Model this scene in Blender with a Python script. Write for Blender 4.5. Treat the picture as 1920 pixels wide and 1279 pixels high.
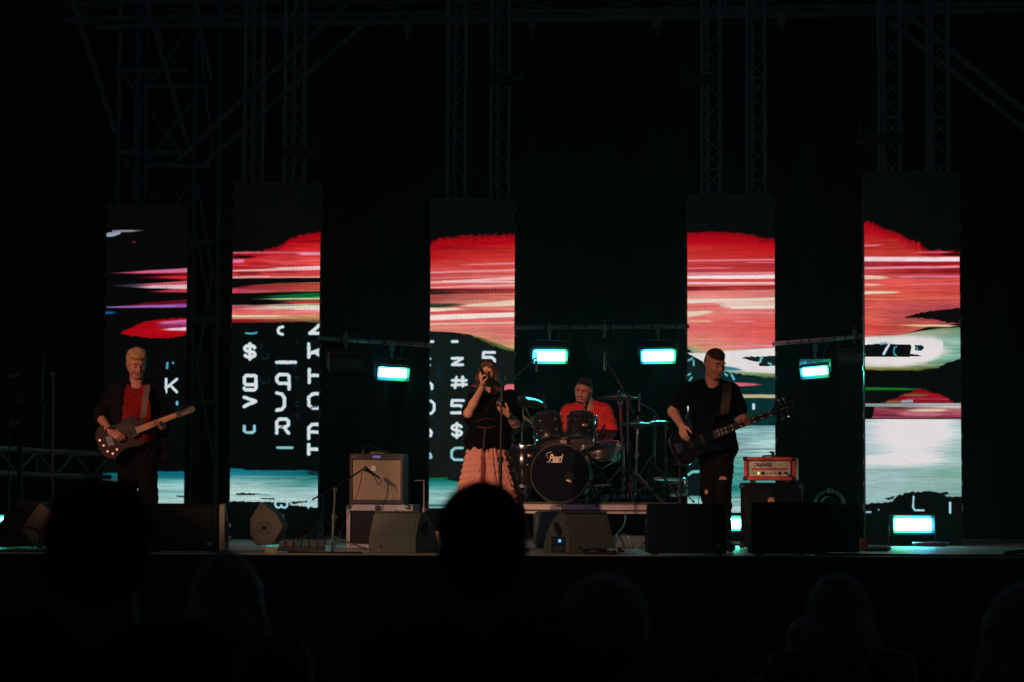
import bpy, math, random
import numpy as np
from mathutils import Vector, Matrix, Euler
random.seed(7); rng = np.random.RandomState(5)
R = math.radians
for o in list(bpy.data.objects): bpy.data.objects.remove(o)
scene = bpy.context.scene
COL = scene.collection

# ---------------------------------------------------------------- camera
FZ = 1.2                                     # stage floor height
CAMZ = FZ + 0.383
LENS = 85.0
FPX = LENS / 36.0 * 1920
cam_d = bpy.data.cameras.new('camera'); cam = bpy.data.objects.new('camera', cam_d); COL.objects.link(cam)
cam_d.lens = LENS; cam_d.sensor_width = 36; cam_d.sensor_fit = 'HORIZONTAL'
cam_d.clip_start = 0.1; cam_d.clip_end = 500
CM = Matrix.Rotation(R(90) + math.atan(310.5 / FPX), 3, 'X') @ Matrix.Rotation(R(0.25), 3, 'Z')
cam.matrix_world = Matrix.Translation((0, 0, CAMZ)) @ CM.to_4x4()
cam_d.dof.use_dof = True; cam_d.dof.focus_distance = 23.0; cam_d.dof.aperture_fstop = 4.0
scene.camera = cam
def P(px, py, Y):
    "world point at depth Y that the photograph shows at pixel px, py"
    d = CM @ Vector((px - 960, 639.5 - py, -FPX)); return Vector((0, 0, CAMZ)) + d * (Y / d.y)
def F(px, Y, z=FZ):
    "point at height z, depth Y, column px"
    p = P(px, 1000, Y); return Vector((p.x, Y, z))

# ---------------------------------------------------------------- world, lamps, exposure
w = bpy.data.worlds.new("World"); scene.world = w; w.use_nodes = True
bg = w.node_tree.nodes['Background']; bg.inputs[0].default_value = (0.55, 0.75, 1.0, 1); bg.inputs[1].default_value = 0.013
scene.view_settings.view_transform = 'Standard'; scene.view_settings.look = 'None'
scene.view_settings.exposure = 0; scene.view_settings.gamma = 1
def spot(name, loc, target, energy, col, size_deg, blend=0.5, rad=0.12):
    l = bpy.data.lights.new(name, 'SPOT'); l.energy = energy; l.color = col; l.spot_size = R(size_deg); l.spot_blend = blend; l.shadow_soft_size = rad
    o = bpy.data.objects.new(name, l); COL.objects.link(o); o.location = loc
    o.rotation_euler = (Vector(target) - Vector(loc)).to_track_quat('-Z', 'Y').to_euler(); return o
# the front-of-house lamps that light faces, amplifiers and floor wedges
KEY = 4600
for nm_, tx, ty, tz, e, cone, col in [('front_spot_guitarist', 255, 21.0, 1.15, .95, 9.5, (1, .40, .27)), ('front_spot_amplifier', 700, 21.5, .70, .75, 9.5, (1, .57, .34)), ('front_spot_singer', 915, 21.3, 1.05, 1.0, 8.5, (1, .42, .27)),
                                 ('front_spot_drums', 1100, 24.5, 1.50, 1.05, 5.6, (1, .38, .25)), ('front_spot_bassist', 1335, 21.0, 1.15, .6, 8.5, (1, .42, .27)), 
                                 ('front_spot_wedges', 900, 19.9, .30, .45, 15.0, (1, .66, .42)), ('front_spot_side_wedges', 300, 20.0, .30, .12, 16.0, (1, .6, .4))]:
    spot(nm_, (P(tx, 900, ty).x - 6.6, 7.5, FZ + 4.4), (P(tx, 900, ty).x, ty, FZ + tz), KEY * e, col, cone, 0.5, 0.1)
spot('front_spot_bass_amplifier', (P(1450, 900, 22).x + 1.0, 9.0, FZ + 1.75), (P(1445, 900, 22.4).x, 22.4, FZ + .60), 1700, (1, .60, .42), 3.3, 0.35, 0.06)
spot('front_spot_violet', (1.0, 9.0, 5.0), (P(1100, 900, 23).x, 23.0, FZ + .3), 230, (0.55, 0.35, 1.0), 5, 0.6)
spot('front_spot_violet_amplifier', (1.0, 9.0, 5.0), (P(700, 900, 22).x, 22.0, FZ + .40), 480, (0.6, 0.35, 1.0), 3.0, 0.6)

# ---------------------------------------------------------------- materials
MATS = {}
def mat(name, base, rough=0.6, metal=0.0, var=0.15, scale=12.0, bump=0.0, bscale=60.0, emit=None, estr=0.0, coat=0.0, spec=0.5):
    if name in MATS: return MATS[name]
    m = bpy.data.materials.new(name); m.use_nodes = True; nt = m.node_tree; n = nt.nodes; L = nt.links
    b = n['Principled BSDF']; b.inputs['Roughness'].default_value = rough; b.inputs['Metallic'].default_value = metal
    b.inputs['Specular IOR Level'].default_value = spec
    if coat: b.inputs['Coat Weight'].default_value = coat; b.inputs['Coat Roughness'].default_value = 0.08
    tc = n.new('ShaderNodeTexCoord'); nz = n.new('ShaderNodeTexNoise'); nz.inputs['Scale'].default_value = scale; nz.inputs['Detail'].default_value = 5
    L.new(tc.outputs['Object'], nz.inputs['Vector'])
    mx = n.new('ShaderNodeMix'); mx.data_type = 'RGBA'
    c = Vector(base)
    mx.inputs['A'].default_value = (*(c * (1 - var)), 1); mx.inputs['B'].default_value = (*(c * (1 + var)), 1)
    L.new(nz.outputs['Fac'], mx.inputs['Factor']); L.new(mx.outputs['Result'], b.inputs['Base Color'])
    if bump:
        n2 = n.new('ShaderNodeTexNoise'); n2.inputs['Scale'].default_value = bscale; n2.inputs['Detail'].default_value = 4
        L.new(tc.outputs['Object'], n2.inputs['Vector']); bp = n.new('ShaderNodeBump'); bp.inputs['Strength'].default_value = bump; bp.inputs['Distance'].default_value = 0.01
        L.new(n2.outputs['Fac'], bp.inputs['Height']); L.new(bp.outputs['Normal'], b.inputs['Normal'])
    if emit: b.inputs['Emission Color'].default_value = (*emit, 1); b.inputs['Emission Strength'].default_value = estr
    MATS[name] = m; return m
BLACK = mat('black_paint', (0.010, 0.010, 0.011), 0.5, bump=0.1, spec=.3)
BLACKCLOTH = mat('black_drape', (0.0018, 0.002, 0.002), 0.95, bump=0.3, bscale=200, spec=0.0)
ALU = mat('truss_aluminium', (0.26, 0.27, 0.29), 0.4, 0.35, 0.1)
STEEL = mat('galvanised_steel', (0.2, 0.21, 0.23), 0.45, 0.35, 0.25)
CHROME = mat('chrome', (0.75, 0.75, 0.76), 0.12, 1.0, 0.04)
DECK = mat('stage_plywood', (0.36, 0.355, 0.335), 0.5, 0, 0.3, 3.0, 0.15, 30)
GROUND = mat('dark_ground', (0.02, 0.02, 0.02), 0.9, 0, 0.3, 1.5, 0.3, 20)
TOLEX = mat('amp_vinyl', (0.02, 0.02, 0.02), 0.6, bump=0.3, bscale=300)
WEDGEP = mat('textured_speaker_paint', (0.10, 0.094, 0.082), 0.65, 0, 0.15, 90, 0.5, 160)
WEDGED = mat('textured_speaker_paint_dark', (0.05, 0.045, 0.04), 0.7, 0, 0.15, 90, 0.5, 160)
WEDGEB = mat('black_speaker_paint', (0.006, 0.006, 0.0065), 0.7, 0, 0.15, 60, 0.3, 160, spec=.15)
RUBBER = mat('rubber', (0.010, 0.010, 0.010), 0.55)
GRILLE = mat('speaker_grille', (0.009, 0.009, 0.009), 0.6, 0.1, 0.3, 200, 0.5, 300, spec=.1)

# ---------------------------------------------------------------- object helpers
def tag(o, label=None, cat=None, group=None, kind=None):
    if label: o['label'] = label
    if cat: o['category'] = cat
    if group: o['group'] = group
    if kind: o['kind'] = kind
    return o
def thing(name, label, cat, loc, group=None):
    o = bpy.data.objects.new(name, None); COL.objects.link(o); o.location = loc; o.empty_display_size = 0.1
    return tag(o, label, cat, group)
def root_loc(o):
    v = Vector((0, 0, 0))
    while o is not None: v += Vector(o.location); o = o.parent
    return v
def frame(loc, yaw=0.0, pitch=0.0, roll=0.0):
    return Matrix.Translation(loc) @ Matrix.Rotation(R(yaw), 4, 'Z') @ Matrix.Rotation(R(pitch), 4, 'X') @ Matrix.Rotation(R(roll), 4, 'Y')
def perp(d):
    d = d.normalized(); a = Vector((0, 0, 1)) if abs(d.z) < 0.9 else Vector((1, 0, 0))
    u = d.cross(a).normalized(); return u, d.cross(u).normalized()
class MB:
    def __init__(s, M=None): s.v = []; s.f = []; s.M = M or Matrix()
    def add(s, vs, fs):
        k = len(s.v); s.v += [s.M @ Vector(v) for v in vs]; s.f += [tuple(i + k for i in f) for f in fs]; return s
    def box(s, c, d, rot=None):
        c = Vector(c); x, y, z = [q / 2 for q in d]; rm = rot or Matrix.Identity(3)
        vs = [c + rm @ Vector((a * x, b * y, e * z)) for a in (-1, 1) for b in (-1, 1) for e in (-1, 1)]
        return s.add(vs, [(0, 1, 3, 2), (4, 6, 7, 5), (0, 4, 5, 1), (2, 3, 7, 6), (0, 2, 6, 4), (1, 5, 7, 3)])
    def cyl(s, a, b, r, r2=None, n=12, cap=True):
        a = Vector(a); b = Vector(b); r2 = r if r2 is None else r2; u, w_ = perp(b - a)
        vs = [a + (u * math.cos(t) + w_ * math.sin(t)) * r for t in [2 * math.pi * i / n for i in range(n)]]
        vs += [b + (u * math.cos(t) + w_ * math.sin(t)) * r2 for t in [2 * math.pi * i / n for i in range(n)]]
        fs = [(i, (i + 1) % n, n + (i + 1) % n, n + i) for i in range(n)]
        if cap: fs += [tuple(range(n))[::-1], tuple(range(n, 2 * n))]
        return s.add(vs, fs)
    def tube(s, pts, r, n=8):
        pts = [Vector(p) for p in pts]; rings = []
        u, w_ = perp(pts[1] - pts[0])
        for i, p in enumerate(pts):
            t = (pts[min(i + 1, len(pts) - 1)] - pts[max(i - 1, 0)]).normalized()
            u = (u - t * u.dot(t)).normalized(); w_ = t.cross(u)
            rr = r if not callable(r) else r(i / (len(pts) - 1))
            rings.append([p + (u * math.cos(a) + w_ * math.sin(a)) * rr for a in [2 * math.pi * k / n for k in range(n)]])
        vs = [v for g in rings for v in g]; m = len(rings)
        fs = [(j * n + i, j * n + (i + 1) % n, (j + 1) * n + (i + 1) % n, (j + 1) * n + i) for j in range(m - 1) for i in range(n)]
        fs += [tuple(range(n))[::-1], tuple(range((m - 1) * n, m * n))]
        return s.add(vs, fs)
    def lathe(s, prof, c, axis, n=32):
        "prof: list of (radius, height along axis)"
        c = Vector(c); ax = Vector(axis).normalized(); u, w_ = perp(ax); m = len(prof)
        vs = [c + ax * h + (u * math.cos(2 * math.pi * i / n) + w_ * math.sin(2 * math.pi * i / n)) * max(r, 1e-4) for r, h in prof for i in range(n)]
        fs = [(j * n + i, j * n + (i + 1) % n, (j + 1) * n + (i + 1) % n, (j + 1) * n + i) for j in range(m - 1) for i in range(n)]
        return s.add(vs, fs)
    def ring(s, c, axis, R0, r, n=36, k=8, a0=0, a1=360):
        c = Vector(c); u, w_ = perp(Vector(axis)); full = abs(a1 - a0) >= 360
        m = n if full else n + 1
        pts = [c + (u * math.cos(R(a0 + (a1 - a0) * i / n)) + w_ * math.sin(R(a0 + (a1 - a0) * i / n))) * R0 for i in range(m + (1 if full else 0))]
        return s.tube(pts, r, k)
    def ball(s, c, r, n=14, m=9, rot=None):
        c = Vector(c); rx, ry, rz = (r, r, r) if not hasattr(r, '__len__') else r; rm = rot or Matrix.Identity(3)
        vs = [c + rm @ Vector((rx * math.sin(math.pi * j / m) * math.cos(2 * math.pi * i / n), ry * math.sin(math.pi * j / m) * math.sin(2 * math.pi * i / n), rz * math.cos(math.pi * j / m))) for j in range(m + 1) for i in range(n)]
        fs = [(j * n + i, (j + 1) * n + i, (j + 1) * n + (i + 1) % n, j * n + (i + 1) % n) for j in range(m) for i in range(n)]
        return s.add(vs, fs)
    def prism(s, poly, o, u, v, d):
        "poly of (a,b) in the plane o + a*u + b*v, extruded along vector d"
        o = Vector(o); u = Vector(u); v = Vector(v); d = Vector(d); n = len(poly)
        a = [o + u * x + v * y for x, y in poly]; vs = a + [p + d for p in a]
        return s.add(vs, [tuple(range(n)), tuple(range(n, 2 * n))[::-1]] + [(i, n + i, n + (i + 1) % n, (i + 1) % n) for i in range(n)])
    def ribbon(s, pts, wv, th=0.003):
        pts = [Vector(p) for p in pts]; wv = [Vector(q) for q in wv] if hasattr(wv[0], '__len__') else [Vector(wv)] * len(pts)
        vs = []
        for i, p in enumerate(pts):
            t = (pts[min(i + 1, len(pts) - 1)] - pts[max(i - 1, 0)]).normalized(); q = wv[i]; nn = t.cross(q).normalized() * th
            vs += [p - q / 2 - nn, p + q / 2 - nn, p + q / 2 + nn, p - q / 2 + nn]
        fs = [(4 * j + i, 4 * j + (i + 1) % 4, 4 * j + 4 + (i + 1) % 4, 4 * j + 4 + i) for j in range(len(pts) - 1) for i in range(4)]
        k = 4 * (len(pts) - 1); return s.add(vs, fs + [(0, 1, 2, 3), (k + 3, k + 2, k + 1, k)])
    def build(s, name, m, parent=None, smooth=False, bevel=0, seg=2, origin=None):
        o0 = root_loc(parent) if parent else Vector(origin or (0, 0, 0))
        me = bpy.data.meshes.new(name); me.from_pydata([v - o0 for v in s.v], [], s.f); me.validate(); me.update()
        import bmesh
        bm = bmesh.new(); bm.from_mesh(me); bmesh.ops.recalc_face_normals(bm, faces=bm.faces); bm.to_mesh(me); bm.free()
        o = bpy.data.objects.new(name, me); COL.objects.link(o); (me.materials.append(m) if m else None)
        if parent: o.parent = parent
        else: o.location = o0
        if smooth:
            me.polygons.foreach_set('use_smooth', [True] * len(me.polygons))
            me.set_sharp_from_angle(angle=R(40))
        if bevel:
            b = o.modifiers.new('bevel', 'BEVEL'); b.width = bevel; b.segments = seg; b.limit_method = 'ANGLE'
        return o
def copy_tree(o, parent=None):
    c = o.copy(); COL.objects.link(c)
    if parent: c.parent = parent
    for ch in [q for q in bpy.data.objects if q.parent == o]: copy_tree(ch, c)
    return c
def spline(pts, n=6, closed=False):
    pts = [Vector(p) for p in pts]; N = len(pts); out = []
    for i in range(N if closed else N - 1):
        g = (lambda k: pts[k % N]) if closed else (lambda k: pts[min(max(k, 0), N - 1)])
        p0, p1, p2, p3 = g(i - 1), g(i), g(i + 1), g(i + 2)
        for j in range(n):
            t = j / n; out.append(0.5 * ((2 * p1) + (p2 - p0) * t + (2 * p0 - 5 * p1 + 4 * p2 - p3) * t * t + (3 * p1 - p0 - 3 * p2 + p3) * t ** 3))
    if not closed: out.append(pts[-1])
    return out
def text_mesh(name, body, size, m, parent, M, shear=0, extrude=0.0015, offset=0.0, space=1.0, width=None):
    cu = bpy.data.curves.new(name, 'FONT'); cu.body = body; cu.size = size; cu.shear = shear; cu.extrude = extrude; cu.offset = offset
    cu.align_x = 'CENTER'; cu.align_y = 'CENTER'; cu.space_character = space; cu.resolution_u = 4
    t = bpy.data.objects.new(name, cu); me = bpy.data.meshes.new_from_object(t)
    bpy.data.objects.remove(t)
    xs = [v.co.x for v in me.vertices]
    k = width / (max(xs) - min(xs)) if width else 1
    o0 = root_loc(parent)
    for v in me.vertices: v.co = (M @ Vector((v.co.x * k, 0 - v.co.z, v.co.y))) - o0
    me.materials.clear(); me.materials.append(m)
    o = bpy.data.objects.new(name, me); COL.objects.link(o); o.parent = parent; return o

# ---------------------------------------------------------------- implicit-surface modelling for bodies and cloth
class SDF:
    def __init__(s, h=0.006): s.p = []; s.h = h
    def cap(s, a, b, ra, rb=None, k=0.02, sub=False): s.p.append(('c', Vector(a), Vector(b), ra, ra if rb is None else rb, k, sub)); return s
    def ell(s, c, r, rot=None, k=0.02, sub=False):
        s.p.append(('e', Vector(c), Vector(r), rot or Matrix.Identity(3), 0, k, sub)); return s
    def chain(s, pts, rs, k=0.02):
        for i in range(len(pts) - 1): s.cap(pts[i], pts[i + 1], rs[i], rs[i + 1], k)
        return s
    def mesh(s, name, m, parent, wrinkle=0.0, wfreq=30.0, clip=None):
        h = s.h; lo = np.full(3, 1e9); hi = -lo
        for q in s.p:
            if q[6]: continue
            if q[0] == 'c': pts = [(q[1], q[3]), (q[2], q[4])]
            else: pts = [(q[1], max(q[2]))]
            for c, r in pts: lo = np.minimum(lo, np.array(c) - r); hi = np.maximum(hi, np.array(c) + r)
        lo -= 4 * h + wrinkle + 0.02; hi += 4 * h + wrinkle + 0.02
        n = np.ceil((hi - lo) / h).astype(int) + 1
        ax = [(lo[i] + h * np.arange(n[i])).astype(np.float32) for i in range(3)]
        D = np.full(n, 0.2, np.float32)
        for q in s.p:
            k = max(q[5], 1e-4)
            if q[0] == 'c':
                a, b = np.array(q[1]), np.array(q[2]); pad = k + 0.03
                l = np.minimum(a - q[3], b - q[4]) - pad; u = np.maximum(a + q[3], b + q[4]) + pad
            else:
                c = np.array(q[1]); pad = max(q[2]) + k + 0.03; l = c - pad; u = c + pad
            i0 = np.clip(np.floor((l - lo) / h).astype(int), 0, n); i1 = np.clip(np.ceil((u - lo) / h).astype(int) + 1, 0, n)
            if (i1 <= i0).any(): continue
            X = ax[0][i0[0]:i1[0], None, None]; Y = ax[1][None, i0[1]:i1[1], None]; Z = ax[2][None, None, i0[2]:i1[2]]
            if q[0] == 'c':
                ba = b - a; bb = float(ba @ ba) + 1e-12
                t = np.clip(((X - a[0]) * ba[0] + (Y - a[1]) * ba[1] + (Z - a[2]) * ba[2]) / bb, 0, 1)
                d = np.sqrt((X - a[0] - t * ba[0]) ** 2 + (Y - a[1] - t * ba[1]) ** 2 + (Z - a[2] - t * ba[2]) ** 2) - (q[3] + (q[4] - q[3]) * t)
            else:
                rt = np.array(q[3].transposed()); x, y, z = X - c[0], Y - c[1], Z - c[2]
                r = np.array(q[2]); L = [(rt[i, 0] * x + rt[i, 1] * y + rt[i, 2] * z) for i in range(3)]
                k0 = np.sqrt(sum((L[i] / r[i]) ** 2 for i in range(3))); k1 = np.sqrt(sum((L[i] / r[i] ** 2) ** 2 for i in range(3))) + 1e-6
                d = k0 * (k0 - 1) / k1
            sl = D[i0[0]:i1[0], i0[1]:i1[1], i0[2]:i1[2]]
            if q[6]:
                e = -d; hh = np.maximum(k - np.abs(sl - e), 0) / k; sl[...] = np.maximum(sl, e) + hh * hh * k * 0.25
            else:
                hh = np.maximum(k - np.abs(sl - d), 0) / k; sl[...] = np.minimum(sl, d) - hh * hh * k * 0.25
        if wrinkle:
            X = ax[0][:, None, None]; Y = ax[1][None, :, None]; Z = ax[2][None, None, :]
            w1 = np.sin(wfreq * (X * 0.7 + Z * 0.9 + 0.05 * np.sin(21 * Y + 13 * Z)) + 2 * np.sin(9 * Z)) * np.sin(wfreq * 0.6 * (Z * 0.8 - X * 0.9 + Y) + 3 * np.sin(7 * X))
            D = D + wrinkle * w1 + 0.4 * wrinkle * np.sin(wfreq * 2.3 * (Z + 0.4 * X + 0.5 * Y) + 2 * np.sin(17 * X))
        if clip is not None: D = clip(D, ax)
        ins = D < 0; c8 = [(a, b, c) for a in (0, 1) for b in (0, 1) for c in (0, 1)]
        def sh(A, o): return A[o[0]:A.shape[0] - 1 + o[0], o[1]:A.shape[1] - 1 + o[1], o[2]:A.shape[2] - 1 + o[2]]
        cnt = sum(sh(ins, o).astype(np.int8) for o in c8); cells = np.argwhere((cnt > 0) & (cnt < 8))
        acc = np.zeros((len(cells), 3), np.float64); num = np.zeros(len(cells))
        for o in c8:
            for axn in range(3):
                if o[axn]: continue
                o2 = list(o); o2[axn] = 1
                A = D[cells[:, 0] + o[0], cells[:, 1] + o[1], cells[:, 2] + o[2]]; B = D[cells[:, 0] + o2[0], cells[:, 1] + o2[1], cells[:, 2] + o2[2]]
                mk = (A < 0) != (B < 0); t = np.where(mk, A / np.where(mk, A - B, 1), 0)
                pos = np.tile(np.array(o, float), (len(cells), 1)); pos[:, axn] = t
                acc[mk] += pos[mk]; num[mk] += 1
        V = (cells + acc / num[:, None]) * h + lo
        idx = np.full(D.shape, -1, np.int64); idx[cells[:, 0], cells[:, 1], cells[:, 2]] = np.arange(len(cells))
        faces = []
        for axn in range(3):
            o2 = [0, 0, 0]; o2[axn] = 1
            A = ins[:ins.shape[0] - o2[0], :ins.shape[1] - o2[1], :ins.shape[2] - o2[2]]; B = ins[o2[0]:, o2[1]:, o2[2]:]
            e = np.argwhere(A != B); b_, c_ = [(1, 2), (2, 0), (0, 1)][axn]
            e = e[(e[:, b_] > 0) & (e[:, c_] > 0)]; s0 = A[e[:, 0], e[:, 1], e[:, 2]]
            def I(db, dc):
                q = e.copy(); q[:, b_] -= db; q[:, c_] -= dc; return idx[q[:, 0], q[:, 1], q[:, 2]]
            Q = np.stack([I(1, 1), I(0, 1), I(0, 0), I(1, 0)], 1); Q[~s0] = Q[~s0][:, ::-1]
            faces.append(Q[(Q >= 0).all(1)])
        Q = np.concatenate(faces); o0 = np.array(root_loc(parent)); me = bpy.data.meshes.new(name)
        me.vertices.add(len(V)); me.vertices.foreach_set('co', (V - o0).astype(np.float32).ravel())
        me.loops.add(Q.size); me.loops.foreach_set('vertex_index', Q.astype(np.int32).ravel())
        me.polygons.add(len(Q)); me.polygons.foreach_set('loop_start', (np.arange(len(Q)) * 4).astype(np.int32))
        me.update(calc_edges=True); me.validate()
        me.polygons.foreach_set('use_smooth', [True] * len(me.polygons))
        ob = bpy.data.objects.new(name, me); COL.objects.link(ob); ob.parent = parent; me.materials.append(m); return ob

# ================================================================ THE SETTING
def gx(px, Y): return P(px, 900, Y).x
def struct(o): return tag(o, kind='structure')
struct(MB().box((0, 20, -0.05), (60, 60, 0.1)).build('ground', GROUND))
FRONT_Y = 19.3
struct(MB().box((0, FRONT_Y + 6.5, FZ - 0.006), (26, 13, 0.012)).build('stage_floor', DECK))
LIPM = mat('stage_edge_trim', (0.03, 0.03, 0.03), 0.4, 0.2, 0.3, 8)
struct(MB().box((0, FRONT_Y - 0.013, FZ - 0.007), (26, 0.022, 0.008)).build('stage_edge', LIPM))
# pleated skirt below the stage front, pleated curtain behind the stage, black roof above
def pleats(x0, x1, y, z0, z1, amp, wl, name, m, nz=8):
    n = int((x1 - x0) / wl * 8); vs = []; fs = []
    for j in range(nz + 1):
        z = z0 + (z1 - z0) * j / nz
        for i in range(n + 1):
            x = x0 + (x1 - x0) * i / n
            vs.append((x + 0.02 * math.sin(j + x), y + amp * math.sin(x / wl * 6.283 + 0.7 * math.sin(x * 1.3)) * (1 - 0.3 * j / nz) + 0.3 * amp * math.sin(x * 5.1 + j), z))
    for j in range(nz):
        for i in range(n): a = j * (n + 1) + i; fs.append((a, a + 1, a + n + 2, a + n + 1))
    mb = MB().add(vs, fs); mb.add([(v[0], v[1] + 0.02, v[2]) for v in vs], fs)
    return mb.build(name, m, smooth=True)
tag(pleats(-13, 13, FRONT_Y + 0.06, 0.0, FZ - 0.014, 0.02, 0.35, 'stage_skirt', BLACKCLOTH), 'black pleated cloth skirt hanging below the stage edge', 'stage skirt')
tag(pleats(-14, 14, 30.6, FZ, 9.6, 0.07, 0.5, 'backdrop_curtain', BLACKCLOTH, 14), 'huge black curtain closing off the back of the stage', 'curtain')

# ---------------------------------------------------------------- LED screens
CMn = np.array(CM)
def project(X, Y, Z):
    d = np.stack([X, Y, Z - CAMZ], -1) @ CMn
    return 960 - FPX * d[..., 0] / d[..., 2], 639.5 + FPX * d[..., 1] / d[..., 2]
def lin(c):
    c = np.array(c, float) / 255; return np.where(c <= 0.04045, c / 12.92, ((c + 0.055) / 1.055) ** 2.4)
def hsh(a, b, s):
    v = np.sin(a * 127.1 + b * 311.7 + s * 74.7) * 43758.5453; return v - np.floor(v)
def vn(x, y, s=0):
    i = np.floor(x); j = np.floor(y); fx = x - i; fy = y - j; fx = fx * fx * (3 - 2 * fx); fy = fy * fy * (3 - 2 * fy)
    return (hsh(i, j, s) * (1 - fx) + hsh(i + 1, j, s) * fx) * (1 - fy) + (hsh(i, j + 1, s) * (1 - fx) + hsh(i + 1, j + 1, s) * fx) * fy
def ss(a, b, x): t = np.clip((x - a) / (b - a), 0, 1); return t * t * (3 - 2 * t)
W_ = (232, 226, 226)
class Paint:
    def __init__(s, x, y, x0, x1): s.x = x; s.y = y; s.x0 = x0; s.x1 = x1; s.t = (x - x0) / (x1 - x0); s.C = np.tile(lin((5, 6, 6)), x.shape + (1,)); s.seed = x0
    def over(s, col, a): a = np.clip(a, 0, 1)[..., None]; s.C = s.C * (1 - a) + (lin(col) if not isinstance(col, np.ndarray) else col) * a
    def jag(s, k=4, amp=3, q=2.2, sd=0): return (vn(np.floor(s.x / q) * q / k, np.zeros_like(s.x), s.seed + sd) - 0.5) * 2 * amp + (hsh(np.floor(s.x / 1.6), np.floor(s.y / 1.6), s.seed + sd) - 0.5) * 1.2
    def curve(s, pts): return np.interp(s.x, [p[0] for p in pts], [p[1] for p in pts])
    def grad(s, top, bot, rows, soft=0.8, jt=0, jb=0, streak=0.12, alpha=1, edge=0):
        T = s.curve(top) + (s.jag(amp=jt) if jt else 0); B = s.curve(bot) + (s.jag(amp=jb, sd=3) if jb else 0)
        ys = [r[0] for r in rows]; L = np.stack([np.interp(s.y, ys, [lin(r[1])[c] for r in rows]) for c in range(3)], -1)
        Rr = np.stack([np.interp(s.y, ys, [lin(r[2] if len(r) > 2 else r[1])[c] for r in rows]) for c in range(3)], -1)
        t = np.clip(s.t + (vn(s.x / 30, s.y / 3, s.seed + 9) - 0.5) * 0.5, 0, 1)[..., None]; col = L * (1 - t) + Rr * t
        streak = streak * 1.35; col = col * (1 + streak * 2 * (vn(s.x / 60, s.y / 1.7, s.seed + 5) - 0.5) + streak * (vn(s.x / 14, s.y / 1.2, s.seed + 6) - 0.5))[..., None]
        if edge:
            dd = s.y - T + (hsh(np.floor(s.x / 5), np.floor(s.y / 3.2), s.seed) - .5) * edge * .5; k1 = (dd < edge * .55)[..., None]; k2 = (dd < edge * 1.25)[..., None]
            col = np.where(k1, lin((138, 2, 16)) * .85 + col * .12, np.where(k2, lin((190, 6, 24)) * .7 + col * .25, col))
        s.over(col, ss(-soft, soft, s.y - T) * ss(-soft, soft, B - s.y) * alpha)
    def st(s, yl, yr, h, col, x0=None, x1=None, a=1.0, h2=None, soft=2.1, tl=0, tr=0, rag=0.6):
        x0 = s.x0 if x0 is None else x0; x1 = s.x1 if x1 is None else x1
        u = np.clip((s.x - x0) / (x1 - x0), 0, 1); c = yl + (yr - yl) * u; hh = h + ((h if h2 is None else h2) - h) * u
        c = c + (vn(s.x / 25, s.y * 0 + yl, s.seed) - 0.5) * rag
        m = np.ones_like(u)
        if tl: m = m * ss(0, tl, u)
        if tr: m = m * ss(0, tr, 1 - u)
        m = m * (((s.x >= x0) | (x0 <= s.x0 + 1)) & ((s.x <= x1) | (x1 >= s.x1 - 1))); hh = hh * (0.25 + 0.75 * m)
        s.over(col, a * m * np.clip((hh - np.abs(s.y - c)) / soft + 0.5, 0, 1) * (0.8 + 0.4 * vn(s.x / 12, s.y / 1.3, s.seed + 2)))
    def poly(s, pts, col, a=1, rag=0.8):
        x = s.x + (vn(s.x / 3, s.y / 1.5, 4) - .5) * rag * 3; y = s.y + (vn(s.x / 3, s.y / 2, 8) - .5) * rag; ins = np.zeros(x.shape, bool); n = len(pts)
        for i in range(n):
            (ax, ay), (bx, by) = pts[i], pts[(i + 1) % n]
            if ay != by: ins ^= ((ay > y) != (by > y)) & (x < (bx - ax) * (y - ay) / (by - ay) + ax)
        s.over(col, ins * a)
    def tiles(s, y0, y1, a=0.25, step=7.2):
        f = ((s.x - s.x0) / step) % 1; g = ((s.y - y0) / 6.4) % 1
        m = np.maximum((f < 0.16) * 1.0, (g < 0.14) * 0.6) * ss(y0 - 1, y0 + 2, s.y) * ss(y1 + 1, y1 - 2, s.y); s.C = s.C * (1 - .6 * a * m * (.3 + 1.1 * vn(s.x / 15, s.y / 5, 11)))[..., None]
    def strokes(s, polys, w=3.3, col=W_, edge=(90, 190, 210)):
        d = np.full(s.x.shape, 1e3)
        for pl in polys:
            for (ax, ay), (bx, by) in zip(pl[:-1], pl[1:]):
                vx, vy = bx - ax, by - ay; t = np.clip(((s.x - ax) * vx + (s.y - ay) * vy) / (vx * vx + vy * vy + 1e-9), 0, 1)
                d = np.minimum(d, np.hypot(s.x - ax - t * vx, s.y - ay - t * vy))
        wv = w * (0.85 + 0.3 * vn(s.x / 4, s.y / 4, 2))
        s.over(edge, ss(wv + 1.2, wv, d) * 0.8); s.over(col, ss(wv + 0.1, wv - 0.8, d))
def arc(cx, cy, rx, ry, a0, a1, n=10): return [(cx + rx * math.cos(R(a0 + (a1 - a0) * i / n)), cy - ry * math.sin(R(a0 + (a1 - a0) * i / n))) for i in range(n + 1)]
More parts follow.
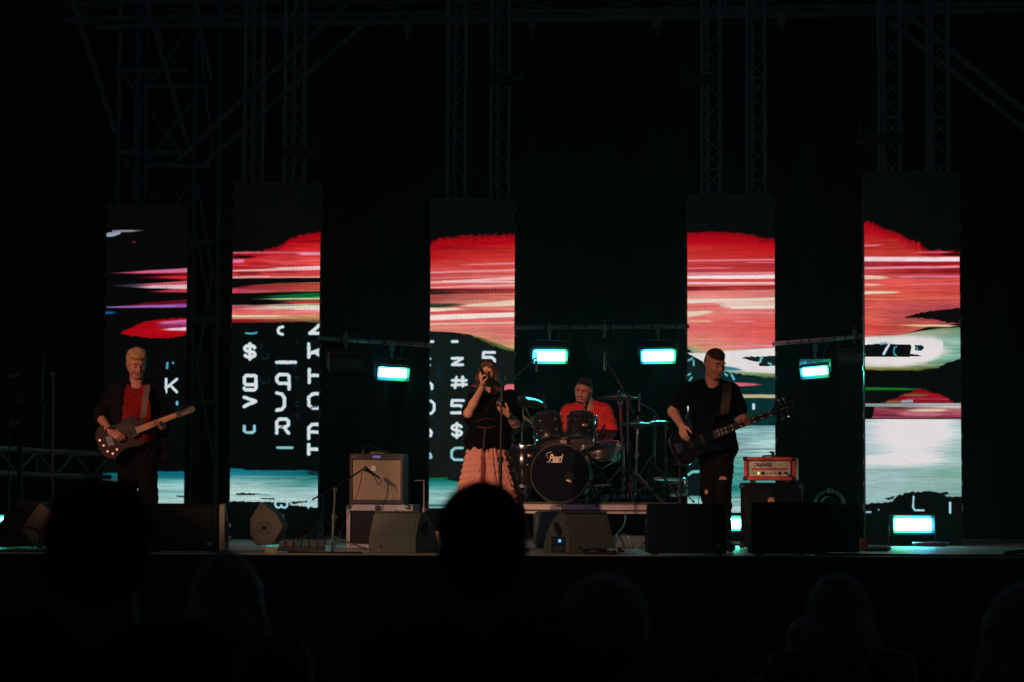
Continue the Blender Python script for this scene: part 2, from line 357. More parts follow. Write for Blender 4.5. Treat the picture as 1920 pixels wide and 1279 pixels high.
def glyph(ch, x, y, w, h):
    "stroke outlines in photograph-sized units; x,y is the top left"
    def m(pl): return [(x + a * w, y + b * h) for a, b in pl]
    def A(cx, cy, rx, ry, a0, a1): return [((p[0])  , p[1]) for p in arc(cx, cy, rx, ry, a0, a1)]
    G = {
     'K': [[(0, 0), (0, 1)], [(1, 0), (.12, .62)], [(.4, .48), (1, 1)]],
     'k': [[(0, 0), (0, 1)], [(1, .35), (.1, .72)], [(.4, .6), (1, 1)]],
     'H': [[(0, 0), (0, 1)], [(0, .5), (1, .5)]],
     '$': [A(.5, .3, .45, .22, 20, 180) + A(.5, .3, .45, .2, 180, 270)[1:] + A(.5, .72, .45, .22, 90, 0)[1:] + A(.5, .72, .45, .2, 0, -160)[1:], [(.5, -.05), (.5, 1.05)]],
     'g': [A(.5, .38, .5, .34, 90, 450)[:1] + [(.15, .05), (0, .2), (0, .5), (.15, .66), (1, .66)], [(.5, .05), (.9, .05), (1, .1), (1, .9), (.85, 1), (.1, 1), (0, .9)]],
     'q': [[(1, .66), (.2, .66), (0, .5), (0, .25), (.2, .05), (.85, .05), (1, .15), (1, 1.05)]],
     '>': [[(0, 0), (1, .45), (0, 1)]],
     'u': [[(0, 0), (0, .75), (.2, 1), (.8, 1), (1, .75), (1, 0)]],
     ')': [[(0, 0), (.6, .08), (.85, .3), (.85, .75), (.6, .95), (0, 1)]],
     '(': [[(1, 0), (.35, .1), (.1, .5), (.3, .85), (1, 1)]],
     'R': [[(0, 1), (0, .2), (.2, 0), (.8, 0), (1, .15), (1, .4), (.8, .55), (0, .55)], [(.55, .55), (1, 1)]],
     'P': [[(0, 1), (0, .25), (.25, 0), (1, 0)], [(0, .55), (1, .55)]],
     'C': [[(1, 0), (.3, .02), (0, .25), (0, .8), (.25, 1), (1, 1)]],
     'D': [[(0, 0), (.75, .02), (1, .25), (1, .75), (.75, 1), (0, 1)]],
     '0': [[(.2, 0), (.8, 0), (1, .2), (1, .8), (.8, 1), (.2, 1), (0, .8), (0, .2), (.2, 0)]],
     'Z': [[(.85, 0), (0, 1), (1, 1)]],
     'z': [[(0, 0), (1, 0), (0, 1), (1, 1)]],
     'n': [[(0, .1), (.6, .1), (.9, .35), (.9, 1)]],
     '5': [[(1, 0), (.05, 0), (0, .42), (.75, .42), (1, .6), (1, .8), (.8, 1), (0, 1)]],
     '#': [[(.3, 0), (.2, 1)], [(.75, 0), (.75, .85)], [(0, .32), (1, .32)], [(0, .75), (1, .7)]],
     '_': [[(0, 0), (1, 0)]], 'L': [[(.05, 0), (0, .8), (.2, 1), (1, 1)]], 'l': [[(0, 0), (0, 1)]],
     '7': [[(0, 0), (1, 0), (.35, 1)]], '+': [[(.4, 0), (.4, 1)], [(0, .5), (1, .5)]],
     'J': [[(0, .8), (.3, 1), (.8, .9), (1, .6)]], '4': [[(.3, 0), (.3, 1)], [(.3, .55), (1, .6)]],
    }
    return [m(p) for p in G[ch]]
def ghost(p, glyphs):
    for ch, x, y, w_, h in glyphs: p.strokes(glyph(ch, x, y, w_, h), 0.7, (8, 48, 80), (5, 26, 44))

def paint_one(p):
    p.poly([(196, 437), (215, 436), (226, 433), (226, 438), (214, 443), (196, 445)], (150, 170, 190)); p.st(434, 432, 1.6, (160, 150, 170), 210, 273, tr=.5)
    p.st(454, 454, 1.2, (150, 20, 40), 248, 254)
    p.st(513, 508, .8, (190, 40, 70), h2=5, tl=.5); p.st(513, 507, .5, (220, 130, 180), h2=3.2, a=.8, tl=.6)
    p.st(521, 519, .5, (120, 15, 25), 240, 348, h2=4.5, tl=.6); p.st(520, 520, .4, (210, 40, 45), 290, 348, h2=3.5, tl=.3)
    p.st(536, 536, 1, (60, 55, 85), h2=7, tl=.4); p.st(535, 531, .5, (215, 90, 110), 240, 348, h2=4, tl=.4); p.st(538, 538, 1, (240, 200, 210), 240, 348, h2=4, tl=.45); p.st(547, 545, .5, (210, 60, 75), 270, 348, h2=3.2, tl=.6)
    p.st(573, 567, .6, (110, 12, 25), 215, 348, h2=5, tl=.5); p.st(576, 573, 1, (170, 90, 190), 200, 348, h2=3.3, tl=.2, a=.85); p.st(576, 574, .6, (190, 160, 220), 200, 330, h2=.8, a=.7)
    p.st(587, 586, 1.8, (30, 95, 170), 196, 222, tr=.6)
    p.grad([(227, 623), (240, 618), (255, 610), (275, 603), (300, 601), (320, 598), (348, 597)], [(227, 625), (245, 630), (270, 632), (300, 634), (325, 633), (348, 628)], [(597, (170, 5, 20)), (634, (185, 5, 22))], jt=2, jb=1.5)
    p.C = np.where((p.x < 227)[..., None] & (p.y > 595)[..., None] & (p.y < 636)[..., None], lin((5, 6, 6)), p.C)
    p.st(606, 604, 1, (215, 110, 160), 285, 348, h2=4.5, tl=.4); p.st(611, 610, 1, (120, 50, 120), 285, 348, h2=7, tl=.3, a=.5); p.st(618, 617, .6, (245, 210, 220), 295, 348, h2=3, tl=.5)
    p.tiles(505, 580, .5)
    p.strokes(glyph('K', 311.5, 711, 20, 24), 2.2); p.strokes([[(314, 681), (313, 690)]], 1.4, (60, 170, 220)); p.strokes([[(324, 680), (325, 681)]], 1, (60, 170, 220))
    p.strokes([[(332, 754), (332, 758)]], 1.6, (130, 210, 220)); p.strokes([[(312, 794), (316, 799)]], 1.8, (130, 210, 220))
    
    p.grad([(188, 888), (270, 885), (350, 884)], [(188, 944), (350, 944)], [(885, (10, 95, 115)), (896, (20, 120, 135)), (902, (110, 190, 185)), (912, (165, 205, 200)), (922, (125, 185, 185)), (930, (165, 205, 205)), (944, (175, 210, 210))], streak=.2, jt=.8)
    p.st(930, 931, 1.6, (25, 60, 70), 328, 346, tl=.3)
def paint_two(p):
    p.grad([(434, 473), (488, 472), (500, 469), (512, 465), (522, 460), (533, 454), (545, 446), (556, 443), (568, 441), (580, 436), (598, 433)], [(434, 521), (598, 521)],
        [(433, (130, 0, 15), (150, 0, 18)), (452, (150, 0, 18), (160, 5, 20)), (462, (185, 0, 18), (215, 30, 38)), (474, (215, 30, 45), (215, 40, 48)), (490, (190, 35, 45), (225, 80, 80)), (510, (185, 25, 35), (215, 60, 60)), (521, (225, 90, 95), (225, 100, 100))], jt=3.5, streak=.3, edge=9)
    p.st(474, 473, 1.5, (240, 120, 150), a=.6); p.st(482, 481, 2.6, (25, 5, 8), 434, 492, tr=.5); p.st(476, 476, 2.6, (245, 150, 170), 552, 598, tl=.4); p.st(490, 489, 2.8, (230, 130, 170), 434, 462, tr=.3)
    p.st(495, 494, 3, (150, 10, 20), 450, 520, a=.6, tl=.3, tr=.4); p.st(508, 503, 1.2, (255, 190, 190), h2=2.8); p.st(503, 501, .5, (250, 215, 215), 500, 598, h2=2, tl=.3); p.st(513, 512, 3, (100, 10, 12), 440, 500, a=.7, tl=.2, tr=.3)
    p.st(520, 519, 1.3, (250, 190, 180), a=.8); p.st(518, 516, 3, (190, 50, 50), 505, 598, a=.4)
    p.grad([(434, 540), (470, 535), (520, 531), (598, 529)], [(434, 550), (598, 546)], [(529, (60, 5, 8), (150, 85, 60)), (538, (120, 10, 25), (185, 60, 55)), (545, (215, 70, 100), (190, 90, 70)), (550, (200, 60, 80), (200, 180, 130))], streak=.3)
    p.st(557, 553, .5, (0, 110, 60), 470, 598, h2=4, tl=.5); p.st(561, 560, .5, (190, 220, 150), 468, 598, h2=2.4, tl=.5); p.st(563, 564, .6, (15, 40, 25), 520, 598, h2=2, tl=.5); p.st(566, 567, .5, (190, 60, 60), 510, 598, h2=4, tl=.5)
    p.grad([(434, 572), (490, 572), (530, 570), (598, 569)], [(434, 606), (500, 605), (560, 603), (598, 605)], [(570, (70, 25, 60), (190, 180, 140)), (576, (190, 70, 90), (250, 240, 215)), (581, (225, 90, 95), (245, 190, 180)), (588, (235, 105, 105), (230, 100, 100)), (594, (240, 190, 160), (225, 170, 120)), (599, (170, 20, 30), (165, 120, 80)), (606, (90, 5, 10), (70, 55, 50))], streak=.25, jb=1)
    p.st(577, 576, 1, (230, 225, 205), 470, 598, h2=3.4, tl=.4); p.st(593, 592, 1.6, (245, 220, 180), 434, 560, tr=.5)
    p.tiles(527, 562, .6); p.tiles(570, 604, .22); p.tiles(500, 521, .25)
    gl = [('J', 461, 621, 20, 4.5)]
    for g in gl: p.strokes(glyph(*g), 1.1, (60, 150, 180))
    for g in [('$', 458, 646, 21, 26), ('g', 458, 703, 22, 28), ('>', 458, 745, 21, 17), ('_', 519, 679.5, 35, 1), ('q', 519, 701, 23, 27), (')', 519, 737, 17, 32), ('R', 519, 786, 22, 26),
              ('k', 579, 645, 26, 25), ('Z', 581, 609, 22, 16), ('C', 579, 738, 26, 27), ('P', 579, 796, 24, 26), ('H', 579, 834, 24, 17)]: p.strokes(glyph(*g), 3.0)
    p.strokes([[(580, 693), (580, 717)], [(580, 704), (600, 704)]], 2.9); p.strokes(glyph('u', 458, 799, 19, 12), 2.2, (170, 205, 210)); p.strokes(glyph('_', 520, 839.5, 28, 1), 1.9, (150, 200, 200)); p.strokes(glyph('(', 520, 613, 10, 14), 2.4)
    ghost(p, [('u', 490, 662, 14, 10), ('u', 490, 708, 14, 10), ('l', 490, 643, 1, 12), ('l', 557, 640, 1, 8), ('>', 551, 683, 8, 6), ('_', 584, 642, 10, 1), ('(', 553, 752, 8, 10), ('7', 553, 708, 7, 10), ('z', 523, 797, 9, 8), ('C', 583, 763, 12, 8), ('n', 551, 776, 8, 8), ('l', 520, 684, 1, 10)])
    p.grad([(434, 878), (458, 879), (460, 882), (570, 882), (598, 884)], [(434, 940), (500, 941), (530, 945), (598, 952)],
        [(878, (15, 110, 130), (10, 90, 105)), (890, (30, 130, 145), (10, 110, 120)), (897, (120, 190, 190), (20, 110, 110)), (910, (175, 210, 205), (60, 150, 145)), (920, (185, 215, 210), (150, 200, 195)), (935, (180, 212, 208), (175, 208, 205)), (952, (200, 220, 218), (190, 215, 212))], streak=.16, jt=.6, jb=1)
    p.poly([(574, 884), (598, 884), (598, 892), (580, 891)], (10, 50, 55)); p.poly([(440, 926), (452, 924), (485, 925), (488, 927), (470, 928.5), (444, 928)], (10, 38, 44)); p.poly([(489, 934), (514, 934), (515, 937), (490, 936.5)], (10, 38, 44)); p.st(927, 928, 1.5, (60, 120, 125), 485, 515, a=.6, tr=.5)
    p.poly([(545, 941), (575, 939), (578, 942), (560, 943), (550, 947)], (10, 30, 35)); p.poly([(495, 941), (545, 943), (540, 952), (500, 955)], (10, 25, 28))
    p.strokes([arc(522, 945, 6, 7, 100, 340), arc(533, 945, 6, 7, 200, 440)], 1.6, (200, 220, 225)); p.strokes([[(578, 937), (578, 952)], [(573, 948), (594, 945)]], 1.6, (200, 220, 225))
def paint_three(p):
    p.grad([(806, 456), (815, 451), (826, 448), (845, 446), (860, 443), (885, 442), (930, 440), (964, 439)], [(806, 621), (850, 623), (880, 627), (900, 634), (920, 643), (945, 653), (964, 658)],
        [(440, (120, 0, 12), (150, 0, 15)), (456, (125, 0, 14), (200, 5, 25)), (470, (160, 0, 16), (205, 45, 42)), (483, (195, 10, 28), (215, 55, 50)), (493, (200, 45, 45), (225, 75, 65)), (508, (220, 75, 75), (220, 80, 72)), (518, (205, 75, 72), (225, 100, 92)), (530, (225, 95, 90), (235, 120, 115)), (541, (215, 80, 78), (230, 110, 105)), (556, (160, 70, 70), (225, 110, 100)), (568, (190, 90, 85), (235, 160, 140)), (585, (215, 80, 78), (235, 115, 110)), (600, (235, 120, 115), (235, 110, 112)), (615, (235, 140, 125), (230, 110, 112)), (635, (200, 150, 110), (230, 130, 115)), (650, (150, 140, 90), (225, 170, 130))], jt=3, streak=.14, edge=13)
    p.st(497, 494, .6, (245, 130, 145), 850, 964, h2=2, tl=.3); p.st(511, 507, 1.5, (245, 150, 160), h2=2.2); p.st(521, 517, 1.2, (240, 140, 140), a=.7); p.st(530, 522, 1.6, (250, 190, 190), h2=3); p.st(528, 529, 1.2, (255, 215, 210), 830, 964); p.st(539, 535, 1, (250, 175, 175), h2=2)
    p.grad([(806, 542), (964, 541)], [(806, 553), (964, 549)], [(541, (25, 5, 8), (150, 45, 45)), (549, (45, 22, 22), (175, 70, 65)), (553, (90, 45, 45), (200, 90, 85))], streak=.3)
    p.st(575, 568, .5, (245, 215, 190), 840, 964, h2=5.5, tl=.4); p.st(573, 571, 4.2, (10, 60, 38), 806, 892, h2=.8, tr=.5); p.st(581, 579, 3.6, (245, 225, 205), 806, 890, h2=1, tr=.5); p.st(586, 584, 2, (215, 70, 75), 860, 964, tl=.5)
    p.st(596, 590, 4.8, (250, 232, 222), h2=4.2); p.st(608, 605, 1.4, (250, 200, 170)); p.st(615, 612, .7, (250, 180, 160), a=.5)
    p.grad([(870, 628), (900, 632), (930, 643), (964, 655)], [(806, 621), (880, 629), (900, 637), (920, 647), (945, 656), (964, 661)], [(620, (90, 95, 40)), (661, (60, 100, 40))], jb=1.5, alpha=.8)
    p.tiles(541, 560, .6); p.tiles(560, 600, .12)
    p.grad([(806, 623), (850, 626), (880, 632), (905, 641), (925, 651), (964, 664)], [(806, 894), (964, 908)], [(623, (14, 24, 22), (18, 20, 19)), (894, (20, 22, 20))], streak=0)
    for g in [('_', 848, 640.5, 9, 1), ('z', 848, 672, 19, 12), ('#', 848, 707, 26, 20), ('5', 847, 751, 22, 23), ('$', 847, 795, 19, 24), ('5', 906, 661, 21, 22)]: p.strokes(glyph(*g), 2.6)
    p.strokes(glyph('_', 800, 640.5, 12, 1), 2.2); p.strokes([[(806, 672), (807, 673)], [(805, 684), (806, 685)]], 1.6); p.strokes([[(800, 718), (806, 718), (810, 722), (810, 729)]], 2.4); p.strokes([[(800, 751), (808, 752), (814, 757), (814, 769), (809, 775), (800, 776)]], 2.3)
    p.strokes([[(800, 806), (806, 806), (809, 811), (808, 817), (800, 819)]], 2.2); p.strokes([[(800, 850), (806, 851), (809, 857), (800, 861)]], 2.0, (170, 200, 200)); p.strokes(glyph('C', 847, 840, 20, 22), 2.0, (170, 205, 205))
    ghost(p, [('J', 848, 657, 10, 7), ('P', 819, 682, 10, 9), ('0', 819, 697, 11, 11), ('J', 819, 722, 8, 7), ('C', 878, 702, 8, 10), ('n', 848, 700, 6, 6), ('J', 820, 745, 6, 9), ('z', 820, 792, 7, 4), ('R', 819, 808, 8, 8), ('l', 935, 681, 1, 5), ('z', 876, 786, 5, 5), ('l', 938, 700, 6, 12)])
    p.st(724, 724, 1.2, (160, 30, 35), 880, 900, tl=.4); p.st(726, 726, 5.6, (230, 115, 130), 932, 964)
    p.grad([(806, 896), (835, 899), (870, 905), (964, 914)], [(806, 953), (964, 953)], [(895, (5, 80, 50), (5, 60, 40)), (902, (15, 115, 110), (5, 90, 70)), (912, (60, 160, 160), (60, 140, 120)), (920, (130, 190, 188), (120, 180, 170)), (935, (160, 205, 200), (140, 190, 180)), (944, (150, 200, 195), (120, 180, 170)), (948, (20, 70, 80), (20, 60, 60)), (951, (140, 190, 190), (90, 150, 150)), (953, (100, 160, 160), (60, 110, 110))], streak=.2)
    p.st(897, 897, 1.2, (10, 120, 50), 806, 840)
def paint_four(p):
    p.grad([(1289, 436), (1322, 436), (1330, 433), (1350, 435), (1385, 436), (1400, 439), (1420, 442), (1432, 447), (1453, 449)], [(1289, 652), (1310, 660), (1340, 668), (1355, 665), (1380, 657), (1420, 653), (1453, 652)],
        [(434, (165, 0, 15), (110, 0, 12)), (450, (195, 0, 22), (125, 0, 15)), (456, (190, 10, 28), (180, 5, 22)), (465, (200, 45, 42), (195, 10, 25)), (478, (215, 50, 45), (205, 35, 35)), (488, (215, 70, 65), (200, 45, 45)), (500, (190, 55, 55), (195, 50, 50)), (512, (195, 60, 65), (200, 60, 60)), (526, (225, 85, 80), (215, 70, 65)), (536, (235, 130, 125), (225, 90, 85)), (548, (235, 130, 125), (235, 130, 125)), (560, (235, 150, 140), (235, 130, 120)), (575, (232, 120, 112), (230, 120, 112)), (590, (235, 140, 130), (235, 110, 105)), (602, (238, 115, 110), (235, 95, 88)), (620, (235, 115, 112), (235, 92, 85)), (640, (235, 150, 130), (235, 100, 98)), (652, (225, 165, 125), (235, 120, 125))], jt=2, streak=.12, edge=11)
    p.st(489, 487, 1.4, (245, 130, 145)); p.st(503, 502, 1.4, (245, 110, 140), 1289, 1400, tr=.5); p.st(492, 492, .8, (245, 120, 140), 1390, 1453, tl=.3)
    p.st(514, 513, 3, (240, 150, 160), 1289, 1453, a=.8); p.st(520, 519, 2.6, (250, 235, 235), h2=3.4); p.st(531, 531, 2, (255, 210, 215), a=.9)
    p.grad([(1289, 537), (1453, 536)], [(1289, 546), (1453, 543)], [(536, (120, 15, 22), (160, 40, 42)), (546, (130, 30, 32), (185, 70, 65))], streak=.4)
    p.st(565, 561, 3.6, (242, 222, 205), h2=2.8); p.st(570, 572, 7, (240, 212, 190), 1325, 1453, soft=6, tl=.35, a=.9); p.st(576, 573, 1, (230, 90, 90), 1289, 1350, h2=2, a=.7); p.st(589, 584, 5.5, (240, 215, 190), 1289, 1345, h2=1.5, tr=.3); p.st(577, 576, 1.8, (250, 235, 230), 1370, 1453)
    p.st(585, 587, 1, (250, 150, 160), 1345, 1453, tl=.2); p.st(602, 602, 1.6, (242, 190, 150), 1289, 1342, tr=.3); p.st(603, 602, 1.2, (250, 150, 160), 1365, 1425, tl=.3, tr=.4); p.st(650, 648, 1.2, (245, 150, 170), 1340, 1453, tl=.2)
    p.grad([(1289, 648), (1310, 655), (1330, 662), (1345, 663), (1355, 660), (1375, 657), (1420, 654), (1453, 652)], [(1289, 655), (1305, 663), (1320, 675), (1335, 687), (1350, 693), (1370, 700), (1400, 703), (1453, 709)],
        [(650, (150, 150, 110), (232, 226, 226)), (665, (150, 165, 110), (232, 226, 226)), (676, (70, 150, 110), (232, 226, 226)), (684, (40, 130, 130), (232, 226, 226)), (693, (20, 115, 120), (225, 226, 220)), (699, (10, 90, 90), (170, 195, 150)), (705, (5, 70, 70), (110, 130, 70)), (710, (5, 60, 60), (70, 90, 50))], soft=1.4, jb=2, streak=.08)
    p.grad([(1345, 662), (1360, 658), (1453, 653)], [(1345, 680), (1365, 688), (1400, 697), (1453, 700)], [(655, W_), (700, W_)], streak=0, soft=2, alpha=1); p.over((12, 24, 22), (p.x < 1318) * (p.y > 662 + (p.x - 1289) * .55) * (p.y < 700))
    p.st(690, 694, 3.5, (20, 130, 140), 1356, 1400, h2=2, tr=.5)
    p.poly([(1390, 671.5), (1398, 669), (1412, 668.5), (1428, 669), (1436, 668), (1453, 667), (1453, 686), (1425, 687), (1421, 683), (1428, 678), (1418, 679), (1400, 674)], (12, 34, 32)); p.strokes([[(1429, 669), (1425, 678)]], 1.6, (110, 190, 195)); p.strokes([[(1441, 681), (1446, 683)]], 1.2, (110, 190, 200))
    p.grad([(1289, 690), (1310, 690), (1350, 699), (1400, 706), (1453, 711)], [(1289, 800), (1453, 800)], [(700, (14, 28, 26), (6, 48, 48)), (800, (12, 26, 26), (4, 46, 48))], streak=.05)
    p.st(721, 721, 3.5, (225, 105, 125), 1376, 1434, h2=1, tr=.4); p.st(743, 743, 3, (205, 195, 150), 1378, 1453)
    p.strokes([arc(1296, 765, 5, 8, 60, 300)], 2.6); p.strokes([[(1413, 759), (1413, 766)]], 2.4); p.strokes([[(1291, 676), (1298, 672)], [(1300, 676), (1301, 685)], [(1289, 704), (1294, 701)], [(1293, 713), (1297, 708)]], 1.2, (100, 190, 210)); p.strokes([[(1372, 703), (1376, 711)], [(1360, 701), (1363, 704)]], 1.5, (100, 190, 210))
    p.grad([(1289, 800), (1370, 798), (1453, 798)], [(1289, 961), (1453, 961)], [(798, (4, 60, 70), (140, 195, 195)), (808, (6, 105, 120), (160, 205, 205)), (835, (8, 110, 125), (178, 212, 212)), (850, (20, 120, 125), (170, 208, 205)), (862, (90, 170, 165), (130, 190, 180)), (872, (60, 150, 145), (100, 175, 165)), (882, (110, 180, 172), (40, 140, 130)), (895, (20, 120, 120), (100, 175, 165)), (915, (8, 100, 112), (30, 130, 130)), (925, (60, 150, 145), (80, 160, 150)), (938, (130, 185, 180), (140, 190, 185)), (961, (190, 215, 215), (190, 215, 215))], streak=.25, soft=1)
    p.over((11, 22, 21), (p.x < 1352) * (p.y > 790) * (p.y < 930)); p.strokes([[(1291, 890), (1298, 885), (1312, 884)]], 2, (130, 200, 190))
def paint_five(p):
    p.grad([(1622, 415), (1632, 418), (1645, 421), (1652, 427), (1672, 431), (1682, 434), (1692, 442), (1710, 450), (1722, 455), (1735, 463), (1745, 468), (1780, 470), (1801, 473)], [(1622, 633), (1670, 632), (1700, 625), (1740, 613), (1801, 606)],
        [(416, (130, 15, 22), (90, 5, 12)), (432, (180, 5, 25), (110, 10, 18)), (446, (190, 30, 35), (130, 10, 20)), (456, (200, 50, 45), (165, 20, 25)), (466, (195, 50, 45), (150, 15, 22)), (477, (215, 70, 60), (180, 30, 35)), (495, (165, 40, 60), (200, 30, 40)), (508, (205, 60, 60), (130, 10, 22)), (515, (215, 80, 85), (180, 40, 50)), (525, (230, 95, 90), (225, 80, 80)), (540, (232, 95, 82), (225, 75, 70)), (560, (232, 95, 80), (215, 80, 75)), (575, (225, 95, 85), (190, 75, 90)), (600, (225, 100, 88), (140, 50, 70)), (612, (225, 75, 65), (160, 90, 80)), (633, (230, 90, 88), (190, 130, 110))], jt=3, streak=.2, edge=12)
    p.st(461, 459, 1.2, (240, 130, 150), 1622, 1660, tr=.5); p.st(486, 486, 4, (250, 215, 225)); p.st(487, 487, 2.2, (240, 235, 240), 1700, 1801); p.st(473, 473, 1, (225, 110, 140), 1705, 1790, tl=.3, tr=.3); p.st(478, 477, 2, (10, 5, 6), 1755, 1801, tl=.5)
    p.st(496, 494, 2.5, (150, 10, 22), 1650, 1801, a=.7, tl=.2); p.st(503, 500, 2, (250, 160, 180), a=.8); p.st(512, 510, 1.2, (130, 8, 20), 1640, 1801, a=.7, tl=.2); p.st(519, 518, 2, (235, 130, 160), 1660, 1801, tl=.3, a=.8); p.st(520, 521, 3.2, (250, 215, 190), 1622, 1680, tr=.6, a=.9)
    p.st(534, 534, 1.6, (250, 200, 190), 1622, 1665, tr=.6); p.st(534, 532, 1, (250, 130, 150), 1700, 1801, a=.7); p.st(549, 548, 2.8, (250, 225, 195), 1622, 1696, h2=1, tr=.3); p.st(561, 559, 1, (250, 150, 110), a=.5)
    p.tiles(514, 600, .16, 7.6)
    p.poly([(1692, 596), (1720, 588), (1745, 583), (1775, 580), (1801, 577), (1801, 606), (1780, 605), (1760, 600), (1730, 597)], (9, 6, 7), 1, 2.5)
    p.grad([(1622, 632), (1680, 629), (1720, 622), (1760, 616), (1801, 614)], [(1622, 693), (1660, 695), (1720, 695), (1760, 690), (1775, 680), (1801, 672)],
        [(614, (150, 140, 110), (110, 150, 110)), (630, (232, 205, 190), (120, 165, 135)), (634, W_, (130, 185, 160)), (672, W_, (120, 185, 155)), (685, (225, 222, 205), (70, 120, 60)), (690, (160, 150, 90), (40, 90, 30)), (695, (90, 95, 40), (30, 70, 20))], soft=1.2, streak=.12, jb=1)
    p.grad([(1622, 634), (1700, 632), (1750, 633), (1768, 640), (1769, 700), (1801, 700)], [(1622, 684), (1690, 686), (1735, 680), (1760, 668), (1768, 655), (1769, 600), (1801, 600)], [(632, W_), (690, W_)], streak=0, soft=6); p.st(658, 656, 17, W_, 1745, 1801, h2=5, tr=.95, soft=10, a=.8)
    p.st(610, 611, 1.8, (245, 210, 160), 1670, 1801, tl=.4, tr=.2)
    p.poly([(1622, 646.5), (1636, 646), (1645, 644), (1660, 645), (1708, 646), (1709, 652), (1706, 663), (1720, 665), (1728, 668), (1700, 669), (1622, 669)], (8, 9, 9), 1, .4); p.poly([(1715, 646.5), (1730, 648), (1733, 652), (1727, 658), (1716, 657)], (12, 30, 32), 1, .6)
    p.strokes([[(1667, 646), (1657, 663.5)]], 2.0, W_); p.strokes([[(1651, 645), (1662, 643)]], 1.2, (120, 180, 190)); p.strokes(glyph('(', 1675, 650, 6, 17), .6, (40, 110, 180)); p.strokes([[(1719, 652), (1721, 656)]], .8, (40, 120, 160))
    p.st(729, 730, 2.9, (25, 110, 40), 1622, 1750, h2=1, tr=.4)
    p.grad([(1650, 757), (1662, 752), (1680, 745), (1695, 739), (1716, 732), (1735, 729), (1755, 738), (1772, 743), (1784, 752), (1790, 757)], [(1622, 757), (1801, 757)], [(729, (120, 8, 20)), (745, (160, 12, 25)), (757, (130, 20, 30))], streak=.35, jt=2.5); p.over((10, 11, 11), ((p.x < 1652) | (p.x > 1788)) * (p.y > 733) * (p.y < 756))
    p.st(741, 741, 2, (110, 100, 60), 1685, 1750, tl=.3, tr=.3, a=.8); p.st(754, 754, 2.5, (110, 110, 70), 1655, 1700, tl=.3, a=.8); p.st(753, 752, 2.5, (170, 160, 180), 1690, 1712); p.st(748, 749, 1.2, (160, 60, 90), 1700, 1780, a=.8)
    p.grad([(1622, 757), (1801, 756)], [(1622, 762), (1690, 763), (1801, 771)], [(756, (160, 195, 200), (150, 180, 190)), (762, (90, 110, 120), (225, 200, 190)), (771, (60, 60, 70), (160, 160, 170))], streak=.15)
    p.grad([(1622, 800), (1632, 800), (1640, 763), (1801, 766)], [(1622, 784), (1801, 784)], [(763, (80, 10, 20), (215, 150, 150)), (772, (150, 30, 60), (200, 110, 120)), (778, (110, 30, 70), (170, 70, 90)), (784, (160, 70, 90), (120, 30, 50))], streak=.35)
    p.st(770, 769, 2.2, (235, 205, 180), 1690, 1790, tl=.3, tr=.3); p.st(776, 777, 4, (215, 130, 140), 1670, 1780, tl=.3, tr=.3, a=.7)
    p.grad([(1622, 786), (1801, 786)], [(1622, 945), (1640, 943), (1672, 941), (1682, 930), (1700, 924), (1740, 921), (1760, 924), (1775, 931), (1801, 931)],
        [(786, (175, 205, 210), (170, 200, 200)), (815, (196, 214, 220), (192, 214, 216)), (850, (186, 209, 214), (165, 200, 196)), (865, (210, 218, 220), (165, 200, 195)), (885, (170, 200, 202), (110, 165, 145)), (900, (165, 198, 198), (150, 185, 175)), (920, (170, 200, 200), (130, 175, 165)), (945, (150, 190, 188), (120, 165, 155))], streak=.1, jb=1.5, soft=.8)
    e_ = np.hypot((p.x - 1712) / 88, np.maximum(p.y - 800, 0) / 74) + (vn(p.x / 50, p.y / 2, 3) - .5) * .22; p.over(W_, ss(1.12, .55, e_) * (p.y > 786)); e_ = np.hypot((p.x - 1690) / 95, (p.y - 862) / 14) + (vn(p.x / 40, p.y / 2, 4) - .5) * .3; p.over(W_, ss(1.1, .6, e_) * .85)
    p.poly([(1658, 936), (1670, 931), (1680, 930), (1684, 924), (1676, 937)], (9, 30, 30), 1, 3); p.poly([(1760, 925), (1775, 922), (1782, 926), (1768, 930)], (9, 30, 30), 1, 2)
    p.strokes(glyph('L', 1712, 931, 20, 26), 1.3, (200, 215, 218)); p.strokes(glyph('l', 1781.5, 943, 1, 18), 1.8, (215, 220, 224)); p.strokes([[(1622, 960.5), (1632, 960)]], 1.3, (180, 200, 205)); p.strokes([[(1647, 956), (1648, 956)]], .7)

SCREENM = bpy.data.materials.new('led_screen_picture'); SCREENM.use_nodes = True
nt = SCREENM.node_tree; b = nt.nodes['Principled BSDF']; at = nt.nodes.new('ShaderNodeAttribute'); at.attribute_name = 'picture'
nt.links.new(at.outputs['Color'], b.inputs['Emission Color']); b.inputs['Emission Strength'].default_value = 1.0
b.inputs['Base Color'].default_value = (0.003, 0.003, 0.003, 1); b.inputs['Roughness'].default_value = 0.9; b.inputs['Specular IOR Level'].default_value = 0.0
CABM = mat('screen_cabinet', (0.02, 0.02, 0.021), 0.45, 0.3); LATCHM = mat('latch_metal', (0.3, 0.3, 0.3), 0.3, 0.9)
SCR = [(196, 348, 29.6, 385, paint_one, 'leftmost tall LED screen, mostly dark with thin red streaks, behind the blond guitarist'),
       (434, 598, 27.6, 342, paint_two, 'tall LED screen with dollar sign and white letters below red streaks, behind the rotated wedge'),
       (806, 964, 28.7, 371, paint_three, 'tall LED screen behind the singer with hash, 5 and dollar glyphs'),
       (1289, 1453, 27.6, 363, paint_four, 'tall LED screen behind the bassist, salmon red above and turquoise below'),
       (1622, 1801, 25.3, 320, paint_five, 'rightmost and widest-looking LED screen, red wedge over a big white block')]
screen_tops = []
